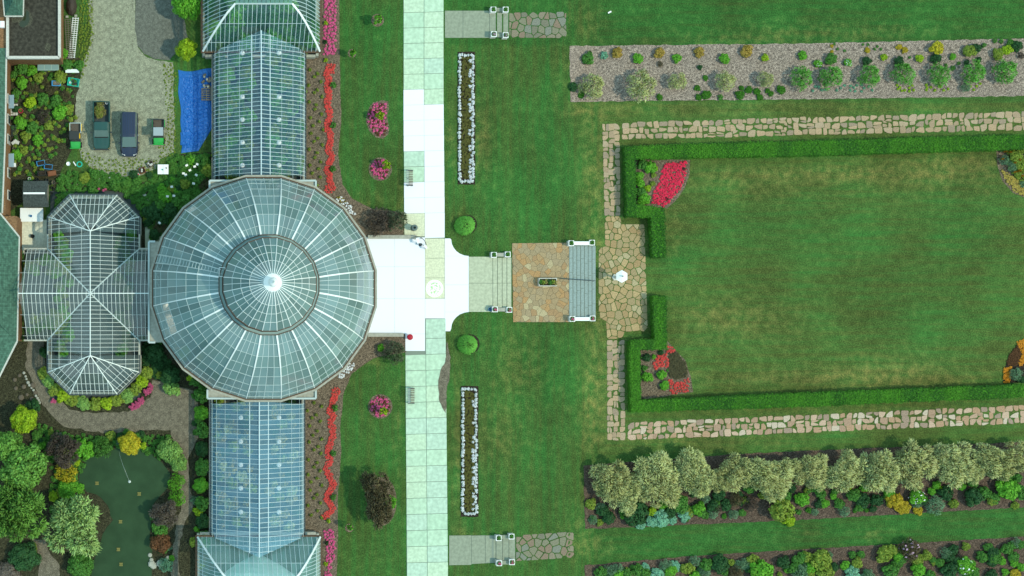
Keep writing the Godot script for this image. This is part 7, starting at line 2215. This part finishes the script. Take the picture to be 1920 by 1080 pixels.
	bpart(t, "body", Vector3.ZERO, Vector3(1.5, 0.3, 0.35), M["grey metal"], 0.05)
	bpart(t, "lip", Vector3(0, 0.302, 0), Vector3(1.55, 0.03, 0.4), M["white metal"], 0)
	# white plant labels in the herb patch
	for e in [[350, 310], [356, 319], [368, 328], [322, 350], [363, 344], [314, 368], [326, 367], [299, 418], [370, 308], [348, 328], [344, 325], [365, 312]]:
		g = Geo.new()
		var q := G(e[0], e[1], 1.0)
		g.box(Transform3D(Basis(Vector3.UP, rf(-0.6, 0.6)) * Basis(Vector3.RIGHT, 0.5), q), Vector3(0.3, 0.02, 0.24))
		t = thing("plant_label", "small white plant label on a stake in the herb patch", "label", Vector3(q.x, 0, q.z), "plant labels in the herb patch")
		wpart(t, "plate", g, M["white paint"])
		g = Geo.new()
		g.tube([Vector3(q.x, 0, q.z), q], 0.015, 0.015, 5)
		wpart(t, "stake", g, M["dark metal"])
	# edging stones
	rng.seed = 5
	var lines := [[Vector2(130, 352), Vector2(152, 340), Vector2(180, 335), Vector2(212, 335), 16, "row of pale edging stones along the weedy grass"], [Vector2(247, 344), Vector2(262, 356), Vector2(272, 368), Vector2(282, 384), 12, "row of edging stones curving into the shaded herb patch"], [Vector2(45, 700), Vector2(55, 720), Vector2(66, 738), Vector2(74, 755), 12, "edging stone of the rocky patch beside the gravel path"], [Vector2(282, 1040), Vector2(284, 1055), Vector2(290, 1062), Vector2(315, 1045), 6, "large grey boulder among the dwarf conifer and reeds at the pond"]]
	for l in lines:
		for i in l[4]:
			var u: float = float(i) / (l[4] - 1) * 3.0
			var k := mini(2, int(u))
			var q: Vector2 = l[k].lerp(l[k + 1], u - k)
			var r := rf(0.1, 0.2) * (2.2 if l[4] == 6 else 1.0)
			g = Geo.new()
			g.lathe([Vector2(r, 0), Vector2(r * 1.05, r * 0.4), Vector2(r * 0.7, r * 0.8), Vector2(0, r * 0.9)], Vector3.ZERO, 7, false)
			var o := MeshInstance3D.new()
			o.name = numbered("edging_stone" if l[4] != 6 else "pond_boulder")
			o.mesh = g.mesh()
			o.material_override = M["beige stone"]
			o.position = G(q.x + rf(-1, 1), q.y + rf(-1, 1), 0.03)
			o.rotation.y = rf(0, 6)
			add_child(o)
			tag(o, l[5], "stone", l[5])
	for e in [[37, 704], [30, 728], [51, 740], [60, 748], [45, 725], [66, 736], [40, 745], [55, 760], [28, 712], [62, 722]]:
		var r := rf(0.18, 0.36)
		g = Geo.new()
		g.lathe([Vector2(r, 0), Vector2(r * 1.05, r * 0.5), Vector2(r * 0.6, r * 0.9), Vector2(0, r)], Vector3.ZERO, 7, false)
		var o := MeshInstance3D.new()
		o.name = numbered("garden_rock")
		o.mesh = g.mesh()
		o.material_override = mat("brown rock", lin(0.24, 0.2, 0.15), 0.95, "rough", 0.8) if e[0] > 2 else M["beige stone"]
		o.position = G(e[0], e[1], 0.0)
		o.rotation.y = rf(0, 6)
		add_child(o)
		tag(o, "rough rock in the bare patch at the foot of the brick building", "rock", "rocks in the bare patch")
	# pond details
	for e in [[182, 906], [261, 926], [226, 978], [222, 1030], [227, 1058]]:
		t = thing("lily_basket", "yellowish water-plant basket standing in the pond", "basket", G(e[0], e[1], 0.02), "baskets in the pond")
		for x in [-0.12, 0.0, 0.12]: bpart(t, "slat", Vector3(x, 0, 0), Vector3(0.07, 0.09, 0.36), mat("basket", lin(0.24, 0.22, 0.07), 0.8), 0)
		for z in [-0.15, 0.15]: bpart(t, "rim", Vector3(0, 0.05, z), Vector3(0.42, 0.06, 0.05), M["basket"], 0)
	t = thing("fountain_jet", "thin arching jet of water in the pond", "fountain", G(243, 903, 0.035))
	g = Geo.new()
	var jp := []
	for i in 12:
		var u := i / 11.0
		jp.append(G(223 + 20 * u, 846 + 57 * pow(u, 0.8), 0.04 + 1.6 * u * (1 - u) * 2.0))
	g.tube(jp, 0.015, 0.03, 6)
	wpart(t, "jet", g, glass("spray", lin(0.7, 0.8, 0.8), 0.14, 0.2))
	g = Geo.new()
	g.lathe([Vector2(0.16, 0.0), Vector2(0.1, 0.05), Vector2(0.0, 0.09)], G(243, 903, 0.036), 12)
	wpart(t, "splash", g, glass("splash water", lin(0.75, 0.85, 0.85), 0.6, 0.2))

func _ready() -> void:
	var cam := Camera3D.new()
	cam.name = "Camera"
	cam.near = 1.0
	cam.far = 4000.0
	cam.projection = Camera3D.PROJECTION_FRUSTUM
	cam.size = 1080.0 * SC / HC
	cam.frustum_offset = Vector2((960.0 - NX) * SC / HC, (NY - 540.0) * SC / HC)
	add_child(cam)
	cam.position = Vector3(0, HC, 0)
	cam.rotation = Vector3(-PI / 2, 0, 0)
	var we := WorldEnvironment.new()
	var env := Environment.new()
	env.background_mode = Environment.BG_SKY
	var sky := Sky.new()
	var sm := ProceduralSkyMaterial.new()
	sm.sky_top_color = Color(0.52, 0.67, 0.72)
	sm.sky_horizon_color = Color(0.8, 0.87, 0.87)
	sm.sky_curve = 0.2
	sm.ground_bottom_color = Color(0.25, 0.3, 0.22)
	sm.ground_horizon_color = Color(0.6, 0.66, 0.65)
	sm.sun_angle_max = 20.0
	sky.sky_material = sm
	env.sky = sky
	env.tonemap_mode = Environment.TONE_MAPPER_LINEAR
	env.tonemap_exposure = 1.0
	env.background_energy_multiplier = 2.15
	env.sdfgi_enabled = true
	env.ssao_enabled = true
	env.ssil_enabled = true
	we.environment = env
	add_child(we)
	var sun := DirectionalLight3D.new()
	sun.name = "Sun"
	sun.light_energy = 0.9
	sun.light_color = Color(1.0, 0.96, 0.84)
	sun.light_angular_distance = 1.0
	sun.shadow_enabled = true
	add_child(sun)
	sun.look_at_from_position(Vector3.ZERO, Vector3(-0.59, -0.79, -0.17), Vector3.UP)
	rng.seed = 1
	make_textures()
	make_materials()
	leafmat("leaf sage", lin(0.13, 0.17, 0.1), 0.1)
	leafmat("leaf plum", lin(0.2, 0.16, 0.15), 0.1)
	leafmat("leaf fresh", lin(0.3, 0.52, 0.14))
	make_crowns()
	rng.seed = 2
	build_ground()
	print("ground ", Time.get_ticks_msec())
	build_glasshouses()
	print("glass ", Time.get_ticks_msec())
	build_brick()
	build_hedges()
	rng.seed = 3
	mat("pot blue", lin(0.12, 0.28, 0.42), 0.4)
	build_central()
	build_flower_beds()
	build_vehicles()
	build_yard()
	rng.seed = 4
	build_plants()
	print("done ", Time.get_ticks_msec(), " things ", get_child_count())
